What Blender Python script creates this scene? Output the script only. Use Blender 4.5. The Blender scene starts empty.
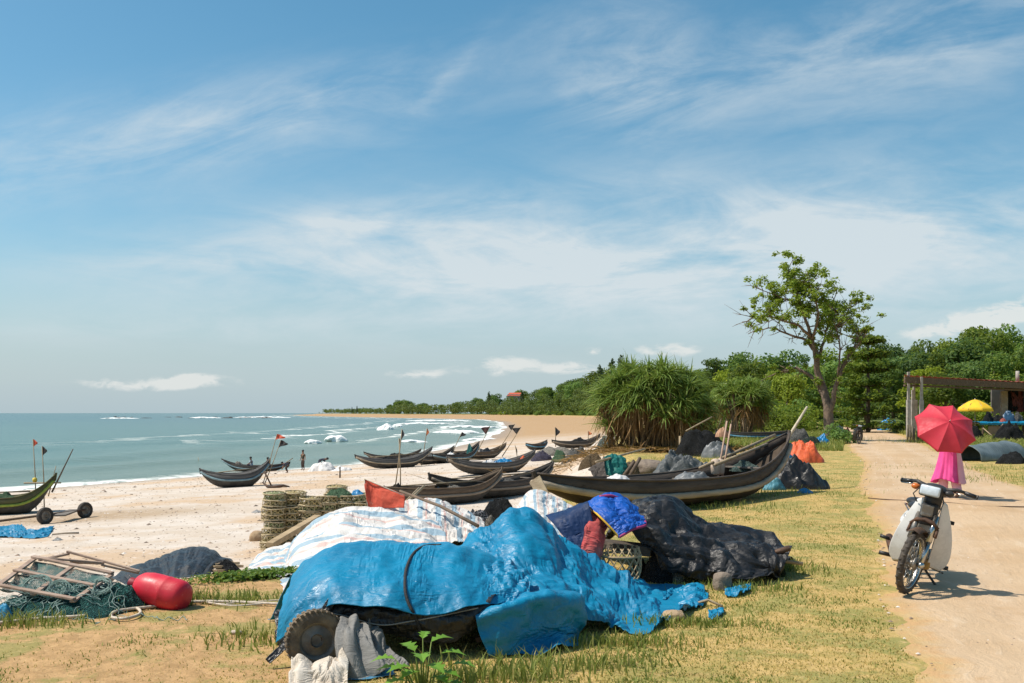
import bpy, math, random
import numpy as np
from mathutils import Vector, Matrix
from mathutils.bvhtree import BVHTree
R = math.radians
C = bpy.context.scene.collection
rnd = random.Random(7)
FPX, CX, HY, CAMZ = 995.56, 512.0, 413.0, 1.66
TAU = 2*math.pi

# ------------------------------------------------------------------ noise
def _h(i, j, k, seed):
    n = (i*374761393 + j*668265263 + k*2147483647*31 + seed*1274126177) & 0xffffffff
    n = ((n ^ (n >> 13))*1274126177) & 0xffffffff
    n = ((n ^ (n >> 16))*2246822519) & 0xffffffff
    return ((n ^ (n >> 15)) & 0xffffff)/float(0xffffff)
def vnoise(x, y, z=None, seed=0):
    x = np.asarray(x, float); y = np.asarray(y, float)
    z = np.zeros_like(x) if z is None else np.asarray(z, float)
    xi, yi, zi = np.floor(x).astype(np.int64), np.floor(y).astype(np.int64), np.floor(z).astype(np.int64)
    fx, fy, fz = x-xi, y-yi, z-zi
    sx, sy, sz = fx*fx*(3-2*fx), fy*fy*(3-2*fy), fz*fz*(3-2*fz)
    r = 0
    for a in (0, 1):
        for b in (0, 1):
            for c in (0, 1):
                w = (sx if a else 1-sx)*(sy if b else 1-sy)*(sz if c else 1-sz)
                r = r + w*_h(xi+a, yi+b, zi+c, seed)
    return r*2-1
def fbm(x, y, z=None, o=4, seed=0, lac=2.03, g=.5):
    s = 0; a = 1; t = 0; f = 1
    for i in range(o):
        s = s + a*vnoise(np.asarray(x)*f, np.asarray(y)*f, None if z is None else np.asarray(z)*f, seed+i*17)
        t += a; a *= g; f *= lac
    return s/t
def facets(x, y, seed, f0=2.5, octs=4, lac=2.1, g=.46, stretch=1.7):
    """crumpled sheet: flat triangular facets that meet in sharp edges, in several sizes"""
    rg = np.random.default_rng(seed+900); h = 0; a = 1; t_ = 0; f = f0
    for k in range(octs):
        an = rg.uniform(0, math.pi); st = stretch**rg.uniform(.3, 1.3); sk = rg.uniform(-.5, .5)
        p = (x*math.cos(an)+y*math.sin(an))*f; l = (y*math.cos(an)-x*math.sin(an))*f/st+sk*p
        p = p+.35*vnoise(p*.5, l*.5, seed=seed+k*7+1); l = l+.35*vnoise(p*.5+7, l*.5, seed=seed+k*7+2)
        i, j = np.floor(p).astype(np.int64), np.floor(l).astype(np.int64); u, v = p-i, l-j; zz = np.zeros_like(i)
        h00, h10, h01, h11 = (_h(i+di, j+dj, zz, seed+k*13) for di, dj in ((0, 0), (1, 0), (0, 1), (1, 1)))
        q = np.where(u+v < 1, h00+(h10-h00)*u+(h01-h00)*v, h11+(h01-h11)*(1-u)+(h10-h11)*(1-v))
        h = h+a*(q*2-1); t_ += a; a *= g; f *= lac
    return h/t_
def creases(x, y, seed, f0=1.3, octs=6, dirs=None, lac=1.45, g=.66):
    """sharp straight folds: warped triangle waves in several directions, each fading in and out"""
    rg = np.random.default_rng(seed); h = 0; a = 1; t_ = 0; f = f0
    for k in range(octs):
        an = rg.uniform(0, math.pi) if dirs is None else rg.choice(dirs)+rg.normal()*.15
        p = x*math.cos(an)+y*math.sin(an); l = y*math.cos(an)-x*math.sin(an)
        w_ = .30/f*vnoise(p*f*.35+3, l*f*.35, seed=seed+31*k)+.05/f*vnoise(p*f*1.5, l*f*1.5, seed=seed+31*k+5)
        q = (p+w_)*f+rg.uniform(0, 9); c = np.floor(q); e = np.abs((q-c)*2-1)
        hgt = .35+.65*_h(c.astype(np.int64), np.zeros_like(c, np.int64), np.zeros_like(c, np.int64), seed+k)
        tr = hgt*(1-e**.75)
        fade = sstep(vnoise(c*1.7+.5+0*l, l*f*.33, seed=seed+31*k+9), -.25, .35)
        h = h+a*((tr*fade)-.15)*(1 if k % 3 else -1 if k else 1); t_ += a; a *= g; f *= lac
    return h/t_*2.4
def sstep(x, a, b):
    t = np.clip((np.asarray(x, float)-a)/(b-a), 0, 1)
    return t*t*(3-2*t)

# ------------------------------------------------------------------ terrain
SHORE = [(-90,-60),(-60,5),(-42,38),(-30.2,58.7),(-27,65.3),(-23.8,71.3),(-17.4,82.8),(-13,92),(-9,125),(-4.1,185),(-2.2,309),(-6,515),
         (-23,713),(-104,927),(-211,1220),(-360,1700),(-517,2318),(-480,2520),(300,3600),(9000,9000),(9000,-400),(-90,-400)]
BANK = [(-14,-30),(-9,0),(-5.0,8.3),(-2.9,10.8),(-1.5,13.5),(-.1,16.5),(1.0,20),(2.9,25.5),(4.2,32),(3.9,45),(7.5,70),(15,120),(29,200),(45,320),(48,520),
        (35,720),(-30,960),(-150,1260),(-300,1720),(-460,2335),(-400,2480),(350,3500),(9000,8900),(9000,-390),(-14,-390)]
def poly_sd(x, y, poly, nopen):
    """signed distance to the open part of a polygon (positive inside)"""
    x = np.asarray(x, float); y = np.asarray(y, float)
    d = np.full(x.shape, 1e18); ins = np.zeros(x.shape, bool)
    n = len(poly)
    for i in range(n):
        (x0, y0), (x1, y1) = poly[i], poly[(i+1) % n]
        if y0 != y1:
            c = ((y0 > y) != (y1 > y)) & (x < (x1-x0)*(y-y0)/(y1-y0)+x0)
            ins ^= c
        if i < nopen:
            dx, dy = x1-x0, y1-y0
            t = np.clip(((x-x0)*dx+(y-y0)*dy)/(dx*dx+dy*dy), 0, 1)
            d = np.minimum(d, (x-x0-t*dx)**2+(y-y0-t*dy)**2)
    return np.where(ins, 1, -1)*np.sqrt(d)
def s_in(x, y): return poly_sd(x, y, SHORE, len(SHORE)-4)
def b_out(x, y): return -poly_sd(x, y, BANK, len(BANK)-4)
SEA = -3.0
def gz(x, y, full=False):
    x = np.asarray(x, float); y = np.asarray(y, float)
    s = s_in(x, y); b = b_out(x, y)
    bp = np.maximum(b, 0); sp = np.maximum(s, 0)
    t = sp/(sp+bp+1e-6)
    beach = SEA + (2.0)*t**.9 + .10*fbm(x*.12, y*.12, seed=3)*sstep(sp, 2, 8)
    beach = np.where(s < 0, SEA-.06*np.minimum(-s, 60), beach)
    k = sstep(b + .5*fbm(x*.5, y*.5, seed=9), -.7, 3.2)
    inl = np.maximum(-b, 0)
    up = .05*fbm(x*.35, y*.35, seed=5)*sstep(inl, .5, 3) + 9*sstep(inl, 35, 190)*sstep(x, 20, 60) + .6*sstep(inl, 18, 40)*sstep(y, 70, 110)
    z = up*(1-k)+beach*k
    if full: return z, s, b
    return z
def gzf(x, y): return float(gz(np.array([x]), np.array([y]))[0])
def P(px, py, D): return Vector(((px-CX)/FPX*D, D, CAMZ-(py-HY)/FPX*D))
_T = np.geomspace(3, 2600, 2600)
def G(px, py, lift=0):
    """where the sight line of a picture point meets the terrain"""
    X = (px-CX)/FPX*_T; Z = CAMZ-(py-HY)/FPX*_T
    below = np.nonzero(Z < gz(X, _T))[0]
    D = _T[below[0]] if len(below) else 2600
    return Vector(((px-CX)/FPX*D, D, gzf((px-CX)/FPX*D, D)+lift))

# ------------------------------------------------------------------ objects
def tag(o, label=None, cat=None, group=None, kind=None):
    if label: o['label'] = label
    if cat: o['category'] = cat
    if group: o['group'] = group
    if kind: o['kind'] = kind
    return o
def empty(name, loc, rz=0, rot=None):
    o = bpy.data.objects.new(name, None); C.objects.link(o)
    o.empty_display_size = .2
    o.location = loc; o.rotation_euler = rot if rot is not None else (0, 0, rz)
    return o
def kids(o): return [c for c in o.children]
def copy_tree(o, parent=None):
    c = o.copy(); C.objects.link(c)
    if parent is not None: c.parent = parent
    for ch in kids(o): copy_tree(ch, c)
    return c
def mk(name, V, F, mat, parent=None, smooth=True, origin=None, uv=None, attrs=None):
    V = np.asarray(V, float).reshape(-1, 3)
    if origin is not None: V = V-np.array(origin)
    me = bpy.data.meshes.new(name)
    if isinstance(F, np.ndarray):
        k = F.shape[1]; nf = len(F)
        me.vertices.add(len(V)); me.vertices.foreach_set('co', V.astype(np.float32).ravel())
        me.loops.add(nf*k); me.loops.foreach_set('vertex_index', F.astype(np.int32).ravel())
        me.polygons.add(nf); me.polygons.foreach_set('loop_start', np.arange(0, nf*k, k, dtype=np.int32))
        try: me.polygons.foreach_set('loop_total', np.full(nf, k, np.int32))
        except Exception: pass
        me.update(calc_edges=True)
    else:
        me.from_pydata([tuple(v) for v in V], [], F); me.update()
    me.polygons.foreach_set('use_smooth', np.full(len(me.polygons), smooth, bool))
    if uv is not None:
        ul = me.uv_layers.new(name='UVMap')
        li = np.empty(len(me.loops), np.int32); me.loops.foreach_get('vertex_index', li)
        ul.data.foreach_set('uv', np.asarray(uv, np.float32)[li].ravel())
    for an, av in (attrs or {}).items():
        a = me.attributes.new(an, 'FLOAT', 'POINT'); a.data.foreach_set('value', np.asarray(av, np.float32))
    for m in (mat if isinstance(mat, (list, tuple)) else [mat]): me.materials.append(m)
    o = bpy.data.objects.new(name, me); C.objects.link(o)
    if origin is not None: o.location = origin
    if parent is not None: o.parent = parent
    return o
def grid_faces(n, m, wrap=False):
    i = np.arange(n-1)[:, None]; j = np.arange(m if wrap else m-1)[None, :]
    j2 = (j+1) % m
    return np.stack([i*m+j+0*i, i*m+j2, (i+1)*m+j2, (i+1)*m+j], -1).reshape(-1, 4)

def frame_of(d):
    d = Vector(d).normalized()
    a = Vector((0, 0, 1)) if abs(d.z) < .9 else Vector((1, 0, 0))
    u = d.cross(a).normalized(); return u, d.cross(u).normalized()
class MB:
    def __init__(s): s.v = []; s.f = []; s.n = 0
    def add(s, V, F):
        s.v.append(np.asarray(V, float).reshape(-1, 3)); n = s.n
        s.f += [tuple(int(i)+n for i in f) for f in F]; s.n += len(s.v[-1]); return s
    def box(s, c, size, M=None):
        h = np.array(size)/2
        V = np.array([(x, y, z) for x in (-1, 1) for y in (-1, 1) for z in (-1, 1)])*h
        if M is not None: V = V@np.array(M.to_3x3()).T
        return s.add(V+np.array(c), [(0,1,3,2),(4,6,7,5),(0,4,5,1),(2,3,7,6),(0,2,6,4),(1,5,7,3)])
    def bar(s, a, b, w, h, up=(0, 0, 1)):
        """rectangular bar from a to b, w across, h along 'up'"""
        a = Vector(a); b = Vector(b); d = (b-a).normalized(); u = d.cross(Vector(up)).normalized(); v = u.cross(d)
        V = [p+u*(sx*w/2)+v*(sz*h/2) for p in (a, b) for sx, sz in ((-1,-1),(1,-1),(1,1),(-1,1))]
        return s.add([tuple(q) for q in V], [(0,3,2,1),(4,5,6,7),(0,1,5,4),(1,2,6,5),(2,3,7,6),(3,0,4,7)])
    def tube(s, pts, r, n=8, cap=True):
        pts = [Vector(p) for p in pts]; k = len(pts)
        rs = list(r) if hasattr(r, '__len__') else [r]*k
        V = []; pu = None
        for i, p in enumerate(pts):
            d = (pts[min(i+1, k-1)]-pts[max(i-1, 0)])
            if d.length < 1e-9: d = Vector((0, 0, 1))
            d.normalize()
            if pu is None: u, _ = frame_of(d)
            else:
                u = pu-d*pu.dot(d)
                u = u.normalized() if u.length > 1e-6 else frame_of(d)[0]
            w = d.cross(u); pu = u
            for j in range(n):
                a = TAU*j/n; V.append(tuple(p+(u*math.cos(a)+w*math.sin(a))*rs[i]))
        F = [(i*n+j, i*n+(j+1) % n, (i+1)*n+(j+1) % n, (i+1)*n+j) for i in range(k-1) for j in range(n)]
        if cap: F += [tuple(range(n))[::-1], tuple((k-1)*n+j for j in range(n))]
        return s.add(V, F)
    def lathe(s, prof, n=24, M=None, caps=True):
        V = [(r*math.cos(TAU*j/n), r*math.sin(TAU*j/n), z) for r, z in prof for j in range(n)]
        k = len(prof)
        F = [(i*n+j, i*n+(j+1) % n, (i+1)*n+(j+1) % n, (i+1)*n+j) for i in range(k-1) for j in range(n)]
        if caps: F += [tuple(range(n))[::-1], tuple((k-1)*n+j for j in range(n))]
        V = np.array(V)
        if M is not None: V = V@np.array(M.to_3x3()).T+np.array(M.translation)
        return s.add(V, F)
    def torus(s, R0, r, M=None, n=32, m=8):
        V = []; F = []
        for i in range(n):
            for j in range(m):
                a, b = TAU*i/n, TAU*j/m
                V.append(((R0+r*math.cos(b))*math.cos(a), (R0+r*math.cos(b))*math.sin(a), r*math.sin(b)))
                F.append((i*m+j, ((i+1) % n)*m+j, ((i+1) % n)*m+(j+1) % m, i*m+(j+1) % m))
        V = np.array(V)
        if M is not None: V = V@np.array(M.to_3x3()).T+np.array(M.translation)
        return s.add(V, F)
    def ball(s, c, r, n=12, m=8, M=None):
        r = np.array(r if hasattr(r, '__len__') else (r, r, r), float)
        V = [(math.sin(math.pi*i/m)*math.cos(TAU*j/n), math.sin(math.pi*i/m)*math.sin(TAU*j/n), math.cos(math.pi*i/m)) for i in range(m+1) for j in range(n)]
        F = [(i*n+j, (i+1)*n+j, (i+1)*n+(j+1) % n, i*n+(j+1) % n) for i in range(m) for j in range(n)]
        V = np.array(V)*r
        if M is not None: V = V@np.array(M.to_3x3()).T
        return s.add(V+np.array(c), F)
    def build(s, name, mat, parent=None, smooth=True, origin=None, bevel=0, sharp=None):
        o = mk(name, np.concatenate(s.v), s.f, mat, parent, smooth, origin)
        if bevel:
            m = o.modifiers.new('bevel', 'BEVEL'); m.width = bevel; m.segments = 2; m.limit_method = 'ANGLE'
        if smooth and sharp is not None:
            o.data.polygons.foreach_set('use_smooth', np.full(len(o.data.polygons), True, bool))
            try: o.data.set_sharp_from_angle(angle=R(sharp))
            except Exception: pass
        return o
def axis_M(loc, zdir, xdir=None):
    z = Vector(zdir).normalized()
    if xdir is None: x, y = frame_of(z); y = z.cross(x)
    else:
        x = Vector(xdir); x = (x-z*x.dot(z)).normalized(); y = z.cross(x)
    M = Matrix((x, y, z)).transposed().to_4x4(); M.translation = Vector(loc); return M
def crspline(pts, n):
    """Catmull-Rom through points (k,d) -> (n,d)"""
    p = np.asarray(pts, float); k = len(p)
    e = np.concatenate([[2*p[0]-p[1]], p, [2*p[-1]-p[-2]]])
    t = np.linspace(0, k-1, n); i = np.minimum(t.astype(int), k-2); f = (t-i)[:, None]
    p0, p1, p2, p3 = e[i], e[i+1], e[i+2], e[i+3]
    return .5*((2*p1)+(-p0+p2)*f+(2*p0-5*p1+4*p2-p3)*f**2+(-p0+3*p1-3*p2+p3)*f**3)

# ------------------------------------------------------------------ materials
class NT:
    def __init__(s, nt): s.nt = nt; s.l = nt.links
    def n(s, t, ins=None, **props):
        nd = s.nt.nodes.new(t)
        for k, v in props.items(): setattr(nd, k, v)
        for k, v in (ins or {}).items():
            so = nd.inputs[k]
            if isinstance(v, bpy.types.NodeSocket): s.l.new(v, so)
            else:
                if hasattr(v, '__len__') and so.type == 'RGBA' and len(v) == 3: v = (*v, 1)
                so.default_value = v
        return nd
    def m(s, op, a, b=None, c=None, clamp=False):
        ins = {0: a}
        if b is not None: ins[1] = b
        if c is not None: ins[2] = c
        return s.n('ShaderNodeMath', ins, operation=op, use_clamp=clamp).outputs[0]
    def mix(s, f, a, b, mode='MIX'):
        nd = s.n('ShaderNodeMix', None, data_type='RGBA', blend_type=mode)
        for k, v in ((0, f), (6, a), (7, b)):
            if isinstance(v, bpy.types.NodeSocket): s.l.new(v, nd.inputs[k])
            else: nd.inputs[k].default_value = ((*v, 1) if hasattr(v, '__len__') and len(v) == 3 else v)
        return nd.outputs[2]
    def noise(s, vec, scale, detail=4, rough=.55, dist=0):
        ins = {'Scale': scale, 'Detail': detail, 'Roughness': rough, 'Distortion': dist}
        if vec is not None: ins['Vector'] = vec
        return s.n('ShaderNodeTexNoise', ins).outputs[0]
    def ss(s, x, a, b, lo=0., hi=1.):
        nd = s.n('ShaderNodeMapRange', {0: x, 1: a, 2: b, 3: lo, 4: hi}, interpolation_type='SMOOTHSTEP')
        return nd.outputs[0]
    def scalev(s, vec, sc): return s.n('ShaderNodeMapping', {'Vector': vec, 'Scale': sc}).outputs[0]
def new_mat(name):
    m = bpy.data.materials.new(name); m.use_nodes = True
    t = NT(m.node_tree); bs = m.node_tree.nodes['Principled BSDF']
    return m, t, bs
def setin(t, bs, **kw):
    for k, v in kw.items():
        k = k.replace('_', ' ')
        so = bs.inputs[k]
        if isinstance(v, bpy.types.NodeSocket): t.l.new(v, so)
        else: so.default_value = ((*v, 1) if hasattr(v, '__len__') and len(v) == 3 and so.type == 'RGBA' else v)
_MC = {}
def M(name, c1, c2=None, scale=6, rough=.8, bump=0, bscale=40, metal=0, spec=.4, ramp=(.35, .65), stretch=None, c3=None, s3=25, r3=(.62, .7), dist=.02, sheen=0, rand=0):
    """two-tone noise material, with an optional third speckle tone and bump"""
    if name in _MC: return _MC[name]
    m, t, bs = new_mat(name)
    co = t.n('ShaderNodeTexCoord').outputs['Object']
    if stretch: co = t.scalev(co, stretch)
    if c2 is None: c2 = tuple(x*.75 for x in c1)
    f = t.ss(t.noise(co, scale, 5), ramp[0], ramp[1])
    col = t.mix(f, c1, c2)
    if c3 is not None: col = t.mix(t.ss(t.noise(co, s3, 5, .65), r3[0], r3[1]), col, c3)
    if rand:
        oi = t.n('ShaderNodeObjectInfo').outputs['Random']
        col = t.n('ShaderNodeHueSaturation', {'Hue': t.ss(oi, 0, 1, .5-rand*.08, .5+rand*.08), 'Value': t.ss(oi, 0, 1, 1-rand, 1+rand), 'Color': col}).outputs[0]
    setin(t, bs, Base_Color=col, Roughness=t.ss(t.noise(co, scale*3, 3), .3, .7, max(rough-.12, .03), min(rough+.1, 1)), Metallic=metal, Specular_IOR_Level=spec)
    if bump:
        b = t.n('ShaderNodeBump', {'Height': t.noise(co, bscale, 6, .6), 'Strength': bump, 'Distance': dist}).outputs[0]
        setin(t, bs, Normal=b)
    _MC[name] = m; return m
# ================================================================== camera, light, sky
sc = bpy.context.scene
cam_d = bpy.data.cameras.new('camera'); cam = bpy.data.objects.new('camera', cam_d); C.objects.link(cam)
cam.location = (0, 0, CAMZ); cam.rotation_euler = (R(90), 0, 0)
cam_d.sensor_width = 36; cam_d.lens = 35; cam_d.shift_y = (HY-341.5)/1024
cam_d.clip_start = .1; cam_d.clip_end = 80000
sc.camera = cam
SUN_EL = R(57); SUN_AZ = math.atan2(-1., -.06)          # azimuth from +Y towards +X
sd = Vector((math.sin(SUN_AZ)*math.cos(SUN_EL), math.cos(SUN_AZ)*math.cos(SUN_EL), math.sin(SUN_EL)))
sl = bpy.data.lights.new('sun', 'SUN'); sl.energy = 5.0; sl.angle = R(.5); sl.color = (1, .93, .82)
so = bpy.data.objects.new('sun', sl); C.objects.link(so); so.rotation_euler = sd.to_track_quat('Z', 'Y').to_euler()
sc.view_settings.view_transform = 'Standard'; sc.view_settings.look = 'None'; sc.view_settings.exposure = .11; sc.view_settings.gamma = 1
sc.cycles.use_denoising = True
sc.cycles.max_bounces = 6; sc.cycles.diffuse_bounces = 3; sc.cycles.glossy_bounces = 3; sc.cycles.transparent_max_bounces = 12
sc.cycles.caustics_reflective = False; sc.cycles.caustics_refractive = False

w = bpy.data.worlds.new('World'); sc.world = w; w.use_nodes = True
t = NT(w.node_tree); bg = w.node_tree.nodes['Background']
sky = t.n('ShaderNodeTexSky', None, sky_type='NISHITA', sun_disc=False, sun_elevation=SUN_EL, sun_rotation=SUN_AZ, air_density=1.0, dust_density=1.2, ozone_density=2.2, altitude=0)
dirv = t.n('ShaderNodeTexCoord').outputs['Generated']
sp = t.n('ShaderNodeSeparateXYZ', {0: dirv})
dx, dy, dz = sp.outputs
ay = t.m('ADD', t.m('ABSOLUTE', dy), .05)
U = t.m('DIVIDE', dx, ay); Vv = t.m('DIVIDE', dz, ay)       # tangent-plane sky coordinates
def uv_vec(su, sv, rot=0, off=(0, 0)):
    v = t.n('ShaderNodeCombineXYZ', {0: U, 1: Vv, 2: 0.}).outputs[0]
    v = t.n('ShaderNodeMapping', {'Vector': v, 'Rotation': (0, 0, rot)}).outputs[0]
    return t.n('ShaderNodeMapping', {'Vector': v, 'Scale': (su, sv, 1), 'Location': (off[0], off[1], 0)}).outputs[0]
def gau(cu, cv, su, sv, rot=0):
    a = t.m('SUBTRACT', U, (cu-512)/FPX); b = t.m('SUBTRACT', Vv, (HY-cv)/FPX)
    c, s_ = math.cos(rot), math.sin(rot)
    p = t.m('DIVIDE', t.m('ADD', t.m('MULTIPLY', a, c), t.m('MULTIPLY', b, s_)), su/FPX)
    q = t.m('DIVIDE', t.m('SUBTRACT', t.m('MULTIPLY', b, c), t.m('MULTIPLY', a, s_)), sv/FPX)
    r2 = t.m('ADD', t.m('MULTIPLY', p, p), t.m('MULTIPLY', q, q))
    return t.m('POWER', 2.718, t.m('MULTIPLY', r2, -1.))
def addall(xs):
    r = xs[0]
    for x in xs[1:]: r = t.m('ADD', r, x)
    return r
wisp = t.noise(uv_vec(2.4, 9, R(-14)), 1.6, 9, .62, 1.2)
wisp2 = t.noise(uv_vec(2.0, 8, R(4), (3, 1)), 2.2, 9, .6, .8)
fine = t.noise(uv_vec(5, 16, R(-8), (7, 2)), 3, 8, .65, .6)
# thin cirrus streaks
cir = addall([t.m('MULTIPLY', gau(150, 160, 260, 42, R(9)), .95), t.m('MULTIPLY', gau(625, 90, 75, 70, R(-30)), .95), t.m('MULTIPLY', gau(960, 50, 200, 60, R(18)), .9),
              t.m('MULTIPLY', gau(450, 95, 60, 8, R(48)), .45), t.m('MULTIPLY', gau(40, 12, 60, 7, 0), .6), t.m('MULTIPLY', gau(330, 110, 200, 30, R(12)), .5), t.m('MULTIPLY', gau(760, 85, 160, 40, R(12)), .5)])
cir = t.m('MULTIPLY', cir, t.ss(t.m('ADD', t.m('MULTIPLY', wisp, .7), t.m('MULTIPLY', fine, .3)), .30, .80))
# broad veil low in the sky and on the right
veil = addall([t.m('MULTIPLY', gau(540, 255, 330, 52, R(2)), 1.1), t.m('MULTIPLY', gau(380, 228, 140, 16, R(6)), .6), t.m('MULTIPLY', gau(900, 250, 260, 75, R(4)), 1.0), t.m('MULTIPLY', gau(520, 300, 330, 45, 0), .7),
               t.m('MULTIPLY', gau(200, 270, 130, 14, R(3)), .5), t.m('MULTIPLY', gau(230, 330, 260, 16, R(2)), .35)])
veil = t.m('MULTIPLY', veil, t.ss(t.m('ADD', t.m('MULTIPLY', wisp2, .75), t.m('MULTIPLY', fine, .25)), .24, .78))
cmask = t.m('MINIMUM', t.m('ADD', t.m('MULTIPLY', cir, .80), t.m('MULTIPLY', veil, 1.12)), .90)
# small low cumulus
cn = t.noise(uv_vec(14, 34, 0, (2, 5)), 2.2, 8, .6, .3)
cum = addall([gau(170, 385, 75, 7), gau(215, 380, 22, 6), gau(422, 376, 28, 5), gau(500, 368, 38, 10), gau(660, 353, 34, 7), gau(590, 354, 10, 4), gau(985, 318, 60, 14, R(14)), gau(930, 330, 50, 9, R(10)), gau(570, 370, 30, 6)])
cum = t.ss(t.m('MULTIPLY', cum, t.m('ADD', t.m('MULTIPLY', t.m('SUBTRACT', cn, .5), 3.2), .75)), .22, .75)
hz = t.ss(Vv, 0., .20, 1., 0.)
base = t.n('ShaderNodeHueSaturation', {'Hue': .478, 'Saturation': 1.26, 'Value': 1.08, 'Color': sky.outputs[0]}).outputs[0]
base = t.mix(t.m('MULTIPLY', hz, .8), base, (3.85, 4.95, 5.5))
col = t.mix(cmask, base, (5.5, 6.1, 6.4))
col = t.mix(t.m('MULTIPLY', cum, .75), col, (6.6, 6.7, 6.5))
t.l.new(col, bg.inputs[0]); bg.inputs[1].default_value = .114

# ================================================================== ground
def ang_axis():
    a = np.concatenate([np.arange(-180, -42, 4.), np.arange(-42, 42, .26), np.arange(42, 180, 4.)])
    return np.radians(a)
A = ang_axis(); RR = np.concatenate([[.05], np.geomspace(1.2, 3900, 250)])
ax_, rx_ = np.meshgrid(A, RR)
gx, gy = (rx_*np.sin(ax_)).ravel(), (rx_*np.cos(ax_)).ravel()
gzz, gs, gb = gz(gx, gy, True)
nA = len(A)
m, t, bs = new_mat('sand and dry grass ground')
pos = t.n('ShaderNodeNewGeometry').outputs['Position']
bk = t.n('ShaderNodeAttribute', None, attribute_name='bank').outputs['Fac']
sh = t.n('ShaderNodeAttribute', None, attribute_name='shore').outputs['Fac']
n_big, n_mid, n_fine, n_vf = t.noise(pos, .18, 4), t.noise(pos, .9, 5, .6), t.noise(pos, 6, 6, .65), t.noise(pos, 38, 5, .7)
py_ = t.n('ShaderNodeSeparateXYZ', {0: pos}).outputs[1]
sand = t.mix(t.ss(n_mid, .36, .64), (.60, .525, .45), (.53, .44, .35))
sand = t.mix(t.ss(t.m('ADD', n_big, t.m('MULTIPLY', n_fine, .12)), .56, .66), sand, (.52, .38, .255))
sand = t.mix(t.ss(py_, 90, 200), sand, (.40, .255, .13))
dxy = t.n('ShaderNodeVectorMath', {0: t.n('ShaderNodeMapping', {'Vector': pos, 'Location': (14.5, -33, 0)}).outputs[0], 1: (.16, .30, 0)}, operation='MULTIPLY').outputs[0]
spot = t.ss(t.m('ADD', t.n('ShaderNodeVectorMath', {0: dxy}, operation='LENGTH').outputs['Value'], t.m('MULTIPLY', n_mid, .8)), 1.5, .7)
sand = t.mix(t.m('MULTIPLY', spot, .8), sand, (.36, .25, .145))
sand = t.mix(t.ss(n_vf, .62, .74), sand, (.40, .30, .22))
sand = t.mix(t.m('MULTIPLY', t.ss(t.noise(pos, 2.2, 8, .75), .60, .70), .55), sand, (.36, .25, .16))
sand = t.mix(t.m('MULTIPLY', t.ss(t.noise(pos, 1.1, 9, .8), .54, .66), .5), sand, (.47, .36, .26))
sand = t.mix(t.m('MULTIPLY', t.ss(t.noise(pos, 3.1, 9, .8, .4), .55, .64), .55), sand, (.74, .66, .60))
wet = t.ss(t.m('ADD', sh, t.m('MULTIPLY', n_mid, 2.5)), 8.5, 2.5)
sand = t.mix(t.m('MULTIPLY', wet, .8), sand, (.33, .25, .18))
dry = t.mix(t.ss(n_fine, .38, .62), (.52, .36, .14), (.41, .29, .095))
gr = t.mix(t.ss(n_fine, .4, .65), (.27, .24, .07), (.35, .29, .095))
turf = t.mix(t.ss(t.m('ADD', n_mid, t.m('MULTIPLY', n_fine, .35)), .64, .82), dry, gr)
dirt = t.mix(t.ss(n_fine, .35, .65), (.50, .31, .145), (.37, .225, .10))
px_ = t.n('ShaderNodeSeparateXYZ', {0: pos}).outputs[0]
bare = t.ss(t.m('SUBTRACT', t.m('ADD', t.m('MULTIPLY', n_mid, .8), t.m('MULTIPLY', t.ss(px_, -.6, -2.6), .34)), t.m('MULTIPLY', n_fine, .15)), .40, .54)
turf = t.mix(bare, turf, dirt)
turf = t.mix(t.m('MULTIPLY', t.ss(t.m('ADD', t.noise(pos, 1.5, 5, .6), t.m('MULTIPLY', t.noise(pos, 22, 4, .7), .22)), .60, .70), .7), turf, (.25, .245, .075))
turf = t.mix(t.ss(n_vf, .60, .72), turf, (.26, .185, .09))
turf = t.mix(t.m('MULTIPLY', t.ss(t.noise(pos, 14, 6, .75), .56, .66), .6), turf, (.60, .41, .20))
edge = t.ss(t.m('ADD', bk, t.m('MULTIPLY', t.m('SUBTRACT', n_mid, .5), 2.0)), .5, -.2)
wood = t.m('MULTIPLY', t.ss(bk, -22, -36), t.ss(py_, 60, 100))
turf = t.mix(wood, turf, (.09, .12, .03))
setin(t, bs, Base_Color=t.mix(edge, sand, turf), Roughness=t.m('SUBTRACT', .95, t.m('MULTIPLY', wet, .45)), Specular_IOR_Level=.2)
h = t.m('ADD', t.m('MULTIPLY', n_mid, .5), t.m('ADD', t.m('MULTIPLY', n_fine, .35), t.m('MULTIPLY', n_vf, .12)))
setin(t, bs, Normal=t.n('ShaderNodeBump', {'Height': h, 'Strength': .8, 'Distance': .12}).outputs[0])
ground = mk('ground', np.stack([gx, gy, gzz], 1), np.concatenate([grid_faces(len(RR), nA), np.stack([np.arange(len(RR)-1)*nA+nA-1, np.arange(len(RR)-1)*nA, np.arange(1, len(RR))*nA, np.arange(1, len(RR))*nA+nA-1], 1)])[:, ::-1].copy(), m, attrs={'bank': np.clip(gb, -200, 50), 'shore': np.clip(gs, -20, 60)})
tag(ground, kind='structure')

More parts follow.
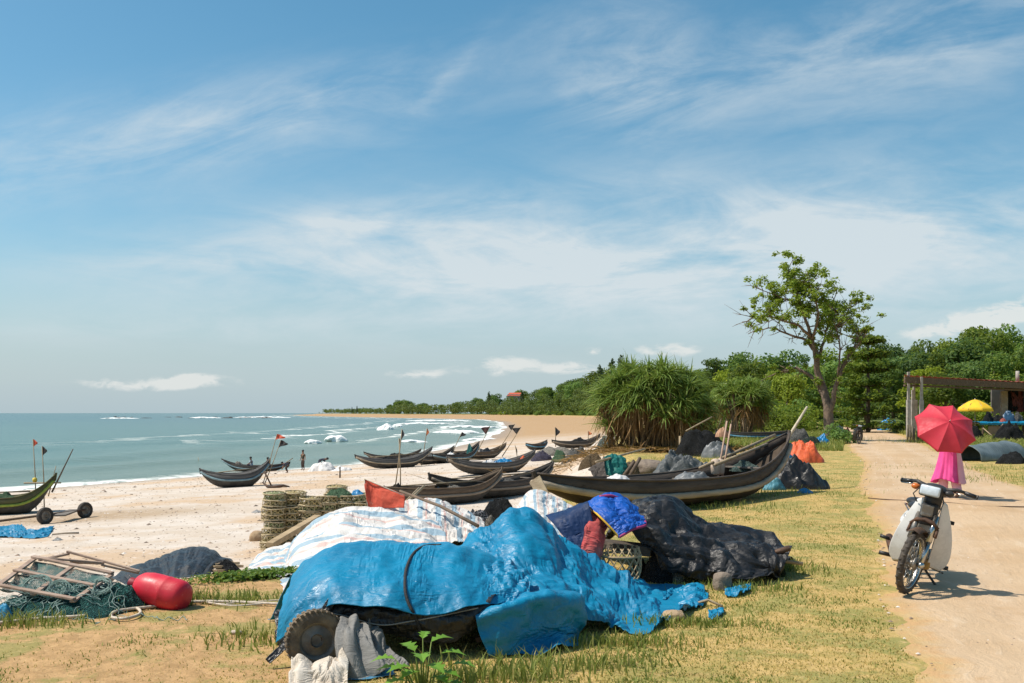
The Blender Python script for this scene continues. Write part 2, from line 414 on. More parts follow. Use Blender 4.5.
# ================================================================== road
RC = [(2.2,-8),(3.0,0),(4.35,6),(5.25,9.1),(6.65,13),(8.65,19),(10.4,24.6),(14.0,35),(17.0,44.6),(22.6,61),(27.5,76),(33,96),(36,112),(30,130)]
RW = [3.7,3.7,3.65,3.6,3.6,3.6,3.4,3.5,3.6,3.7,4,4.6,5,5]
rc = crspline(RC, 420); rw = crspline([[q] for q in RW], 420)[:, 0]
tn = np.gradient(rc, axis=0); tn /= np.linalg.norm(tn, axis=1)[:, None]; nr = np.stack([tn[:, 1], -tn[:, 0]], 1)
K = 15; q = np.linspace(-1, 1, K)
sl_ = np.arange(420)*.28
el = .16*fbm(sl_*1.1, sl_*0, seed=21, o=5)+.18*fbm(sl_*.25, sl_*0, seed=22); er = .25*fbm(sl_*.7, sl_*0+9, seed=23, o=5)
off = np.where(q[None] < 0, q[None]*(rw[:, None]/2+el[:, None]), q[None]*(rw[:, None]/2+er[:, None]))
rx = rc[:, 0, None]+nr[:, 0, None]*off; ry = rc[:, 1, None]+nr[:, 1, None]*off
rz = gz(rx.ravel(), ry.ravel())
rut = -.03*np.exp(-((q[None]+.42)/.13)**2)-.03*np.exp(-((q[None]-.40)/.13)**2)+.02*fbm(rx*1.3, ry*1.3, seed=71)
rlift = np.where(np.abs(np.broadcast_to(q[None], off.shape)) > .99, -.004, .016+.03*(1-np.broadcast_to(np.abs(q[None]), off.shape))+np.clip(rut, -.014, .03)*(1-np.abs(q[None])**6))
m, t, bs = new_mat('packed sandy road')
pos = t.n('ShaderNodeNewGeometry').outputs['Position']
uvn = t.n('ShaderNodeUVMap', None, uv_map='UVMap').outputs[0]
ru = t.n('ShaderNodeSeparateXYZ', {0: uvn}).outputs[0]
a1, a2, a3 = t.noise(pos, .5, 5, .6), t.noise(pos, 4, 7, .7), t.noise(pos, 45, 4, .7)
col = t.mix(t.ss(a1, .35, .65), (.47, .32, .185), (.53, .385, .245))
trk = t.m('ADD', t.m('POWER', 2.718, t.m('MULTIPLY', t.m('POWER', t.m('SUBTRACT', ru, -.45), 2), -30.)), t.m('POWER', 2.718, t.m('MULTIPLY', t.m('POWER', t.m('SUBTRACT', ru, .4), 2), -30.)))
col = t.mix(t.m('MULTIPLY', t.ss(t.m('MULTIPLY', trk, a2), .2, .6), .5), col, (.55, .41, .28))
col = t.mix(t.m('MULTIPLY', t.ss(a2, .56, .72), .6), col, (.42, .28, .16))
col = t.mix(t.ss(a3, .66, .74), col, (.30, .21, .13))
ra = t.m('ABSOLUTE', ru)
st_ = t.noise(t.scalev(uvn, (7, .35, 1)), 1.6, 6, .65, .3)
col = t.mix(t.m('MULTIPLY', t.ss(st_, .56, .72), .35), col, (.38, .25, .14)); col = t.mix(t.m('MULTIPLY', t.ss(st_, .44, .32), .5), col, (.60, .47, .33))
col = t.mix(t.m('MULTIPLY', t.ss(t.noise(pos, 11, 6, .75), .57, .68), .4), col, (.35, .24, .14))
eg = t.ss(t.m('ADD', ra, t.m('MULTIPLY', t.m('SUBTRACT', a2, .5), .5)), .78, .98)
col = t.mix(eg, col, t.mix(t.ss(a2, .4, .6), (.46, .32, .13), (.50, .31, .15)))
setin(t, bs, Base_Color=col, Roughness=.95, Specular_IOR_Level=.15, Normal=t.n('ShaderNodeBump', {'Height': t.m('ADD', t.m('ADD', t.m('MULTIPLY', a2, .6), t.m('MULTIPLY', st_, .8)), t.m('MULTIPLY', a3, .25)), 'Strength': .7, 'Distance': .045}).outputs[0])
road = mk('road', np.stack([rx.ravel(), ry.ravel(), rz+rlift.ravel()], 1), grid_faces(420, K)[:, ::-1].copy(), m, uv=np.stack([np.broadcast_to(q[None], off.shape).ravel(), np.repeat(sl_, K)], 1))
tag(road, kind='structure')
def road_d(x, y):
    """distance outside the road edge (negative on the road)"""
    x = np.atleast_1d(x); y = np.atleast_1d(y); out = np.full(x.shape, 1e9)
    for k in range(0, 420, 2):
        out = np.minimum(out, np.hypot(x-rc[k, 0], y-rc[k, 1])-rw[k]/2)
    return out

# ================================================================== sea
As = np.radians(np.arange(-60, 40, .22)); Rs = np.concatenate([np.geomspace(30, 700, 330), np.geomspace(730, 42000, 60)])
a_, r_ = np.meshgrid(As, Rs); wx, wy = (r_*np.sin(a_)).ravel(), (r_*np.cos(a_)).ravel()
ws = -s_in(wx, wy)
ph = ws/15.0+1.2*fbm(wx*.012, wy*.012, seed=31)
amp = .22*np.exp(-((ws-32)/30)**2)
wzz = SEA+amp*np.maximum(np.sin(TAU*ph), -.4)**1 + .05*fbm(wx*.25, wy*.25, seed=33)*np.exp(-np.maximum(r_.ravel()-60, 0)/400)
m, t, bs = new_mat('sea water')
pos = t.n('ShaderNodeNewGeometry').outputs['Position']
off_ = t.n('ShaderNodeAttribute', None, attribute_name='offshore').outputs['Fac']
sy = t.n('ShaderNodeSeparateXYZ', {0: pos}).outputs[1]
sv = t.scalev(pos, (.35, 1, 1))
w1, w2, w3 = t.noise(sv, .09, 4), t.noise(sv, .5, 6, .65), t.noise(sv, 2.2, 5, .65)
deep = t.mix(t.ss(sy, 100, 900), (.078, .155, .125), (.040, .108, .110))
deep = t.mix(t.ss(off_, 55, 8), deep, (.135, .185, .135))
deep = t.mix(t.m('MULTIPLY', t.ss(w1, .45, .65), .5), deep, (.10, .185, .15))
fb = t.m('ADD', t.m('MULTIPLY', off_, 1.0), t.m('MULTIPLY', t.m('SUBTRACT', t.noise(pos, .05, 4), .5), 34.))
ph_ = t.m('FRACT', t.m('DIVIDE', fb, 21.))
line = t.m('MULTIPLY', t.ss(ph_, .78, .93), t.ss(ph_, 1., .965))
line = t.m('MULTIPLY', line, t.m('MULTIPLY', t.ss(off_, 85, 45), t.ss(sy, 120, 210)))
line = t.m('MULTIPLY', line, t.ss(t.noise(t.scalev(pos, (1, .4, 1)), .04, 3), .36, .46))
swash = t.ss(t.m('ADD', off_, t.m('MULTIPLY', t.m('SUBTRACT', t.noise(pos, .22, 4), .5), 7.)), 3.2, .4)
foam = t.m('MULTIPLY', t.m('MAXIMUM', line, swash), t.ss(t.noise(pos, .9, 8, .75), .36, .52))
setin(t, bs, Base_Color=t.mix(foam, deep, (.82, .82, .78)), Roughness=t.m('ADD', .22, t.m('MULTIPLY', foam, .6)), IOR=1.33, Specular_IOR_Level=.42)
setin(t, bs, Normal=t.n('ShaderNodeBump', {'Height': t.m('ADD', t.m('MULTIPLY', w2, .6), t.m('MULTIPLY', w3, .2)), 'Strength': .9, 'Distance': .45}).outputs[0])
sea = mk('sea', np.stack([wx, wy, wzz], 1), grid_faces(len(Rs), len(As))[:, ::-1].copy(), m, attrs={'offshore': np.clip(ws, -10, 400)})
tag(sea, kind='structure')
# breaking crests: lumpy rolls of foam on the water
mb = MB()
rf = random.Random(3)
def foam_roll(px, py, wpx, hpx, depth, tilt=0):
    D = (CAMZ-SEA)*FPX/(py-HY); k = D/FPX
    n = 40; mm = 12
    V = []
    for i in range(n):
        u = i/(n-1)*2-1
        for j in range(mm):
            a = math.pi*j/(mm-1)
            e = max(0, 1-abs(u)**2.2)**.7
            x = u*wpx*k/2; nz = .75+.5*float(fbm(np.array([x*.55+px]), np.array([a*1.3]), seed=px, o=4)[0])
            V.append(((px-CX)*k+x, D-math.cos(a)*depth*e*nz+tilt*x, SEA-.05+math.sin(a)*hpx*k*e*max(nz, .1)))
    mb.add(V, grid_faces(n, mm))
foam_roll(336, 441, 24, 8.5, 2.2, .1); foam_roll(313, 443, 18, 6, 2, .1); foam_roll(386, 430, 19, 7, 4); foam_roll(398, 427, 12, 4, 3)
foam_roll(425, 424, 60, 2, 4); foam_roll(455, 433, 50, 4.5, 4, .2); foam_roll(470, 427.5, 60, 2.6, 5, .1); foam_roll(440, 421, 70, 1.6, 6); foam_roll(482, 440, 40, 3.5, 3, .2); foam_roll(410, 442, 36, 3, 3, .1)
foam_roll(205, 418, 34, 1.3, 9); foam_roll(120, 418.5, 40, 1.1, 9); foam_roll(262, 417.6, 60, 1.4, 9)
fm = M('white sea foam', (.88, .88, .86), (.80, .82, .80), scale=.8, rough=.9, bump=.6, bscale=3, dist=.3)
tag(mb.build('sea_foam', fm), kind='stuff')
# ================================================================== foliage materials
def leaf_mat(name, c1, c2, c3=None, rand=0., transl=.35, rough=.55):
    m, t, bs = new_mat(name)
    ri = t.n('ShaderNodeNewGeometry').outputs['Random Per Island']
    oi = t.n('ShaderNodeObjectInfo').outputs['Random']
    col = t.mix(ri, c1, c2)
    if c3 is not None: col = t.mix(t.ss(ri, .82, .95), col, c3)
    if rand:
        col = t.n('ShaderNodeHueSaturation', {'Hue': t.ss(oi, 0, 1, .5-rand*.10, .5+rand*.06), 'Saturation': t.ss(oi, 0, 1, 1.1, .9), 'Value': t.ss(t.m('FRACT', t.m('MULTIPLY', oi, 7.3)), 0, 1, 1-rand, 1+rand), 'Color': col}).outputs[0]
    setin(t, bs, Base_Color=col, Roughness=rough, Specular_IOR_Level=.3)
    tr = t.n('ShaderNodeBsdfTranslucent', {'Color': t.mix(.35, col, (.35, .42, .05))})
    mx = t.n('ShaderNodeMixShader', {0: transl, 1: bs.outputs[0], 2: tr.outputs[0]})
    out = [n for n in m.node_tree.nodes if n.type == 'OUTPUT_MATERIAL'][0]
    t.l.new(mx.outputs[0], out.inputs[0])
    return m
BARK = M('grey brown bark', (.17, .13, .10), (.10, .075, .055), scale=9, rough=.95, bump=.8, bscale=30, stretch=(1, 1, .25))
def leaf_quads(cen, size, nrm, rng, aspect=.55, fold=.25):
    """rhombus leaves, two triangles bent along the midrib; returns V,F(quads)"""
    n = len(cen)
    nrm = nrm/np.maximum(np.linalg.norm(nrm, axis=1), 1e-6)[:, None]
    r = rng.normal(size=(n, 3)); a = np.cross(nrm, r); a /= np.maximum(np.linalg.norm(a, axis=1), 1e-6)[:, None]
    b = np.cross(nrm, a); s = np.asarray(size).reshape(-1, 1)*np.ones((n, 1))
    V = np.stack([cen-a*s*.5, cen+b*s*.5*aspect+nrm*s*fold*.3, cen+a*s*.5-nrm*s*fold*.3, cen-b*s*.5*aspect+nrm*s*fold*.3], 1).reshape(-1, 3)
    return V, np.arange(n*4).reshape(n, 4)
def clump_leaves(clumps, per, size, rng, up=.5, shell=(.55, 1.05), flat=.75):
    cen = []; nr_ = []
    for (c, r) in clumps:
        k = int(per*max(r, .3)**2)
        d = rng.normal(size=(k, 3)); d /= np.linalg.norm(d, axis=1)[:, None]
        rad = r*rng.uniform(shell[0], shell[1], size=(k, 1))
        cen.append(np.array(c)+d*rad*np.array([1, 1, flat])); nr_.append(d*.6+np.array([0, 0, up])+rng.normal(size=(k, 3))*.55)
    cen = np.concatenate(cen); nr_ = np.concatenate(nr_)
    return leaf_quads(cen, size*rng.uniform(.6, 1.3, len(cen)), nr_, rng)
# ================================================================== wood trees: seven kinds, then copies
LM = [leaf_mat('dark wood leaves', (.055, .12, .028), (.115, .20, .042), (.19, .27, .055), .28, .5),
      leaf_mat('mid green leaves', (.105, .19, .034), (.19, .29, .052), (.27, .36, .07), .28, .5),
      leaf_mat('light yellow green leaves', (.17, .25, .03), (.28, .36, .048), (.34, .41, .07), .18, .45),
      leaf_mat('casuarina needles', (.04, .075, .03), (.07, .115, .042), None, .2, .3)]
def wood_tree(kind, seed):
    rng = np.random.default_rng(seed); root = empty('wood_tree', (0, 0, 0))
    mb = MB(); clumps = []
    if kind in ('round', 'tall', 'light', 'mid'):
        H = {'round': 7.5, 'tall': 10.5, 'light': 6.5, 'mid': 8.5}[kind]; W = {'round': 3.3, 'tall': 3.0, 'light': 3.2, 'mid': 3.4}[kind]
        mb.tube([(0, 0, -.4), (.1, .05, H*.3), (.05, .2, H*.6)], [.24, .19, .08], 8)
        for i in range(19 if kind != 'tall' else 23):
            a = rng.uniform(0, TAU); q = rng.uniform(0, 1)
            rr = W*(.30+.7*math.sin(math.pi*(.25+.67*q)))*rng.uniform(.35, .95); z = H*(.10+.86*q)
            c = (rr*math.cos(a), rr*math.sin(a), z); clumps.append((c, rng.uniform(.75, 1.5)*W/3))
            if i % 2 == 0: mb.tube([(0, .1, H*(.2+.25*q)), (c[0]*.5, c[1]*.5, z*.8), c], [.09, .06, .02], 5)
        V, F = clump_leaves(clumps, 150, .42, rng)
        lm = {'round': 0, 'tall': 0, 'light': 2, 'mid': 1}[kind]
    elif kind == 'casuarina':
        H = 11; mb.tube([(0, 0, -.4), (0, 0, H*.5), (.1, 0, H)], [.2, .12, .03], 7)
        for i in range(26):
            q = i/25; a = i*2.4; rr = (1-q)*2.0+.25; z = H*(.2+.78*q)
            c = (rr*math.cos(a)*.7, rr*math.sin(a)*.7, z+.4); clumps.append((c, .45+.55*(1-q)))
            mb.tube([(0, 0, z-.3), c], [.05, .015], 4)
        V, F = clump_leaves(clumps, 75, .6, rng, up=.2, shell=(.2, 1.1), flat=1.2); lm = 3
    elif kind == 'layered':
        H = 8; mb.tube([(0, 0, -.4), (.1, 0, H*.5), (0, 0, H)], [.2, .14, .04], 7)
        for k in range(7):
            z = H*(.07+.90*k/6); rr0 = 3.8*(1-.72*k/6)
            for i in range(8):
                a = i*TAU/8+k*.6+rng.uniform(-.2, .2)
                for q in (.35, .7, 1.):
                    clumps.append(((rr0*q*math.cos(a), rr0*q*math.sin(a), z+.25*q+rng.uniform(-.15, .15)), .62))
                mb.tube([(0, 0, z-.2), (rr0*math.cos(a), rr0*math.sin(a), z+.2)], [.05, .015], 4)
        V, F = clump_leaves(clumps, 130, .36, rng, up=1.2, shell=(.3, 1.1), flat=.5); lm = 0
    elif kind == 'shrub':
        H = 3.2
        for i in range(11):
            a = rng.uniform(0, TAU); rr = rng.uniform(0, 2.0); z = rng.uniform(.5, H*.8)*(1-.2*rr/2)
            clumps.append(((rr*math.cos(a), rr*math.sin(a), z), rng.uniform(.7, 1.15)))
            mb.tube([(0, 0, -.2), (rr*math.cos(a)*.6, rr*math.sin(a)*.6, z*.6), clumps[-1][0]], [.06, .04, .015], 4)
        V, F = clump_leaves(clumps, 150, .34, rng); lm = 1
    mb.build('trunk', BARK, root)
    mk('crown', V, F, LM[lm], root, smooth=False)
    return root
protos = {k: [wood_tree(k, s_) for s_ in sds] for k, sds in dict(round=(1, 2), tall=(3, 4), light=(5, 6), mid=(7, 8), casuarina=(9,), layered=(10,), shrub=(11, 12)).items()}
first_use = {}
def put_tree(kind, x, y, s, label, group, cat='tree', sz=1., rz=None):
    kk = rnd.randrange(len(protos[kind])); o = protos[kind][kk]
    if (kind, kk) in first_use: o = copy_tree(o)
    first_use[(kind, kk)] = 1
    o.location = (x, y, gzf(x, y)-.1); o.scale = (s, s, s*sz); o.rotation_euler = (0, 0, rnd.uniform(0, TAU) if rz is None else rz)
    o.name = {'casuarina': 'casuarina_tree', 'shrub': 'wild_shrub', 'layered': 'layered_tree'}.get(kind, 'wood_tree')
    return tag(o, label, cat, group)
WL = {'round': 'dark green broadleaf tree in the wood behind the road', 'tall': 'tall dark broadleaf tree in the wood behind the road', 'light': 'light yellow green tree in the wood behind the road',
      'mid': 'mid green broadleaf tree in the wood behind the road', 'shrub': 'leafy green shrub at the foot of the roadside wood'}
def sil(px):   # skyline of the wood in the photograph, in picture rows
    return np.interp(px, [590, 610, 640, 690, 720, 760, 800, 850, 880, 920, 950, 985, 1010, 1060, 1150], [378, 370, 366, 364, 357, 356, 352, 346, 340, 344, 333, 325, 337, 329, 332])
# three rows of the wood: front, middle, back
for row, (D0, D1, step) in enumerate(((92, 108, 23), (122, 140, 21), (158, 185, 24))):
    px = 600 + row*9 if row else 690
    while px < 1130:
        D = rnd.uniform(D0, D1) + max(0, 760-px)*(.20, .32, .45)[row]
        x = (px-CX)/FPX*D
        if road_d(np.array([x]), np.array([D]))[0] > 2.5 and b_out(np.array([x]), np.array([D]))[0] < -6:
            tgt = sil(px)+(26, 10, -1)[row]+rnd.uniform(-6, 9)
            top = CAMZ+(HY-tgt)/FPX*D-gzf(x, D)
            kind = rnd.choices(('round', 'tall', 'light', 'mid'), ((2, 1, 3.2, 3), (3, 2, 1.5, 3), (3, 3, .6, 2))[row])[0]
            hh = {'round': 7.9, 'tall': 11., 'light': 6.9, 'mid': 8.9}[kind]
            if top > 1.5:
                s_ = top/hh; put_tree(kind, x, D, np.clip(s_, .45, 1.5), WL[kind], 'trees of the wood behind the road, '+kind+' kind', sz=np.clip(s_, .4, 1.9)/np.clip(s_, .45, 1.5))
        px += step*rnd.uniform(.7, 1.25)
# low shrubs in front of the wood
px = 690
while px < 1110:
    D = rnd.uniform(84, 93) + max(0, 760-px)*.2
    if not 900 < px < 1000 or rnd.random() < .8:
        x = (px-CX)/FPX*D
        if road_d(np.array([x]), np.array([D]))[0] > 2:
            put_tree('shrub', x, D, rnd.uniform(.6, 1.15), WL['shrub'], 'shrubs at the foot of the wood', 'shrub')
    px += 17*rnd.uniform(.7, 1.3)
lt = put_tree('layered', (868-CX)/FPX*84, 84, 1.0, 'dark green tree with flat layered branches beyond the parked far motorbike', None, rz=1.)
# the coastal belt that follows the bay: shrubs in front, trees behind
def along_bank(lo, hi, n):
    p = np.array([q for q in BANK[9:20]], float); seg = np.hypot(*np.diff(p, axis=0).T); cum = np.concatenate([[0], np.cumsum(seg)])
    for q in np.geomspace(lo, hi, n):
        i = min(np.searchsorted(cum, q)-1, len(seg)-1); f = (q-cum[i])/seg[i]; c = p[i]+(p[i+1]-p[i])*f; d = (p[i+1]-p[i])/seg[i]
        yield q, c, np.array([d[1], -d[0]])
for q, c, nrm in along_bank(95, 900, 110):
    o_ = rnd.uniform(3, 9); x, y = c+nrm*o_
    put_tree('shrub', x, y, rnd.uniform(.6, 1.)*(1+min(q, 1200)/900), 'low green shrub in the belt behind the far beach', 'shrubs behind the far beach', 'shrub', sz=.8)
for q, c, nrm in along_bank(150, 2300, 120):
    o_ = rnd.uniform(14, 34)*(1+q/900); x, y = c+nrm*o_
    px = CX+x/y*FPX
    tgt = np.interp(px, [300, 385, 392, 402, 440, 470, 520, 560, 600], [409.5, 409, 402, 399, 404, 398, 391, 384, 370])+rnd.uniform(-1., 4)
    top = CAMZ+(HY-tgt)/FPX*y-gzf(x, y); kind = rnd.choices(('round', 'tall', 'mid', 'light'), (6, 2, 1, .3))[0]
    hh = {'round': 7.9, 'tall': 11., 'light': 6.9, 'mid': 8.9}[kind]
    if top > 1: put_tree(kind, x, y, max(top/hh, .5)*1.15, 'distant broadleaf tree in the belt along the bay', 'distant trees along the bay', sz=.9)
cl = []; rngb = np.random.default_rng(15)
for q, c, nrm in along_bank(150, 2360, 900):
    x, y = c+nrm*rngb.uniform(2, 16+q*.03); px = CX+x/y*FPX
    tgt = np.interp(px, [285, 300, 340, 388, 402, 440, 470, 520, 560, 600], [412, 408.5, 408.5, 407, 402, 404, 400, 396, 391, 381])
    z0 = gzf(x, y); top = (CAMZ+(HY-tgt)/FPX*y-z0)*rngb.uniform(.25, 1.)
    r = min(max(top*.5, .8), 1.1+y/300); cl.append(((x, y, z0+max(top-r*.7, r*.3)), r))
    if top > 2.5*r: cl.append(((x+rngb.normal()*r, y+1, z0+top*.4), r))
cl2 = [(c, r) for c, r in cl]
V, F = clump_leaves([(tuple(np.array(c)/r), 1) for c, r in cl2], 72, .42, rngb)
per = len(V)//len(cl2); rs_ = np.repeat([r for c, r in cl2], per); V = V*rs_[:, None]
mk_ = mk('shore_thicket', V, F, leaf_mat('far shore thicket leaves', (.06, .105, .030), (.11, .165, .045), (.16, .21, .06), 0, .4), smooth=False); tag(mk_, kind='stuff')
for px, tg, D in ((612, 360, 260), (600, 366, 270), (621, 357, 255), (522, 391, 600), (489, 392, 700), (352, 407, 1300), (357, 406, 1320)):
    Ds = np.arange(D, 2300, 10.); bb = b_out((px-CX)/FPX*Ds, Ds); D = float(Ds[np.argmax(bb < -14)]) if (bb < -14).any() else D
    x = (px-CX)/FPX*D; top = CAMZ+(HY-tg)/FPX*D-gzf(x, D)
    put_tree('casuarina', x, D, top/11.4, 'dark feathery conifer standing up from the distant shore belt', 'feathery conifers along the bay')
for k in protos:
    for i, o in enumerate(protos[k]):
        if (k, i) not in first_use:
            for c in kids(o): bpy.data.objects.remove(c)
            bpy.data.objects.remove(o)

# ================================================================== screw pines
PL = leaf_mat('screw pine leaves', (.105, .18, .035), (.22, .32, .065), (.35, .41, .12), 0, .3, .4)
PDEAD = leaf_mat('dead screw pine leaves', (.20, .11, .045), (.34, .21, .09), (.13, .08, .04), 0, .15, .9)
def strap_leaves(base, dirs, L, Wd, droop, rng, nseg=6):
    """arching strap leaves with a V keel; base (n,3), dirs (n,3)"""
    n = len(base); d = dirs/np.linalg.norm(dirs, axis=1)[:, None]
    side = np.cross(d, np.array([0, 0, 1.])); side /= np.maximum(np.linalg.norm(side, axis=1), 1e-6)[:, None]
    side = side+rng.normal(size=(n, 3))*.25
    rows = []
    for k in range(nseg+1):
        u = k/nseg
        c = base+d*(L*u)[:, None]+np.array([0, 0, -1.])*(droop*u*u)[:, None]
        wv = (Wd*(1-u**1.6)*.5+.002)[:, None]*side
        up = np.cross(side, d)*(Wd*.28*(1-u))[:, None]
        rows.append(np.stack([c-wv+up, c, c+wv+up], 1))
    V = np.stack(rows, 1).reshape(-1, 3)
    f = []
    for k in range(nseg):
        for j in range(2): f.append([k*3+j, k*3+j+1, (k+1)*3+j+1, (k+1)*3+j])
    F = (np.array(f)[None]+(np.arange(n)*(nseg+1)*3)[:, None, None]).reshape(-1, 4)
    return V, F
def screw_pine(label, px, py, D, W, H, nh, seed, trunkH):
    rng = np.random.default_rng(seed); x = (px-CX)/FPX*D; root = empty('screw_pine', (x, D, gzf(x, D)))
    tag(root, label, 'screw pine')
    vs, fs, n0, dv, df, n1 = [], [], 0, [], [], 0
    stem = MB()
    for i in range(nh):
        a = rng.uniform(0, TAU); q = rng.uniform(0, 1)**.8; el = math.asin(min(1, q*.99))
        k = rng.uniform(.72, 1.)
        hc = np.array([W/2*.82*math.cos(el)**.7*math.cos(a)*k, W/2*.82*math.cos(el)**.7*math.sin(a)*k, trunkH+(H-trunkH-.8)*math.sin(el)**.8*(.55+.45*k)])
        m_ = 46; d = rng.normal(size=(m_, 3)); d[:, 2] = np.abs(d[:, 2])*.9+.05
        out = np.array([math.cos(a)*math.cos(el), math.sin(a)*math.cos(el), .4]); d += out*.8
        L = rng.uniform(.75, 1.35, m_)*(H/4.4); V, F = strap_leaves(np.tile(hc, (m_, 1)), d, L, np.full(m_, .058)*(D/45)**.5, L*rng.uniform(.2, .75, m_), rng)
        vs.append(V); fs.append(F+n0); n0 += len(V)
        if el < .42:      # skirt of dead leaves under the head
            m2 = 30; d2 = rng.normal(size=(m2, 3))*.45; d2[:, 2] = -.9; L2 = rng.uniform(.6, 1.5, m2)*(H/4.4)
            V, F = strap_leaves(np.tile(hc*np.array([.9, .9, 1])-np.array([0, 0, .1]), (m2, 1))+rng.normal(size=(m2, 3))*.18, d2, L2, np.full(m2, .05), L2*.15, rng, 3)
            V[:, 2] = np.maximum(V[:, 2], .02); dv.append(V); df.append(F+n1); n1 += len(V)
        if i % 4 == 0:
            b0 = np.array([hc[0]*.35, hc[1]*.35, -.2]); stem.tube([b0, (hc[0]*.5, hc[1]*.5, trunkH*.5), (hc[0]*.75, hc[1]*.75, hc[2]*.7), hc], [.11, .09, .08, .05], 7)
    for i in range(22):  # prop roots and low stems
        a = rng.uniform(0, TAU); r0 = rng.uniform(.2, W*.33)
        stem.tube([(r0*math.cos(a), r0*math.sin(a), trunkH*.8), (r0*1.15*math.cos(a+.1), r0*1.15*math.sin(a+.1), trunkH*.4), (r0*1.45*math.cos(a), r0*1.45*math.sin(a), -.1)], [.05, .04, .03], 6)
    stem.build('trunk', M('pale screw pine stem', (.26, .19, .12), (.16, .11, .07), 8, .9, .6), root)
    mk('crown', np.concatenate(vs), np.concatenate(fs), PL, root, smooth=False)
    mk('dead_leaves', np.concatenate(dv), np.concatenate(df), PDEAD, root, smooth=False)
    return root
screw_pine('large round screw pine with a skirt of brown dead leaves behind the big boat', 652, 455, 44, 5.9, 4.5, 150, 41, .95)
screw_pine('smaller screw pine on a bare trunk between the large one and the road', 742, 430, 66, 4.2, 4.4, 64, 42, 1.6)
for px_, D_, s_ in ((700, 74, .95), (718, 80, 1.1), (690, 88, 1.2), (775, 78, .8), (792, 82, .9), (728, 90, 1.3)):
    put_tree('shrub', (px_-CX)/FPX*D_, D_, s_, 'bright green bush growing between the two screw pines and the road', 'bushes beside the screw pines', 'bush')

# brown litter of fallen strap leaves about the large screw pine
rl_ = np.random.default_rng(61); n = 1500; lx = P(652, 455, 44).x+rl_.normal(size=n)*2.3; ly = 43.2+rl_.normal(size=n)*1.3; lb = np.stack([lx, ly, gz(lx, ly)+rl_.uniform(.02, .22, n)], 1); ld = rl_.normal(size=(n, 3)); ld[:, 2] *= .18
V, F = strap_leaves(lb, ld, rl_.uniform(.4, 1.1, n), np.full(n, .055), np.full(n, .03), rl_, 3); tag(mk('leaf_litter', V, F, PDEAD, smooth=False), kind='stuff')
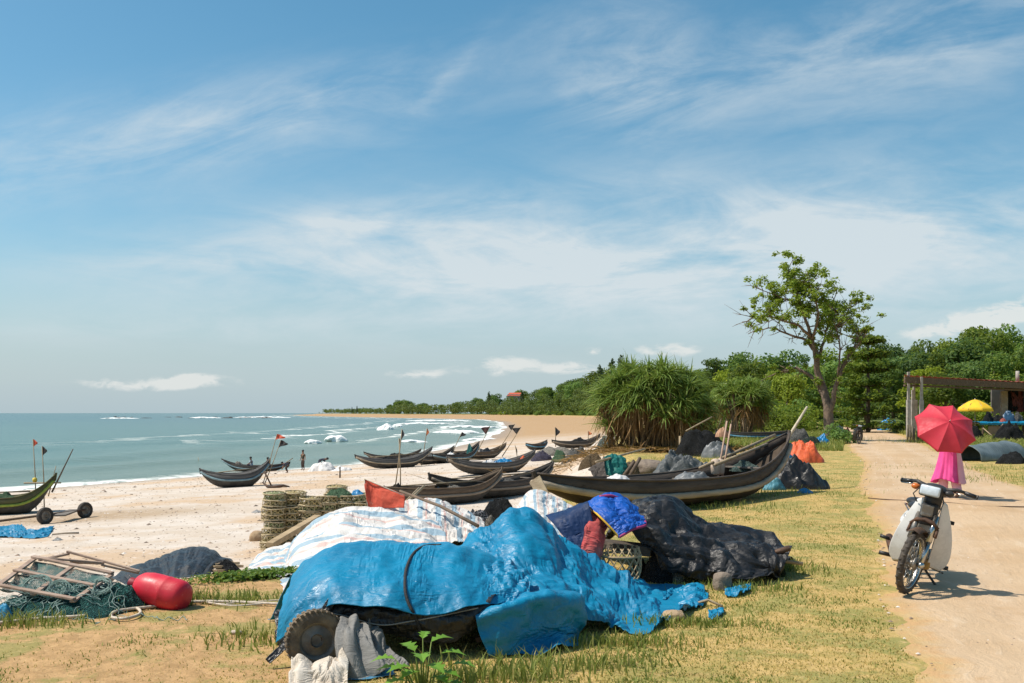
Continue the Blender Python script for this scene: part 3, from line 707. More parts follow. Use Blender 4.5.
# ================================================================== the lone roadside tree
def lone_tree():
    D = 60.; rng = np.random.default_rng(77)
    b = G(831, 441); root = empty('almond_tree', (b.x, b.y, b.z)); D = b.y
    tag(root, 'tall sparse tree with bare lower branches standing alone beside the road', 'tree')
    def L(px, py, dd=0): v = P(px, py, D+dd); return np.array([v.x-b.x, v.y-b.y, v.z-b.z])
    mb = MB(); cl = []
    def limb(pts, r0, r1, n=14, jit=.05, sides=8):
        c = crspline(pts, n); c[1:-1] += rng.normal(size=(n-2, 3))*jit*np.linspace(.3, 1, n-2)[:, None]
        mb.tube([tuple(q) for q in c], np.linspace(r0, r1, n), sides); return c
    def twigs(c, k, ln, r, lo=.3):
        ends = []
        for i in range(k):
            j = int(rng.uniform(lo, 1)*(len(c)-1)); d = c[min(j+1, len(c)-1)]-c[max(j-1, 0)]; d /= np.linalg.norm(d)+1e-6
            e = d*.7+rng.normal(size=3)*.75+np.array([0, 0, .3]); e *= ln*rng.uniform(.5, 1.1)/np.linalg.norm(e)
            mid = c[j]+e*.5+rng.normal(size=3)*ln*.08; mb.tube([tuple(c[j]), tuple(mid), tuple(c[j]+e)], [r, r*.7, r*.3], 5); ends.append(c[j]+e)
            for _ in range(2):
                e2 = e*.4+rng.normal(size=3)*ln*.22; mb.tube([tuple(mid), tuple(mid+e2)], [r*.5, r*.2], 4); ends.append(mid+e2)
        return ends
    t1 = limb([L(832, 447), L(829, 425), L(828, 405), L(824, 392, .3), L(818, 372, .5), L(816, 350, .4)], .34, .15, 18, .03, 12)
    t1b = limb([L(829, 420), L(833, 400, -.3), L(838, 378, -.5), L(845, 362, -.6), L(858, 345, -.6), L(866, 334, -.5)], .17, .05, 16)
    t1c = limb([L(824, 396, .2), L(814, 380, .8), L(800, 369, 1.2), L(785, 371, 1.5), L(768, 377, 1.8)], .15, .03, 14)
    mains = [(limb([L(817, 362, .4), L(812, 340, .2), L(805, 318, 0), L(795, 290, 0), L(786, 262, 0)], .14, .03, 16), .75),
             (limb([L(816, 352, .4), L(805, 340, .8), L(790, 335, 1.2), L(770, 328, 1.4), L(748, 334, 1.6)], .10, .02, 14), .10),
             (limb([L(812, 338, .2), L(798, 325, -.6), L(780, 320, -1.), L(760, 316, -1.3), L(742, 322, -1.5)], .09, .02, 14), .16),
             (limb([L(806, 318, 0), L(792, 302, .8), L(776, 296, 1.2), L(758, 288, 1.4)], .07, .02, 12), .45),
             (limb([L(817, 362, .4), L(824, 340, .9), L(830, 318, 1.2), L(832, 296, 1.2)], .11, .025, 14), .62),
             (limb([L(812, 340, .2), L(818, 318, -.8), L(814, 296, -1.2), L(808, 278, -1.3)], .09, .025, 14), .65),
             (limb([L(824, 340, .9), L(838, 324, 1.4), L(848, 312, 1.6), L(852, 304, 1.6)], .07, .018, 12), .35),
             (limb([L(838, 378, -.5), L(840, 352, -.9), L(838, 330, -1.), L(842, 312, -1.)], .07, .018, 12), .2),
             (limb([L(852, 352, -.6), L(858, 338, 0), L(870, 328, .2)], .05, .015, 10), .25)]
    for c, dens in mains:
        e = twigs(c, 18, 1.15, .026)
        for q in e:
            if rng.random() < dens: cl.append((tuple(q+rng.normal(size=3)*.12), rng.uniform(.22, .42)))
    for c, k in ((t1b, 9), (t1c, 10)):
        e = twigs(c, k, .9, .03)
        for q in e[::6]: cl.append((tuple(q), .22))
    for q in twigs(t1, 7, .8, .03, .5)[::3]: cl.append((tuple(q), .28))
    for (px, py, r) in ((786, 256, .4), (783, 266, .45), (792, 275, .55), (800, 285, .6), (786, 284, .5), (812, 292, .6), (822, 300, .6), (798, 300, .7), (778, 305, .5), (832, 305, .5), (843, 308, .35), (852, 318, .25), (868, 330, .3), (808, 312, .6), (790, 316, .55), (770, 312, .4), (760, 322, .3), (826, 318, .55), (838, 322, .5), (773, 288, .4), (812, 270, .35), (826, 288, .4), (760, 300, .3)):
        for _ in range(3):
            c = L(px+rng.normal()*4, py+rng.normal()*3, rng.normal()*1.1); cl.append((tuple(c), r*rng.uniform(.5, .8)))
    cen = []; nn = []
    for c, r in cl:
        k = int(30+r*58); d = rng.normal(size=(k, 3)); d /= np.linalg.norm(d, axis=1)[:, None]
        cen.append(np.array(c)+d*r*rng.uniform(.2, 1.15, (k, 1))*np.array([1, 1, .7])); nn.append(d*.4+np.array([0, 0, .9])+rng.normal(size=(k, 3))*.5)
    cen = np.concatenate(cen); V, F = leaf_quads(cen, .21*rng.uniform(.6, 1.3, len(cen)), np.concatenate(nn), rng, .5)
    mb.build('trunk', M('warm brown tree bark', (.22, .155, .11), (.12, .085, .065), 7, .95, .8, 25), root)
    mk('crown', V, F, leaf_mat('almond tree leaves', (.15, .24, .028), (.27, .36, .042), (.38, .44, .06), 0, .5), root, smooth=False)
lone_tree()

# ================================================================== grass
def noise_w(x, y): return fbm(x*.9, y*.9, seed=51, o=4)
def grass_patch(name, x, y, hgt, rng, mat, wid=.006, lean=.5):
    n = len(x); z = gz(x, y)
    a = rng.uniform(0, TAU, n); wv = np.stack([np.cos(a), np.sin(a), np.zeros(n)], 1)*(wid*rng.uniform(.6, 1.4, n))[:, None]
    b = np.stack([x, y, z-.005], 1); l2 = rng.normal(size=(n, 2))*lean*hgt[:, None]
    mid = b+np.concatenate([l2*.35, (hgt*.62)[:, None]], 1); tip = b+np.concatenate([l2, hgt[:, None]], 1)
    V = np.stack([b-wv, b+wv, mid+wv*.7, mid-wv*.7, tip], 1).reshape(-1, 3)
    o5 = (np.arange(n)*5)[:, None]
    F = [tuple(f) for f in (o5+np.array([[0, 1, 2, 3]])).tolist()]
    V4 = V; Fq = o5+np.array([[0, 1, 2, 3]]); Ft = o5+np.array([[3, 2, 4, 4]])
    Fall = np.concatenate([Fq, np.stack([Ft[:, 0], Ft[:, 1], Ft[:, 2], Ft[:, 2]], 1)])
    # the tip triangle is written as a quad with two tip vertices
    V = np.concatenate([V, np.stack([tip+wv*.05], 1).reshape(-1, 3)]); nt_ = len(V4)
    Fall[n:, 3] = nt_+np.arange(n)
    return mk(name, V, Fall, mat, smooth=False)
rng = np.random.default_rng(5)
GM = leaf_mat('dry yellow grass blades', (.58, .42, .16), (.44, .35, .11), (.24, .25, .06), 0, .3, .8)
GG = leaf_mat('green grass blades', (.15, .20, .04), (.29, .31, .08), (.42, .36, .13), 0, .35, .7)
def sample(n, th0, th1, r0, r1):
    th = rng.uniform(R(th0), R(th1), n); r = np.exp(rng.uniform(math.log(r0), math.log(r1), n))
    return r*np.sin(th), r*np.cos(th)
x, y = sample(330000, -34, 34, 4.6, 48)
b = b_out(x, y); rd = road_d(x, y)
nz = noise_w(x, y); nz2 = fbm(x*4, y*4, seed=52)
left = sstep(x, -.4, -2.2)
green = nz+.5*nz2
keep = (b < -.15+.5*nz) & (rd > -.12+.30*(nz2+.3)) & (rng.uniform(size=len(x)) < np.clip(.85-.72*left+np.maximum(green, 0)*.8, .10, 1))
x, y, nz2, green, left = x[keep], y[keep], nz2[keep], green[keep], left[keep]
gsel = (green+rng.normal(size=len(x))*.18) > .12
hh = np.clip(.013+.016*rng.random(len(x))+.022*np.maximum(green, 0), .010, .055)*np.where(np.hypot(x, y) > 14, 1.15, 1)
tag(grass_patch('dry_grass', x[~gsel], y[~gsel], hh[~gsel]*.85, rng, GM, .004), kind='stuff')
tag(grass_patch('green_grass', x[gsel], y[gsel], hh[gsel], rng, GG, .0045), kind='stuff')
# taller weeds against the tarps, the boat, the road posts and the tree
xs, ys, hs = [], [], []
def weeds(px, py, n, sx, sy, h):
    g = G(px, py); xs.append(g.x+rng.normal(size=n)*sx); ys.append(g.y+rng.normal(size=n)*sy); hs.append(h*rng.uniform(.35, 1.2, n))
for a in ((560, 668, 260, .35, .10, .13), (500, 680, 240, .25, .08, .14), (455, 684, 120, .18, .08, .12), (620, 645, 420, .3, .10, .10), (680, 625, 350, .25, .1, .09), (740, 590, 300, .3, .12, .09), (790, 570, 300, .2, .15, .10),
          (540, 700, 400, .5, .12, .09), (690, 508, 500, .9, .3, .12), (740, 494, 500, 1., .5, .12), (780, 480, 500, .7, .5, .14), (836, 440, 900, 1., 1.2, .35), (815, 443, 600, 1.2, 1., .25), (925, 443, 500, 1., .6, .3),
          (945, 441, 400, 1.3, .8, .25), (985, 470, 700, 1.5, 1., .12), (1010, 480, 600, 1.5, 1., .12), (60, 608, 500, .4, .15, .13), (120, 602, 350, .3, .12, .14), (170, 602, 300, .25, .1, .13), (20, 625, 300, .3, .1, .12),
          (265, 640, 260, .25, .2, .10), (250, 600, 300, .25, .15, .08), (690, 462, 500, 1.2, .5, .25), (650, 470, 400, .8, .4, .2)):
    weeds(*a)
xs, ys, hs = map(np.concatenate, (xs, ys, hs))
tag(grass_patch('tall_weeds', xs, ys, hs, rng, GG, .006, .4), kind='stuff')
# creeping green ground cover between the black tarp and the striped sheets
g0 = G(245, 579)
n = 1500; cx_ = g0.x+.12+rng.normal(size=n)*.26; cy_ = g0.y+rng.normal(size=n)*.10+(cx_-g0.x)*.5
cen = np.stack([cx_, cy_, gz(cx_, cy_)+rng.uniform(.01, .07, n)], 1)
V, F = leaf_quads(cen, .05*rng.uniform(.6, 1.3, n), rng.normal(size=(n, 3))*.5+np.array([0, 0, 1]), rng, .7)
tag(mk('creeping_plants', V, F, leaf_mat('creeper leaves', (.07, .15, .02), (.15, .24, .04), None, 0, .35), smooth=False), kind='stuff')
# rough pasture and weeds in front of the wood
x, y = sample(60000, 8, 33, 46, 100)
keep = (b_out(x, y) < -1) & (road_d(x, y) > .3); x, y = x[keep], y[keep]
tag(grass_patch('rough_pasture', x, y, rng.uniform(.12, .38, len(x)), rng, GG, .03, .5), kind='stuff')
# ================================================================== boats
def wood(name, c1, c2, sc=3, rough=.8, b=.5): return M(name, c1, c2, scale=sc, rough=rough, bump=b, bscale=14, stretch=(.35, 3, 3), c3=tuple(x*.55 for x in c1), s3=9)
def weave_mat(name, c1, c2):
    m, t, bs = new_mat(name)
    co = t.n('ShaderNodeTexCoord').outputs['Object']
    w1 = t.n('ShaderNodeTexWave', {'Vector': co, 'Scale': 14, 'Distortion': 1.2, 'Detail': 2}, bands_direction='X').outputs['Fac']
    w2 = t.n('ShaderNodeTexWave', {'Vector': co, 'Scale': 16, 'Distortion': 1.2, 'Detail': 2}, bands_direction='Z').outputs['Fac']
    n = t.noise(co, 3, 6, .65); g = t.noise(t.scalev(co, (1, 1, .15)), 9, 4)
    col = t.mix(t.ss(n, .35, .65), c1, c2)
    col = t.mix(t.ss(g, .58, .75), col, tuple(min(1, x*2.1) for x in c1))
    setin(t, bs, Base_Color=col, Roughness=.75, Specular_IOR_Level=.3, Normal=t.n('ShaderNodeBump', {'Height': t.m('ADD', t.m('MULTIPLY', w1, w2), n), 'Strength': .55, 'Distance': .012}).outputs[0])
    return m
HULL = weave_mat('tarred bamboo weave hull', (.055, .038, .025), (.09, .064, .042))
HULLG = weave_mat('grey black bamboo weave hull', (.055, .049, .042), (.10, .088, .074))
PLANK = wood('dark weathered plank', (.055, .041, .032), (.085, .065, .050))
PLANKG = wood('black brown plank', (.050, .043, .037), (.085, .072, .061))
RAIL = wood('pale bundled bamboo rail', (.42, .34, .24), (.30, .235, .165))
RAILB = wood('dusty brown bamboo rail', (.29, .23, .17), (.20, .16, .12))
INNER = wood('worn grey inner boards', (.20, .17, .14), (.13, .11, .09))
BLUEP = M('faded blue boat paint', (.07, .24, .36), (.16, .33, .42), 5, .6, .2)
LIME = M('flaking yellow green boat paint', (.34, .40, .05), (.22, .28, .05), 6, .6, .3, c3=(.14, .12, .07), s3=7)
PLANKB = wood('brown patched plank', (.105, .070, .045), (.16, .115, .075)); PLANKS = wood('silver grey faded plank', (.13, .125, .12), (.085, .08, .075)); OLIVE = wood('olive brown painted plank', (.13, .125, .045), (.085, .08, .04))
LEAD = M('grey blue boat paint', (.20, .30, .33), (.15, .22, .24), 5, .6, .2)
def boat_mesh(root, L, beam, zl, zr, mid, depth, mats, nth=5, plank_frac=.42, stern_low=True):
    """double-ended hull along local x; zl, zr: tip heights over the keel line, mid: sheer height amidships"""
    hull_m, plank_m, rail_m = mats; N = 33; us = np.linspace(-1, 1, N)
    def sheer(u): return mid+np.where(u > 0, (zr-mid)*np.abs(u)**2.5, (zl-mid)*np.abs(u)**2.5)
    def keel(u):
        e = np.clip((np.abs(u)-.30)/.70, 0, 1); tip = np.where(u > 0, zr, zl)
        return (tip-.30*mid/.6)*e**2.3
    def hb(u): return beam/2*np.maximum(1-np.abs(u)**2.1, 0)**.86+.012
    def rail_z(u): return keel(u)+(sheer(u)-keel(u))*(1-plank_frac)
    na = 9
    def shell(inset):
        V = []
        for u in us:
            k, r, w_ = float(keel(u))+inset, float(rail_z(u)), max(float(hb(u))*.93-inset, .004)
            for j in range(2*na-1):
                a = (j/(na-1)-1); s_ = abs(a)
                yy = w_*math.sin(s_*math.pi/2)**.8*(1 if a > 0 else -1); zz = k+(max(r-k, 0))*(1-math.cos(s_*math.pi/2))**1.05
                V.append((u*L/2*(.93+.07*min(1, (zz-k)/max(r-k, .01))) if abs(u) > .55 else u*L/2, yy, zz))
        return np.array(V), 2*na-1
    V1, mcols = shell(0); V2, _ = shell(.025)
    F1 = grid_faces(N, mcols); F2 = grid_faces(N, mcols)[:, ::-1]+len(V1)
    rim = [(i*mcols, i*mcols+len(V1), (i+1)*mcols+len(V1), (i+1)*mcols) for i in range(N-1)]+[((i+1)*mcols+mcols-1, (i+1)*mcols+mcols-1+len(V1), i*mcols+mcols-1+len(V1), i*mcols+mcols-1) for i in range(N-1)]
    mb = MB(); mb.add(np.concatenate([V1, V2]), [tuple(f) for f in F1.tolist()]+[tuple(f) for f in F2.tolist()]+rim); mb.build('hull', hull_m, root)
    for sgn in (1, -1):
        mb = MB(); V = []
        for u in us:
            w_ = float(hb(u)); zr_, zs = float(rail_z(u)), float(sheer(u)); x = u*L/2
            for (yy, zz) in ((w_*.935, zr_-.03), (w_*1.03, zs), (w_*1.03-.03 if w_ > .04 else w_*.3, zs), (w_*.935-.03 if w_ > .04 else w_*.3, zr_-.03)): V.append((x, sgn*yy, zz))
        F = [f if sgn > 0 else f[::-1] for f in ((i*4+a, (i+1)*4+a, (i+1)*4+(a+1) % 4, i*4+(a+1) % 4) for i in range(N-1) for a in range(4))]
        mb.add(V, F); mb.build('side_plank', plank_m, root)
        mb = MB(); uu = np.linspace(-.985, .955, 60)
        mb.tube([(u*L/2, sgn*(float(hb(u))*.95+.03), float(rail_z(u))) for u in uu], [((.056 if beam > 1.4 else .05)+.004*math.sin(i*2.1))*(beam/1.3)**.5 for i in range(60)], 8); mb.build('rub_rail', rail_m, root)
        mb = MB(); mb.tube([(u*L/2, sgn*float(hb(u))*1.02, float(sheer(u))+.012) for u in np.linspace(-.99, .99, 40)], .022, 6); mb.build('gunwale', plank_m, root)
    for i in range(nth):
        u = -.62+1.2*i/(nth-1); w_ = float(hb(u)); z = float(sheer(u))-.11
        mb = MB(); mb.box((u*L/2, 0, z), (.13, w_*1.9, .035)); mb.build('thwart', INNER, root, False, bevel=.006)
    mb = MB()
    for s_ in (-2, -1, 0, 1, 2):
        mb.tube([(u*L/2, s_*beam*.11, float(keel(u))+.10) for u in np.linspace(-.55, .55, 9)], .035, 5)
    mb.build('floor_boards', INNER, root)
    for e, tip in ((1, zr), (-1, zl)):
        mb = MB(); mb.bar((e*L/2*.982, 0, tip-.24*mid/.6), (e*L/2*1.006, 0, tip+.05), .05, .07, (1, 0, 0)); mb.build('stem_post', plank_m, root, False, bevel=.008)
    return sheer, keel, hb
BOATS = {}
def boat(key, label, l, r, base, theta, beam, mats=(HULL, PLANK, RAILB), mid=.58, D=None, zb=None, group='beached fishing boats', nth=5, plank_frac=.42):
    th = R(theta)
    if D is None: g = G(*base); Dc, z0 = g.y, g.z
    else: Dc = D; z0 = gzf((base[0]-CX)/FPX*D, D) if zb is None else zb
    lo, hi = .5, 14
    cx_ = ((l[0]+r[0])/2-CX)/FPX*Dc
    for _ in range(40):
        L = (lo+hi)/2; xl, yl, xr, yr = cx_-L/2*math.cos(th), Dc-L/2*math.sin(th), cx_+L/2*math.cos(th), Dc+L/2*math.sin(th)
        span = (xr/yr-xl/yl)*FPX
        lo, hi = (L, hi) if span < r[0]-l[0] else (lo, L)
        cx_ += (((l[0]+r[0])/2-CX)-(xr/yr+xl/yl)/2*FPX)/FPX*Dc*.5
    zl = CAMZ-(l[1]-HY)/FPX*yl-z0; zr = CAMZ-(r[1]-HY)/FPX*yr-z0
    root = empty('fishing_boat', (cx_, Dc, z0+.0), th); tag(root, label, 'boat', group)
    fn = boat_mesh(root, L, beam, max(zl, mid+.1), max(zr, mid+.1), mid, 0, mats, nth, plank_frac)
    BOATS[key] = (root, L, fn)
    return root
def in_boat(key, u, y=0, z=None):
    """world point in a boat at station u, z over the keel"""
    root, L, (sh, ke, hb) = BOATS[key]; th = root.rotation_euler.z
    x = u*L/2; return Vector((root.location.x+x*math.cos(th)-y*math.sin(th), root.location.y+x*math.sin(th)+y*math.cos(th), root.location.z+(float(sh(u)) if z is None else z)))
boat('big', 'largest dark wooden boat with a pale bamboo rail, on the grass beside the blue jacket', (534, 474), (789, 433), (652, 507), 45, 1.42, (HULL, PLANK, RAIL), .50, D=18.3, nth=4, plank_frac=.52)
boat('near', 'dark boat with dusty rail lying nearest behind the big red pennant', (384, 488), (502, 468), (446, 504), 38, 1.25, (HULLG, PLANKB, RAILB), .55)
boat('second', 'boat with a faded blue bow end beside the boat behind the red pennant', (429, 474), (553, 462), (500, 497), 42, 1.2, (HULLG, PLANKG, RAILB), .55)
boat('cargo', 'boat loaded with blue and white sheets in the middle of the beach', (447, 457), (535, 450), (485, 474), 30, 1.25, (HULLG, PLANKS, RAILB), .55)
boat('front', 'long boat with pale rail under the tall grey pennant nearest the water', (355, 455), (432, 447), (392, 468), 25, 1.25, (HULLG, PLANKS, RAIL), .55)
boat('behind', 'dark boat lying just seaward of the long boat under the grey pennant', (364, 452), (421, 449), (392, 462), 20, 1.1, (HULLG, PLANKG, RAILB), .5)
boat('mid', 'dark boat under the small black pennant with a lifted bow', (410, 459), (454, 446), (428, 464), 35, 1.2, (HULLG, PLANKG, RAILB), .5)
boat('teal', 'boat with a teal sheet tied at its bow under the brown pennant', (432, 458), (479, 442), (455, 462), 38, 1.2, (HULLG, PLANKG, LEAD), .5)
boat('pair', 'slender dark boat under the two crossed black pennants', (452, 455), (506, 443), (480, 459), 35, 1.2, (HULLG, PLANKB, RAILB), .5)
boat('small', 'small far boat with a pale blue stripe near the bend of the shore', (526, 444), (547, 440), (537, 450), 35, 1.2, (HULLG, PLANKG, BLUEP), .5)
boat('far', 'dark far boat heaped with branches left of the large screw pine', (552, 440), (600, 434), (574, 448), 20, 1.3, (HULLG, PLANKG, RAILB), .55)
boat('stripe', 'grey boat with a pale blue rail alone at the waterline on the open sand', (200, 469), (270, 459), (235, 487), 22, 1.3, (HULLG, PLANKS, LEAD), .6)
boat('afloat', 'boat half hidden behind the pale blue railed boat with men working in it', (222, 459), (290, 462), (257, 472), 5, 1.25, (HULLG, PLANKG, LEAD), .5)
boat('lime', 'boat with yellow green painted rails at the left edge of the beach', (-48, 486), (56, 474), (2, 514), 16, 1.35, (HULLG, OLIVE, LIME), .6)
boat('grass', 'low dark boat on the grass between the two screw pines', (716, 430), (788, 431), (752, 439), 8, 1.2, (HULLG, PLANKG, BLUEP), .5, D=58)

# ------------------------------------------------------------------ pennants on poles
POLE = M('weathered bamboo pole', (.34, .26, .16), (.24, .18, .11), 5, .7, .3, 20, stretch=(1, 1, .3))
FBLK = M('black pennant cloth', (.030, .029, .030), (.055, .052, .05), 4, .85, .3)
FGRY = M('dark grey pennant cloth', (.075, .078, .085), (.05, .05, .055), 4, .85, .3)
FRED = M('orange red pennant cloth', (.62, .105, .05), (.50, .085, .045), 4, .75, .2)
FORG = M('faded orange pennant cloth', (.68, .21, .08), (.56, .16, .07), 4, .75, .2)
FBRN = M('dark maroon pennant cloth', (.10, .045, .04), (.06, .03, .03), 4, .85, .2)
def pennant(label, base, top, flag, mat, r=.022, dirx=1, fh=None, float_mat=None, spear=None):
    """base, top: world points; flag: width, height below the top"""
    b, tp = Vector(base), Vector(top); root = empty('pennant_pole', b); tag(root, label, 'pennant', 'pennants on poles')
    d = tp-b; mb = MB(); mb.tube([(0, 0, 0), tuple(d*.5+Vector((.02, 0, 0))), tuple(d)], [r, r*.85, r*.6], 7); mb.build('pole', POLE, root)
    w_, h_ = flag; V = []; n = 9; m_ = 6; dn = d.normalized()
    for i in range(n):
        for j in range(m_):
            u, v = i/(n-1), j/(m_-1)
            hw = h_*(1-u*.85)
            p = d-dn*(h_*.02+v*hw+u*h_*.30)+Vector((dirx*w_*u, .10*w_*math.sin(u*5+v*2), -.16*w_*u*u+.03*w_*math.sin(v*6+u*7)))
            V.append(tuple(p))
    o = mk('flag', V, grid_faces(n, m_), mat, root); so_ = o.modifiers.new('thickness', 'SOLIDIFY'); so_.thickness = .004
    if float_mat:
        mb = MB(); q = d*float_mat[1]; mb.lathe([(.01, -.09), (.07, -.07), (.085, 0), (.07, .07), (.01, .09)], 12, axis_M(q, d)); mb.build('float', float_mat[0], root)
    return root
def pole_px(label, b, tp, flag, mat, D=None, key=None, u=0, r=.022, dirx=1, fm=None, y=0):
    base = in_boat(key, u, y, .12) if key else G(*b)
    top = P(tp[0], tp[1], base.y)
    k = base.y/FPX; return pennant(label, base, top, (flag[0]*k, flag[1]*k), mat, r*max(1, base.y/45), dirx, None, fm)
YF = M('yellow foam float', (.72, .55, .06), (.6, .45, .06), 6, .6, .1)
pole_px('red pennant on a pole with a yellow float in the yellow green boat', None, (33, 439), (4.5, 8), FRED, key='lime', u=.60, fm=(YF, .42), y=.1)
pole_px('black pennant on a pole with a yellow float in the yellow green boat', None, (42, 446), (5, 10), FBLK, key='lime', u=.78, fm=(YF, .35), y=-.1)
pole_px('orange red pennant over the pale blue railed boat', None, (277, 434), (9, 6), FRED, key='stripe', u=.80)
pole_px('black pennant beside the orange red one over the pale blue railed boat', None, (281, 440), (8, 8), FBLK, key='stripe', u=.86, y=.1)
pole_px('tall dark grey pennant above the long boat nearest the water', None, (402, 429), (5, 12), FGRY, key='near', u=-.86, dirx=.6)
pole_px('thin bare topped pole with a scrap of dark cloth beside the tall grey pennant', None, (399, 438), (3, 7), FBLK, key='near', u=-.74, dirx=.6)
pole_px('faded orange pennant over the long boat with pale rail', None, (427, 428), (5, 9), FORG, key='front', u=.72, dirx=.5)
pole_px('small black pennant over the boat with the lifted bow', None, (462, 432), (5, 6), FBLK, key='mid', u=.7)
pole_px('dark maroon pennant over the boat with the teal sheet', None, (490, 426), (-7, 9), FBRN, key='teal', u=.75)
pole_px('shorter black pennant of the crossed pair beyond the slender boat', None, (515, 424), (-5, 7), FBLK, key='pair', u=.55)
pole_px('longer black pennant of the crossed pair beyond the slender boat', None, (521, 427), (-7, 8), FBLK, key='pair', u=.85)
pole_px('black pennant over the far boat heaped with branches', None, (555, 427), (6, 10), FBLK, key='far', u=-.85, dirx=.8)
pole_px('black cloth hanging at the bow of the boat loaded with sheets', None, (515, 445), (5, 12), FBLK, key='cargo', u=.62, dirx=.3)
pole_px('small orange pennant at the end of the branch heaped boat', None, (588, 431), (4, 5), FORG, key='far', u=.5)

# ------------------------------------------------------------------ loose heaps made of crumpled cloth or netting
def mound(name, label, cat, px, py, wpx, hpx, mat, seed=0, depth=.7, D=None, z0=None, group=None, crump=.42, n=(26, 60), sharp=1., parent=None, freq=2.2, kind=None):
    g = G(px, py) if D is None else Vector(((px-CX)/FPX*D, D, gzf((px-CX)/FPX*D, D) if z0 is None else z0))
    k = g.y/FPX; W, H = wpx*k/2, hpx*k; nr_, nt = n
    r = np.linspace(0, 1, nr_)[:, None]; a = (np.arange(nt)/nt*TAU)[None]
    ca, sa = np.cos(a), np.sin(a)
    out = 1+.34*fbm(ca*1.3+seed*3.1, sa*1.3, seed=seed+1, o=3)
    x, y = W*r*ca*out, W*depth*r*sa*out
    prof = np.clip(1-r**2.6, 0, 1)+0*a; rb = np.random.default_rng(seed*13+5); xn, yn = x/W, y/(W*depth)
    z = .55*np.exp(-(xn**2+yn**2)*1.1)
    for i in range(9):
        ang, q_ = rb.uniform(0, TAU), rb.uniform(.05, .62); dx_, dy_ = xn-q_*math.cos(ang), yn-q_*math.sin(ang); s_ = rb.uniform(.34, .62); an2 = rb.uniform(0, math.pi); e1 = dx_*math.cos(an2)+dy_*math.sin(an2); e2 = dy_*math.cos(an2)-dx_*math.sin(an2)
        z = np.maximum(z, (rb.uniform(.5, 1.)*(1-.35*q_))*np.exp(-((e1/(s_*1.5))**2+(e2/s_)**2)**.85))
    z = z+crump*.6*creases(xn*.9+seed, yn*.9, seed+3, 1.2, 7)*(.35+z)+crump*.12*fbm(xn*7, yn*7, seed=seed+7, o=3)
    z = (1-r**2.4)**.62*(.42+.58*z/z.max())+crump*.95*facets(xn+seed, yn*.8, seed, 2.3, 4, g=.6)*(1-r**4)+crump*.3*creases(xn+seed, yn, seed+3, 1.6, 6)*(1-r**4); z = np.maximum(z, 0)*H/np.quantile(z, .98)
    x = x+W*.10*fbm(xn*3, yn*3+5, seed=seed+11)*r; y = y+W*.1*fbm(xn*3+9, yn*3, seed=seed+12)*r
    wxx, wyy = g.x+x, g.y+W*depth*.8+y
    zg = gz(wxx.ravel(), wyy.ravel()).reshape(wxx.shape) if z0 is None else np.full(wxx.shape, z0)
    V = np.stack([wxx, wyy, zg+z-.02*(r >= .999)], -1).reshape(-1, 3)
    o = mk(name, V, grid_faces(nr_, nt, True), mat, parent, True, origin=(g.x, g.y+W*depth*.8, float(zg[0, 0])))
    return tag(o, label, cat, group, kind)
def plastic(name, c1, c2=None, rough=.38, bump=.35, bs_=9, c3=None, spec=.5): return M(name, c1, c2 or tuple(x*.8 for x in c1), 4, rough, bump, bs_, spec=spec, c3=c3, s3=6, r3=(.6, .72), dist=.03)
BLUE = plastic('bright blue plastic sheet', (.012, .205, .44), (.015, .165, .36), .34, .5, 8, c3=(.05, .27, .48))
BLACK = plastic('black plastic sheet', (.022, .023, .025), (.035, .036, .038), .42, .6, 7, c3=(.075, .075, .075))
WHITE = plastic('white plastic sheet', (.72, .70, .68), (.62, .60, .58), .5, .4)
TEAL = plastic('dark teal sheet', (.015, .15, .13), (.02, .11, .10), .5, .4)
ORANGE = plastic('bright orange netting bags', (.75, .13, .035), (.62, .10, .03), .6, .6, 20, c3=(.80, .30, .12))
GREYT = plastic('grey weathered sheet', (.16, .17, .175), (.10, .11, .115), .5, .5, c3=(.30, .31, .32))
def net_mat(name, c1, c2, c3, sc=60):
    m, t, bs = new_mat(name); co = t.n('ShaderNodeTexCoord').outputs['Object']
    n = t.noise(co, 7, 8, .75, .8); v = t.n('ShaderNodeTexVoronoi', {'Vector': co, 'Scale': sc, 'Randomness': 1.}, feature='DISTANCE_TO_EDGE').outputs['Distance']
    col = t.mix(t.ss(n, .38, .62), c1, c2); col = t.mix(t.ss(v, .10, .03), tuple(x*.35 for x in c1), col)
    col = t.mix(t.ss(t.noise(co, 16, 6, .8, 1.5), .60, .66), col, c3)
    setin(t, bs, Base_Color=col, Roughness=.9, Specular_IOR_Level=.2, Normal=t.n('ShaderNodeBump', {'Height': t.m('ADD', n, t.m('MULTIPLY', v, 2.)), 'Strength': .9, 'Distance': .04}).outputs[0])
    return m
NTEAL = net_mat('teal fishing net', (.03, .14, .13), (.06, .22, .19), (.35, .42, .38))
NGREY = net_mat('grey fishing net', (.20, .20, .19), (.30, .29, .27), (.5, .48, .44))
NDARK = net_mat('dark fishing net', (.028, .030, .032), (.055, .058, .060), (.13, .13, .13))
NPURP = net_mat('dull purple net', (.12, .11, .17), (.18, .16, .22), (.35, .3, .3))
NGREEN = net_mat('pale green net', (.12, .24, .13), (.18, .30, .18), (.4, .42, .3))
NWHITE = net_mat('white net', (.80, .80, .78), (.84, .83, .81), (.86, .86, .84))
NPALE = net_mat('pale tan net', (.42, .38, .32), (.50, .46, .40), (.6, .56, .5))

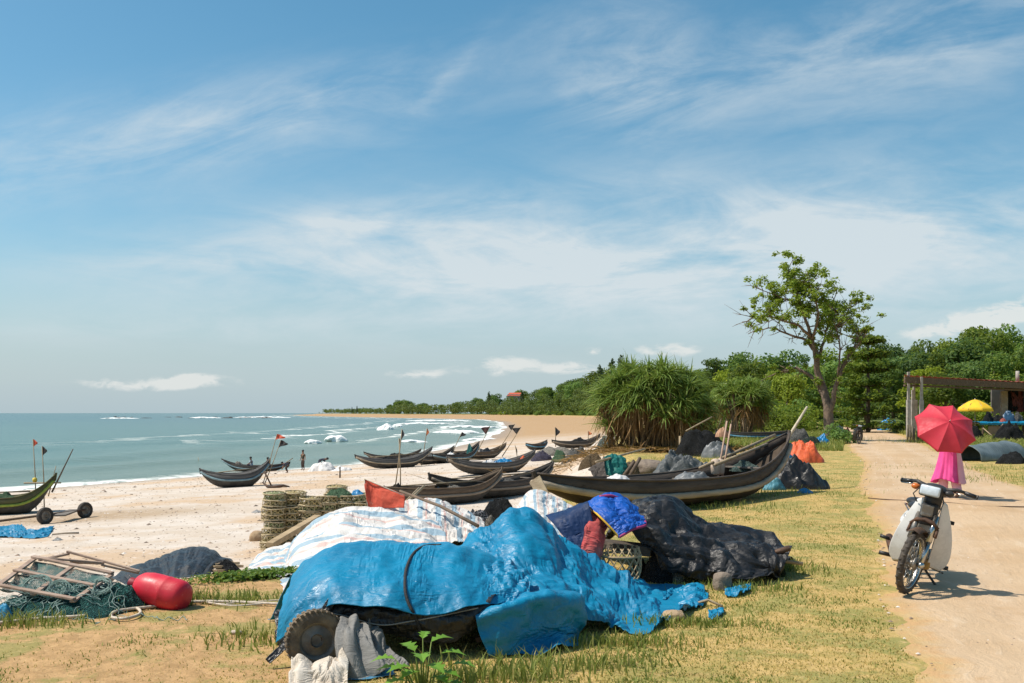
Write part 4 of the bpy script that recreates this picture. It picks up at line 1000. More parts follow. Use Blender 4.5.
def cargo(key, u, label, mat, wpx, hpx, seed, name, cat, z=.30, dy=0):
    p = in_boat(key, u, dy, z); k = p.y/FPX
    return mound(name, label, cat, CX+p.x/p.y*FPX, 0, wpx, hpx, mat, seed, .5, D=p.y-wpx*k*.2, z0=p.z)
cargo('cargo', -.12, 'crumpled white sheet lying in the middle of the loaded boat', WHITE, 24, 8, 3, 'crumpled_sheet', 'sheet')
cargo('cargo', .25, 'crumpled blue sheet lying in the loaded boat', BLUE, 30, 9, 4, 'crumpled_sheet', 'sheet')
cargo('cargo', .72, 'orange bundle at the bow of the loaded boat', ORANGE, 9, 8, 5, 'orange_bundle', 'bundle', z=.45)
cargo('teal', .62, 'teal sheet tied in a point at the bow of the boat', TEAL, 7, 11, 6, 'teal_sheet', 'sheet', z=.45)
cargo('near', -.80, 'dark net bunched at the stern of the boat behind the red pennant', NDARK, 24, 13, 7, 'bunched_net', 'net', z=.35)
for key, u, lab, mt, w_, h_, sd in (('front', -.1, 'dark net heap in the long boat with pale rail', NDARK, 24, 6, 31), ('mid', .0, 'grey net heap in the boat with the lifted bow', NGREY, 20, 6, 32), ('pair', .1, 'dark tarp bundle in the slender boat', BLACK, 20, 6, 33), ('second', .15, 'grey net heap amidships in the second boat', NGREY, 34, 9, 34), ('near', .1, 'pale crumpled sack amidships in the boat behind the red pennant', NPALE, 26, 8, 35), ('lime', -.2, 'green net heap in the yellow green boat', NGREEN, 40, 12, 36), ('teal', -.2, 'white float bag in the boat with the teal sheet', WHITE, 12, 5, 37), ('behind', .1, 'dark gear heap in the boat just seaward of the long one', NDARK, 20, 5, 38)):
    cargo(key, u, lab, mt, w_, h_, sd, 'boat_gear', 'gear', z=.34)
cargo('far', .15, 'heap of dark branches and net in the far boat', NDARK, 26, 7, 8, 'branch_heap', 'branches')
cargo('second', -.72, 'faded blue net over the bow end of the second boat', M('faded blue net cloth', (.10, .25, .36), (.22, .36, .43), 8, .8, .4), 22, 8, 9, 'blue_net', 'net', z=.42)
cargo('afloat', -.55, 'pale sack in the boat behind the pale blue railed boat', NPALE, 12, 7, 10, 'pale_sack', 'sack')
cargo('stripe', .35, 'small white bag in the pale blue railed boat', WHITE, 10, 5, 11, 'white_bag', 'bag')
cargo('big', .20, 'crumpled grey sheet lying inside the largest boat', GREYT, 46, 13, 12, 'grey_sheet', 'sheet', z=.30, dy=.25)
cargo('big', -.30, 'white and blue net bag lying over the far side of the largest boat', WHITE, 40, 10, 13, 'white_net_bag', 'bag', z=.40, dy=.5)
cargo('big', .62, 'pale blue green net near the high bow of the largest boat', net_mat('pale blue green net', (.14, .22, .20), (.22, .30, .27), (.5, .5, .3)), 34, 10, 14, 'bow_net', 'net', z=.52, dy=.1)
for args in (('white_sheet', 'white sheet laid over the nets left of the branch heaped boat', 'sheet', 553, 456, 42, 9, NPALE, 21), ('purple_net', 'dull purple net heap in front of the white sheet', 'net', 541, 461, 22, 10, NPURP, 22), ('green_net', 'rounded pale green net heap beside the purple one', 'net', 559, 462, 17, 12, NGREEN, 23),
             ('grey_net', 'grey net heap below the branch heaped boat', 'net', 575, 459, 28, 12, NGREY, 24), ('twig_heap', 'heap of brown twigs and net at the foot of the screw pine', 'twigs', 590, 467, 26, 12, net_mat('brown twigs and net', (.22, .15, .08), (.34, .25, .15), (.5, .42, .3)), 25),
             ('white_net', 'bright white net heap being worked at the waterline', 'net', 322, 471, 26, 9, WHITE, 26), ('white_net', 'low spread of white net right of the crouching figure at the waterline', 'net', 341, 471, 22, 5, WHITE, 27),
             ('net_heap', 'pale blue grey net heap under the left side of the screw pine', 'net', 607, 449, 22, 13, net_mat('pale blue net', (.16, .24, .24), (.28, .34, .33), (.5, .5, .45)), 28)):
    mound(*args[:8], seed=args[8], depth=.6)

for key, u0, u1, y0, lab in (('near', -.7, .5, .25, 'long oar lying along the boat behind the red pennant'), ('second', -.6, .6, .2, 'long oar lying along the second boat'), ('cargo', -.8, .3, -.2, 'oar lying along the boat loaded with sheets'), ('front', -.6, .7, .2, 'oar lying along the long boat with pale rail'), ('pair', -.7, .4, .1, 'oar lying along the slender boat'), ('mid', -.5, .6, .1, 'oar lying along the boat with the lifted bow'), ('stripe', -.5, .6, -.15, 'oar lying along the pale blue railed boat'), ('lime', -.6, .5, .1, 'oar lying along the yellow green boat')):
    a_, b_ = in_boat(key, u0, y0), in_boat(key, u1, -y0*.5); mb = MB(); mb.tube([a_+Vector((0, 0, .05)), b_+Vector((0, 0, .06))], .028, 6); d_ = (b_-a_).normalized(); mb.bar(a_-d_*.55+Vector((0, 0, .05)), a_+Vector((0, 0, .05)), .14, .02); tag(mb.build('wooden_oar', POLE, None, True, origin=tuple(a_)), lab, 'oar', 'oars lying in the beached boats')
# ------------------------------------------------------------------ people on the beach
SKIN = M('sun tanned skin', (.26, .14, .085), (.22, .12, .07), 12, .6, .05)
HAIR = M('black hair', (.012, .010, .009), (.02, .016, .014), 40, .5, .3)
def skin_chain(name, pts, edges, radii, mat, parent, sub=2, root_i=0):
    me = bpy.data.meshes.new(name); me.from_pydata([tuple(p) for p in pts], edges, []); me.update()
    o = bpy.data.objects.new(name, me); C.objects.link(o); o.parent = parent; me.materials.append(mat)
    sk = o.modifiers.new('skin', 'SKIN'); sk.use_smooth_shade = True; sk.branch_smoothing = .6
    for i, r in enumerate(radii):
        rr = r if hasattr(r, '__len__') else (r, r); me.skin_vertices[0].data[i].radius = rr; me.skin_vertices[0].data[i].use_root = (i == root_i)
    s_ = o.modifiers.new('smooth', 'SUBSURF'); s_.levels = sub; s_.render_levels = sub
    return o
def figure(label, loc, rz, pose, shirt, trousers, cat='person', h=1.6, hat=None, sub=1):
    """joints are given for a 1.6 m body; pose overrides"""
    J = dict(pel=(0, 0, .86), waist=(0, 0, 1.0), chest=(0, 0, 1.20), neck=(0, 0, 1.36), head0=(0, .01, 1.44), head1=(0, .02, 1.55), sl=(.17, 0, 1.30), sr=(-.17, 0, 1.30), el=(.21, -.02, 1.05), er=(-.21, -.02, 1.05), hl=(.23, .07, .84), hr=(-.23, .07, .84), fl=(.23, .11, .74), fr=(-.23, .11, .74),
             pl=(.09, 0, .82), pr=(-.09, 0, .82), kl=(.10, .02, .46), kr=(-.10, .02, .46), al=(.10, -.02, .07), ar=(-.10, -.02, .07), tl=(.11, .14, .035), tr=(-.11, .14, .035))
    J.update(pose); k = h/1.6; root = empty('person', loc, rz); root.scale = (k, k, k); tag(root, label, cat)
    names = list(J); idx = {n: i for i, n in enumerate(names)}
    E = [('pel', 'waist'), ('waist', 'chest'), ('chest', 'neck'), ('neck', 'head0'), ('head0', 'head1'), ('chest', 'sl'), ('chest', 'sr'), ('sl', 'el'), ('sr', 'er'), ('el', 'hl'), ('er', 'hr'), ('hl', 'fl'), ('hr', 'fr'), ('pel', 'pl'), ('pel', 'pr'), ('pl', 'kl'), ('pr', 'kr'), ('kl', 'al'), ('kr', 'ar'), ('al', 'tl'), ('ar', 'tr')]
    rad = dict(pel=(.13, .10), waist=(.115, .09), chest=(.14, .095), neck=.05, head0=.085, head1=.088, sl=.055, sr=.055, el=.04, er=.04, hl=.028, hr=.028, fl=.026, fr=.026, pl=.085, pr=.085, kl=.055, kr=.055, al=.038, ar=.038, tl=.032, tr=.032)
    skin_chain('body', [J[n] for n in names], [(idx[a], idx[b]) for a, b in E], [rad[n] for n in names], SKIN, root, sub)
    def lerp(a, b, f): return tuple(np.array(J[a])*(1-f)+np.array(J[b])*f)
    if shirt:
        pts = [J['pel'], J['waist'], J['chest'], lerp('chest', 'neck', .75), J['sl'], J['sr'], lerp('sl', 'el', .8), lerp('sr', 'er', .8)]
        skin_chain('shirt', pts, [(0, 1), (1, 2), (2, 3), (2, 4), (2, 5), (4, 6), (5, 7)], [(.15, .12), (.135, .11), (.16, .115), (.075, .07), .075, .075, .058, .058], shirt, root, sub)
    if trousers:
        pts = [lerp('pel', 'waist', .4), J['pel'], J['pl'], J['pr'], J['kl'], J['kr'], lerp('kl', 'al', .75), lerp('kr', 'ar', .75)]
        skin_chain('trousers', pts, [(0, 1), (1, 2), (1, 3), (2, 4), (3, 5), (4, 6), (5, 7)], [(.14, .11), (.15, .12), .105, .105, .075, .075, .062, .062], trousers, root, sub, 1)
    hd = np.array(J['head1']); mb = MB()
    mb.ball(tuple(hd+np.array([0, -.012, .022])), (.098, .105, .088), 14, 8); mb.build('hair', HAIR, root)
    if hat:
        mb = MB(); mb.lathe([(.001, .16), (.08, .10), (.22, 0), (.225, -.01), (.08, .085)], 18, Matrix.Translation(Vector(tuple(hd+np.array([0, 0, .03]))))); mb.build('hat', hat, root)
    return root
CL1 = M('dark olive cloth', (.07, .065, .04), (.05, .045, .03), 6, .9); CL2 = M('pale blue shirt cloth', (.40, .46, .50), (.32, .38, .42), 6, .9); CL3 = M('dark navy cloth', (.03, .035, .06), (.045, .05, .07), 6, .9); CL4 = M('dark brown cloth', (.08, .05, .035), (.05, .035, .03), 6, .9)
g = G(303, 470.3)
figure('man in dark clothes standing at the waterline beside the white net', g, 2.6, dict(er=(-.27, .05, 1.07), hr=(-.36, .12, .92), fr=(-.40, .15, .84), kr=(-.13, .10, .47), ar=(-.13, .0, .07), tr=(-.14, .16, .035)), CL1, CL4, h=1.42)
bend = dict(pel=(0, -.15, .66), waist=(0, -.05, .74), chest=(0, .14, .80), neck=(0, .28, .80), head0=(0, .36, .79), head1=(0, .45, .80), sl=(.17, .18, .78), sr=(-.17, .18, .78), el=(.20, .28, .55), er=(-.20, .28, .55), hl=(.14, .38, .36), hr=(-.14, .38, .36), fl=(.12, .42, .28), fr=(-.12, .42, .28), pl=(.09, -.14, .62), pr=(-.09, -.14, .62), kl=(.11, .10, .42), kr=(-.11, .10, .42), al=(.10, -.06, .07), ar=(-.10, -.06, .07), tl=(.11, .10, .035), tr=(-.11, .10, .035))
g = G(321, 470.5); figure('person in black bending over the white net at the waterline', g, -1.2, bend, CL3, CL3, h=1.5)
sit = dict(pel=(0, 0, .30), waist=(0, .02, .42), chest=(0, .06, .62), neck=(0, .09, .78), head0=(0, .11, .86), head1=(0, .13, .97), sl=(.17, .06, .73), sr=(-.17, .06, .73), el=(.22, .16, .52), er=(-.22, .16, .52), hl=(.15, .32, .46), hr=(-.15, .32, .46), fl=(.12, .40, .45), fr=(-.12, .40, .45), pl=(.09, .02, .28), pr=(-.09, .02, .28), kl=(.13, .36, .42), kr=(-.13, .36, .42), al=(.12, .42, .08), ar=(-.12, .42, .08), tl=(.12, .56, .05), tr=(-.12, .56, .05))
p = in_boat('afloat', -.12, 0, .16); figure('man in a pale blue shirt sitting in the boat behind the pale blue railed one', p, 1.4, sit, CL2, CL3, h=1.62)
p = in_boat('afloat', .30, 0, .16); figure('man in dark brown clothes sitting near the bow behind the pale blue railed boat', p, -1.6, sit, CL4, CL3, h=1.55)
g = G(287, 473); figure('person in black crouching beside the boat half hidden behind the pale blue railed one', g, 1.6, {**bend, 'head1': (0, .42, .84)}, CL3, CL4, h=1.25)

# ------------------------------------------------------------------ things standing on the far sand
IRON = M('rusty dark iron', (.07, .05, .04), (.12, .07, .045), 8, .7, .4, metal=.3)
def stick(name, label, cat, pts, r, mat=POLE, group=None, n=7):
    pts = [Vector(p) for p in pts]; mb = MB(); mb.tube(pts, r, n)
    return tag(mb.build(name, mat, None, True, origin=tuple(pts[0])), label, cat, group)
g = G(340, 478); stick('mooring_stake', 'short wooden stake driven into the sand behind the trap stacks', 'stake', [g-Vector((0, 0, .2)), P(340, 467, g.y)], [.05, .04], M('dark driftwood', (.09, .065, .045), (.14, .10, .07), 8, .9, .5))
g = G(272, 488); an = empty('boat_anchor', g); tag(an, 'dark iron anchor lying on the sand at the bow of the pale blue railed boat', 'anchor')
mb = MB(); mb.tube([(0, 0, .05), (-.35, 0, .75)], .035, 7); mb.build('shank', IRON, an)
mb = MB(); mb.tube([(-.45, .1, .25), (-.2, 0, .06), (.1, -.05, .04), (.5, 0, .10), (.75, .1, .05)], [.03, .06, .08, .06, .03], 7); mb.build('fluke', IRON, an)
mb = MB(); mb.tube([(-.5, 0, .62), (-.2, 0, .70)], .03, 6); mb.build('stock', IRON, an)
g = G(196, 462); stick('mooring_pole', 'thin bare pole standing in the water left of the pale blue railed boat', 'pole', [G(201, 472), P(198, 457, G(201, 472).y)], [.03, .02])
pb = in_boat('afloat', .75, 0, .5); stick('long_oar', 'long oar slanting from the bow of the boat with men in it', 'oar', [pb, P(293, 458, pb.y)], [.05, .03])
pb = in_boat('lime', .92, 0, .75); stick('slanting_rod', 'long dark rod slanting up from the bow of the yellow green boat', 'rod', [pb, P(73, 449, pb.y)], [.035, .018], M('dark bamboo rod', (.12, .09, .06), (.08, .06, .045), 6, .7))
stick('short_rod', 'short thin rod beside the long slanting rod in the yellow green boat', 'rod', [in_boat('lime', .85, 0, .6), P(56, 466, pb.y)], [.02, .012])
mb = MB(); q0 = in_boat('lime', .80); mb.tube([q0+Vector((-.75, -.1, .03)), q0+Vector((.55, 0, .03))], .03, 6)
tag(mb.build('cross_oar', POLE, None, origin=tuple(q0)), 'short oar laid across the bow of the yellow green boat', 'oar')
# landing net ring on the rod tip
TYRE = M('worn black tyre rubber', (.035, .032, .030), (.075, .062, .048), 10, .85, .5, 40)
RIMM = M('dusty grey wheel rim', (.24, .215, .18), (.14, .12, .10), 8, .6, .2, metal=.4)
def wheel_parts(root, c, axis, Rr, wdt, tread=0, name='wheel', mat=None):
    M_ = axis_M(c, axis); mb = MB()
    prof = [(Rr*.60, -wdt*.42), (Rr*.78, -wdt*.5), (Rr*.95, -wdt*.40), (Rr, -wdt*.2), (Rr*1.005, 0), (Rr, wdt*.2), (Rr*.95, wdt*.40), (Rr*.78, wdt*.5), (Rr*.60, wdt*.42), (Rr*.60, -wdt*.42)]
    mb.lathe(prof, 36, M_, caps=False)
    if tread:
        for i in range(tread):
            a = TAU*i/tread; q = M_@Matrix.Rotation(a, 4, 'Z')
            for s_ in (-1, 1): mb.box(q@Vector((Rr*.985, s_*.012, s_*wdt*.24)), (Rr*.07, TAU*Rr/tread*.6, wdt*.44), q.to_3x3())
    ty = mb.build('tyre', mat or TYRE, root, sharp=40)
    mb = MB(); mb.lathe([(.001, -wdt*.12), (Rr*.18, -wdt*.12), (Rr*.22, -wdt*.28), (Rr*.30, -wdt*.20), (Rr*.50, -wdt*.15), (Rr*.58, -wdt*.36), (Rr*.63, -wdt*.40), (Rr*.63, wdt*.40), (Rr*.58, wdt*.36), (Rr*.50, wdt*.15), (Rr*.30, wdt*.20), (Rr*.22, wdt*.28), (Rr*.18, wdt*.12), (.001, wdt*.12)], 28, M_)
    mb.build('rim', RIMM, root, sharp=40)
g1, g2 = G(45, 524), G(85, 518)
ax = empty('boat_trolley', (g1+g2)/2); tag(ax, 'two wheeled boat trolley axle with a long drawbar lying on the sand', 'trolley')
d = (g2-g1); mid_ = (g1+g2)/2; rr_ = .27
dd = Vector((.92, .38, 0)).normalized()
for s_, gg in ((0, g1), (1, g2)):
    wr = empty('wheel', tuple(gg-mid_+Vector((0, 0, rr_-.02)))); wr.parent = ax; wheel_parts(wr, (0, 0, 0), dd+Vector((0, -.9, 0)), rr_, .16, 0)
mb = MB(); mb.tube([g1-mid_+Vector((0, 0, rr_)), g2-mid_+Vector((0, 0, rr_))], .035, 8); mb.build('axle', IRON, ax)
mb = MB(); mb.bar(g1-mid_+Vector((.4, .1, rr_-.02)), g2-mid_+Vector((-.3, -.1, rr_+.0)), .35, .05); mb.build('cross_board', INNER, ax, False)
mb = MB(); mb.tube([Vector((0, 0, rr_)), G(20, 522)-mid_+Vector((0, 0, .12)), G(-30, 527)-mid_+Vector((0, 0, .06))], .04, 7); mb.build('drawbar', M('dark driftwood', (.09, .065, .045)), ax)
# ================================================================== sheets drawn tight over the heaps
def cpt(c):
    """control point: picture column, row and distance (None: on the ground), or a world point as ('w', x, y, z)"""
    if c[0] == 'w': return Vector(c[1:])
    return G(c[0], c[1], .015) if c[2] is None else P(*c)
def loft(rows, n, m):
    A_ = np.array([[tuple(cpt(c)) for c in r] for r in rows], float)
    B_ = np.stack([crspline(r, m) for r in A_]); return np.stack([crspline(B_[:, j], n) for j in range(m)], 1)
def smooth_field(shape, rng, fx, fy, o=4):
    n, m = shape; u, v = np.meshgrid(np.linspace(0, fx, m), np.linspace(0, fy, n)); s_ = int(rng.integers(1, 9999))
    return fbm(u, v, seed=s_, o=o)
def wrinkle(P0, seed=0, slack=(1.05, 1.05), amp=.03, it=90, out=.10, inn=.03, freq=(6, 6), keep=.03, ridged=.82, fold=1., dirs=None, f0=2.2, fac=.028, ff=4.):
    """inextensible sheet with a little too much cloth: it buckles into folds, bounded by the surface under it"""
    rng = np.random.default_rng(seed); n, m, _ = P0.shape
    du = np.gradient(P0, axis=1); dv = np.gradient(P0, axis=0); N = np.cross(du, dv); N /= np.maximum(np.linalg.norm(N, axis=2, keepdims=True), 1e-9)
    if N[..., 2].mean() < 0: N = -N
    f = smooth_field((n, m), rng, freq[0], freq[1]); f2 = smooth_field((n, m), rng, freq[0]*2.7, freq[1]*2.7)
    rf_ = (1-np.abs(f)*3.2)*ridged+f2*(1-ridged)
    cu = np.concatenate([np.zeros((n, 1)), np.cumsum(np.linalg.norm(np.diff(P0, axis=1), axis=2), 1)], 1); cv = np.concatenate([np.zeros((1, m)), np.cumsum(np.linalg.norm(np.diff(P0, axis=0), axis=2), 0)], 0)
    cu = cu/np.maximum(cu[:, -1:], 1e-6)*cu[:, -1].mean(); cv = cv/np.maximum(cv[-1:], 1e-6)*cv[-1].mean()
    CR = .6*creases(cu, cv, seed+100, f0, 7, dirs); rf_ = rf_*.8+.2*CR
    X = P0+N*(amp*rf_)[..., None]
    def L0(a, b): return np.linalg.norm(P0[b]-P0[a], axis=-1)
    sets = []
    def add(sa, sb, sl): sets.append((sa, sb, L0(sa, sb)*sl))
    S = slice
    for p in (0, 1):
        k = (m-p)//2; add((S(None), S(p, p+2*k-1, 2)), (S(None), S(p+1, p+2*k, 2)), slack[0])
        k = (n-p)//2; add((S(p, p+2*k-1, 2), S(None)), (S(p+1, p+2*k, 2), S(None)), slack[1])
    sl = (slack[0]+slack[1])/2
    for p in (0, 1):
        k = (m-p)//2
        for q in (0, 1):
            l = (n-q)//2
            add((S(q, q+2*l-1, 2), S(p, p+2*k-1, 2)), (S(q+1, q+2*l, 2), S(p+1, p+2*k, 2)), sl); add((S(q+1, q+2*l, 2), S(p, p+2*k-1, 2)), (S(q, q+2*l-1, 2), S(p+1, p+2*k, 2)), sl)
    bend = [((S(None), S(0, m-2)), (S(None), S(2, m)), .86), ((S(0, n-2), S(None)), (S(2, n), S(None)), .86)]
    for k_, f_ in ((4, .93),):
        bend += [((S(None), S(0, m-k_)), (S(None), S(k_, m)), f_), ((S(0, n-k_), S(None)), (S(k_, n), S(None)), f_)]
    bl = [L0(a, b)*f_ for a, b, f_ in bend]
    for i in range(it):
        for a, b, l in sets:
            d = X[b]-X[a]; q = np.linalg.norm(d, axis=-1); c = d*(.5*(q-l)/np.maximum(q, 1e-9))[..., None]
            X[a] += c; X[b] -= c
        for (a, b, _), l in zip(bend, bl):
            d = X[b]-X[a]; q = np.linalg.norm(d, axis=-1); s_ = np.where(q < l, .25*(q-l)/np.maximum(q, 1e-9), 0)[..., None]*d
            Y = np.zeros_like(X); Y[a] += s_; Y[b] -= s_; X += Y
        D_ = X-P0; off = (D_*N).sum(-1, keepdims=True); tang = D_-N*off
        X = P0+tang*(1-keep)+N*np.clip(off, -inn, out)
    FA = facets(cu, cv, seed, ff, 4, g=.5); X = X+N*(amp*fold*1.15*CR+fac*FA)[..., None]
    Y = X.copy(); Y[1:-1, 1:-1] = X[1:-1, 1:-1]*.94+.015*(X[:-2, 1:-1]+X[2:, 1:-1]+X[1:-1, :-2]+X[1:-1, 2:]); return Y
def sheet(name, label, cat, rows, mat, n=90, m=110, seed=1, onground=True, parent=None, group=None, thick=.0, sub=0, **kw):
    P0 = loft(rows, n, m); X = wrinkle(P0, seed, **kw)
    if onground:
        z = gz(X[..., 0].ravel(), X[..., 1].ravel()).reshape(n, m)+.012; X[..., 2] = np.maximum(X[..., 2], z)
    u, v = np.meshgrid(np.linspace(0, 1, m), np.linspace(0, 1, n)); V = X.reshape(-1, 3)
    du = X[:, -1]-X[:, 0]
    F = grid_faces(n, m)
    nn = np.cross(X[1, 1]-X[0, 0], X[1, 0]-X[0, 1])
    og = tuple(V.mean(0)*np.array([1, 1, 0])+np.array([0, 0, V[:, 2].min()]))
    o = mk(name, V, F, mat, parent, True, origin=og if parent is None else None, uv=np.stack([u.ravel(), v.ravel()], 1))
    o.data.set_sharp_from_angle(angle=R(13))
    if parent is not None: o.data.transform(Matrix.Translation(-parent.matrix_basis.translation))
    if thick:
        so_ = o.modifiers.new('thickness', 'SOLIDIFY'); so_.thickness = thick; so_.offset = -1
    return tag(o, label, cat, group)
def tarp_mat(name, c1, c2, worn, rough=.42, bump=.5, spec=.4):
    m, t, bs = new_mat(name); co = t.n('ShaderNodeTexCoord').outputs['Object']
    n1, n2, n3 = t.noise(co, 2.2, 5, .6), t.noise(co, 9, 7, .7, .6), t.noise(co, 38, 5, .7)
    col = t.mix(t.ss(n1, .35, .65), c1, c2); col = t.mix(t.m('MULTIPLY', t.ss(n2, .57, .70), .6), col, worn)
    col = t.mix(t.ss(n3, .68, .74), col, tuple(min(1, x*1.25+.06) for x in worn))
    vo = t.n('ShaderNodeTexVoronoi', {'Vector': t.n('ShaderNodeMixRGB', {0: .12, 1: co, 2: t.n('ShaderNodeTexNoise', {'Vector': co, 'Scale': 4.}).outputs[1]}).outputs[0], 'Scale': 9.}, feature='DISTANCE_TO_EDGE').outputs['Distance']
    cr = t.ss(vo, 0, .16)
    n4 = t.m('ABSOLUTE', t.m('SUBTRACT', t.noise(t.scalev(co, (1, 2.6, 1.6)), 5, 4, .55, 1.4), .5))
    hgt = t.m('ADD', t.m('MULTIPLY', cr, .06), t.m('ADD', t.m('MULTIPLY', n4, -1.1), t.m('ADD', t.m('MULTIPLY', n2, .22), t.m('MULTIPLY', n3, .07))))
    setin(t, bs, Base_Color=col, Roughness=t.ss(n2, .35, .65, rough-.08, rough+.16), Specular_IOR_Level=spec, Normal=t.n('ShaderNodeBump', {'Height': hgt, 'Strength': bump, 'Distance': .03}).outputs[0])
    return m
TB = tarp_mat('glossy bright blue tarpaulin', (.003, .205, .365), (.004, .16, .30), (.014, .25, .41))
TK = tarp_mat('matt black liner sheet', (.014, .014, .015), (.024, .024, .024), (.055, .052, .050), .36, .5)
TG = tarp_mat('dusty grey rag', (.17, .165, .155), (.25, .24, .22), (.36, .34, .31), .8, .6, .2)
TW = tarp_mat('dirty white rag', (.60, .54, .46), (.50, .41, .31), (.70, .66, .60), .85, .5, .2)
TNAVY = tarp_mat('dark navy sheet', (.006, .028, .095), (.005, .022, .07), (.012, .045, .12), .6, .15, .25)
TNET = tarp_mat('black shade net cloth', (.011, .011, .012), (.018, .018, .019), (.036, .036, .035), .42, .6, .4)
def stripe_mat(name, freq, along='U'):
    m, t, bs = new_mat(name); uvn = t.n('ShaderNodeUVMap', None, uv_map='UVMap').outputs[0]; co = t.n('ShaderNodeTexCoord').outputs['Object']
    sp = t.n('ShaderNodeSeparateXYZ', {0: uvn}); q = sp.outputs[0 if along == 'U' else 1]
    q = t.m('ADD', q, t.m('MULTIPLY', t.noise(co, 1.5, 2), .02)); f = t.m('FRACT', t.m('MULTIPLY', q, freq))
    blue = t.m('MULTIPLY', t.ss(f, .18, .21), t.ss(f, .50, .47)); pink = t.m('MULTIPLY', t.ss(f, .62, .64), t.ss(f, .74, .72))
    n = t.noise(co, 5, 6, .65); n3 = t.noise(co, 30, 4, .7)
    col = t.mix(t.ss(n, .4, .7), (.66, .635, .60), (.54, .49, .44))
    col = t.mix(t.m('MULTIPLY', blue, .88), col, (.25, .375, .455)); col = t.mix(t.m('MULTIPLY', pink, .5), col, (.60, .27, .22)); col = t.mix(t.m('MULTIPLY', t.ss(n3, .62, .70), .5), col, (.45, .38, .30))
    hgt = t.m('ADD', t.noise(co, 12, 6, .65), t.m('MULTIPLY', n3, .2))
    setin(t, bs, Base_Color=col, Roughness=.55, Specular_IOR_Level=.3, Normal=t.n('ShaderNodeBump', {'Height': hgt, 'Strength': .4, 'Distance': .03}).outputs[0])
    return m
ST = stripe_mat('white sheet with pale blue and pink stripes', 7, 'V'); ST2 = stripe_mat('white sheet with close blue and pink stripes', 6, 'U'); ST3 = stripe_mat('white sheet with pale stripes', 7, 'U')

CARTTYRE = M('dusty brown tyre rubber', (.10, .078, .055), (.21, .155, .095), 9, .9, .5, 40, c3=(.05, .045, .04), s3=12)
# ---- blue tarpaulin over the front cart
cart = empty('hand_cart', (-.75, 7.15, gzf(-.75, 7.15))); tag(cart, 'wheeled hand cart hidden under the front blue tarpaulin, one worn tyre showing', 'cart')
def cl(v): return Vector(v)-cart.location
mb = MB(); mb.bar(cl((-1.2, 7.15, .34)), cl((.0, 7.35, .34)), .6, .05); mb.build('bed', M('dark cart planks', (.06, .045, .035), (.10, .08, .06), 5, .9, .5), cart, False)
mb = MB()
for yy in (6.86, 7.6): mb.bar(cl((-1.25, yy, .27)), cl((.05, yy+.1, .27)), .05, .06)
mb.build('frame_rail', IRON, cart, False)
mb = MB(); mb.tube([cl((-1.26, 6.46, .19)), cl((-1.0, 7.75, .19))], .03, 8); mb.build('axle', IRON, cart)
for y_, x_ in ((6.46, -1.27), (7.72, -1.02)):
    wr = empty('wheel', cl((x_, y_, .185))); wr.parent = cart; wheel_parts(wr, (0, 0, 0), (.34, -.93, .10), .195, .13, 34, mat=CARTTYRE)
mb = MB(); mb.box(cl((-.62, 7.38, .45)), (.95, .45, .16)); mb.build('load_box', TK, cart, False, bevel=.08)
mb = MB(); mb.bar(cl((-.55, 6.82, .16)), cl((.0, 6.86, .27)), .04, .04); mb.bar(cl((-.25, 6.84, .10)), cl((.05, 6.9, .17)), .035, .035); mb.build('handle_bar', M('rusty brown bar', (.16, .09, .05), (.10, .06, .04), 9, .85, .4), cart, False)
sheet('black_liner', 'black liner sheet sagging below the hem of the front blue tarpaulin', 'sheet', [[(312, 596, 6.95), (350, 590, 6.95), (400, 592, 6.95), (450, 592, 6.98), (505, 592, 7.0)], [(318, 606, 6.66), (350, 603, 6.64), (400, 604, 6.62), (450, 606, 6.66), (492, 600, 6.75)], [(322, 622, 6.62), (350, 618, 6.58), (400, 622, 6.56), (450, 622, 6.60), (488, 612, 6.7)], [(330, 632, 6.72), (360, 630, 6.66), (405, 640, 6.62), (445, 640, 6.66), (484, 622, 6.75)]],
      TK, 50, 110, 3, slack=(1.05, 1.08), out=.06, freq=(4, 3), onground=False)
sheet('blue_tarpaulin', 'smooth bright blue tarpaulin roped over the front cart with the tyre', 'tarpaulin',
      [[(268, 625, 7.9), (318, 606, 8.1), (385, 602, 8.2), (440, 602, 8.3), (500, 600, 8.3), (540, 604, 8.3)], [(290, 580, 7.75), (332, 556, 7.85), (385, 551, 7.9), (437, 551, 7.95), (490, 565, 7.95), (530, 580, 7.95)],
       [(293, 577, 7.35), (332, 549.5, 7.4), (385, 544, 7.4), (437, 544, 7.4), (488, 556, 7.45), (525, 572, 7.5)], [(285, 594, 7.0), (322, 567, 7.0), (380, 563, 6.98), (432, 565, 7.0), (485, 575, 7.1), (520, 588, 7.2)],
       [(280, 615, 6.78), (316, 588, 6.72), (378, 584, 6.66), (428, 588, 6.68), (480, 592, 6.8), (512, 598, 6.95)], [(277, 643, 6.72), (317, 609, 6.58), (376, 608, 6.50), (425, 614, 6.53), (478, 607, 6.66), (508, 604, 6.86)]],
      TB, 130, 190, 5, slack=(1.02, 1.0), out=.05, inn=.03, amp=.035, freq=(5, 1.6), f0=2.4, fold=.6, fac=.022, ff=4.5, dirs=[1.2, .5, -.3, 1.9], thick=.004)
BT = None
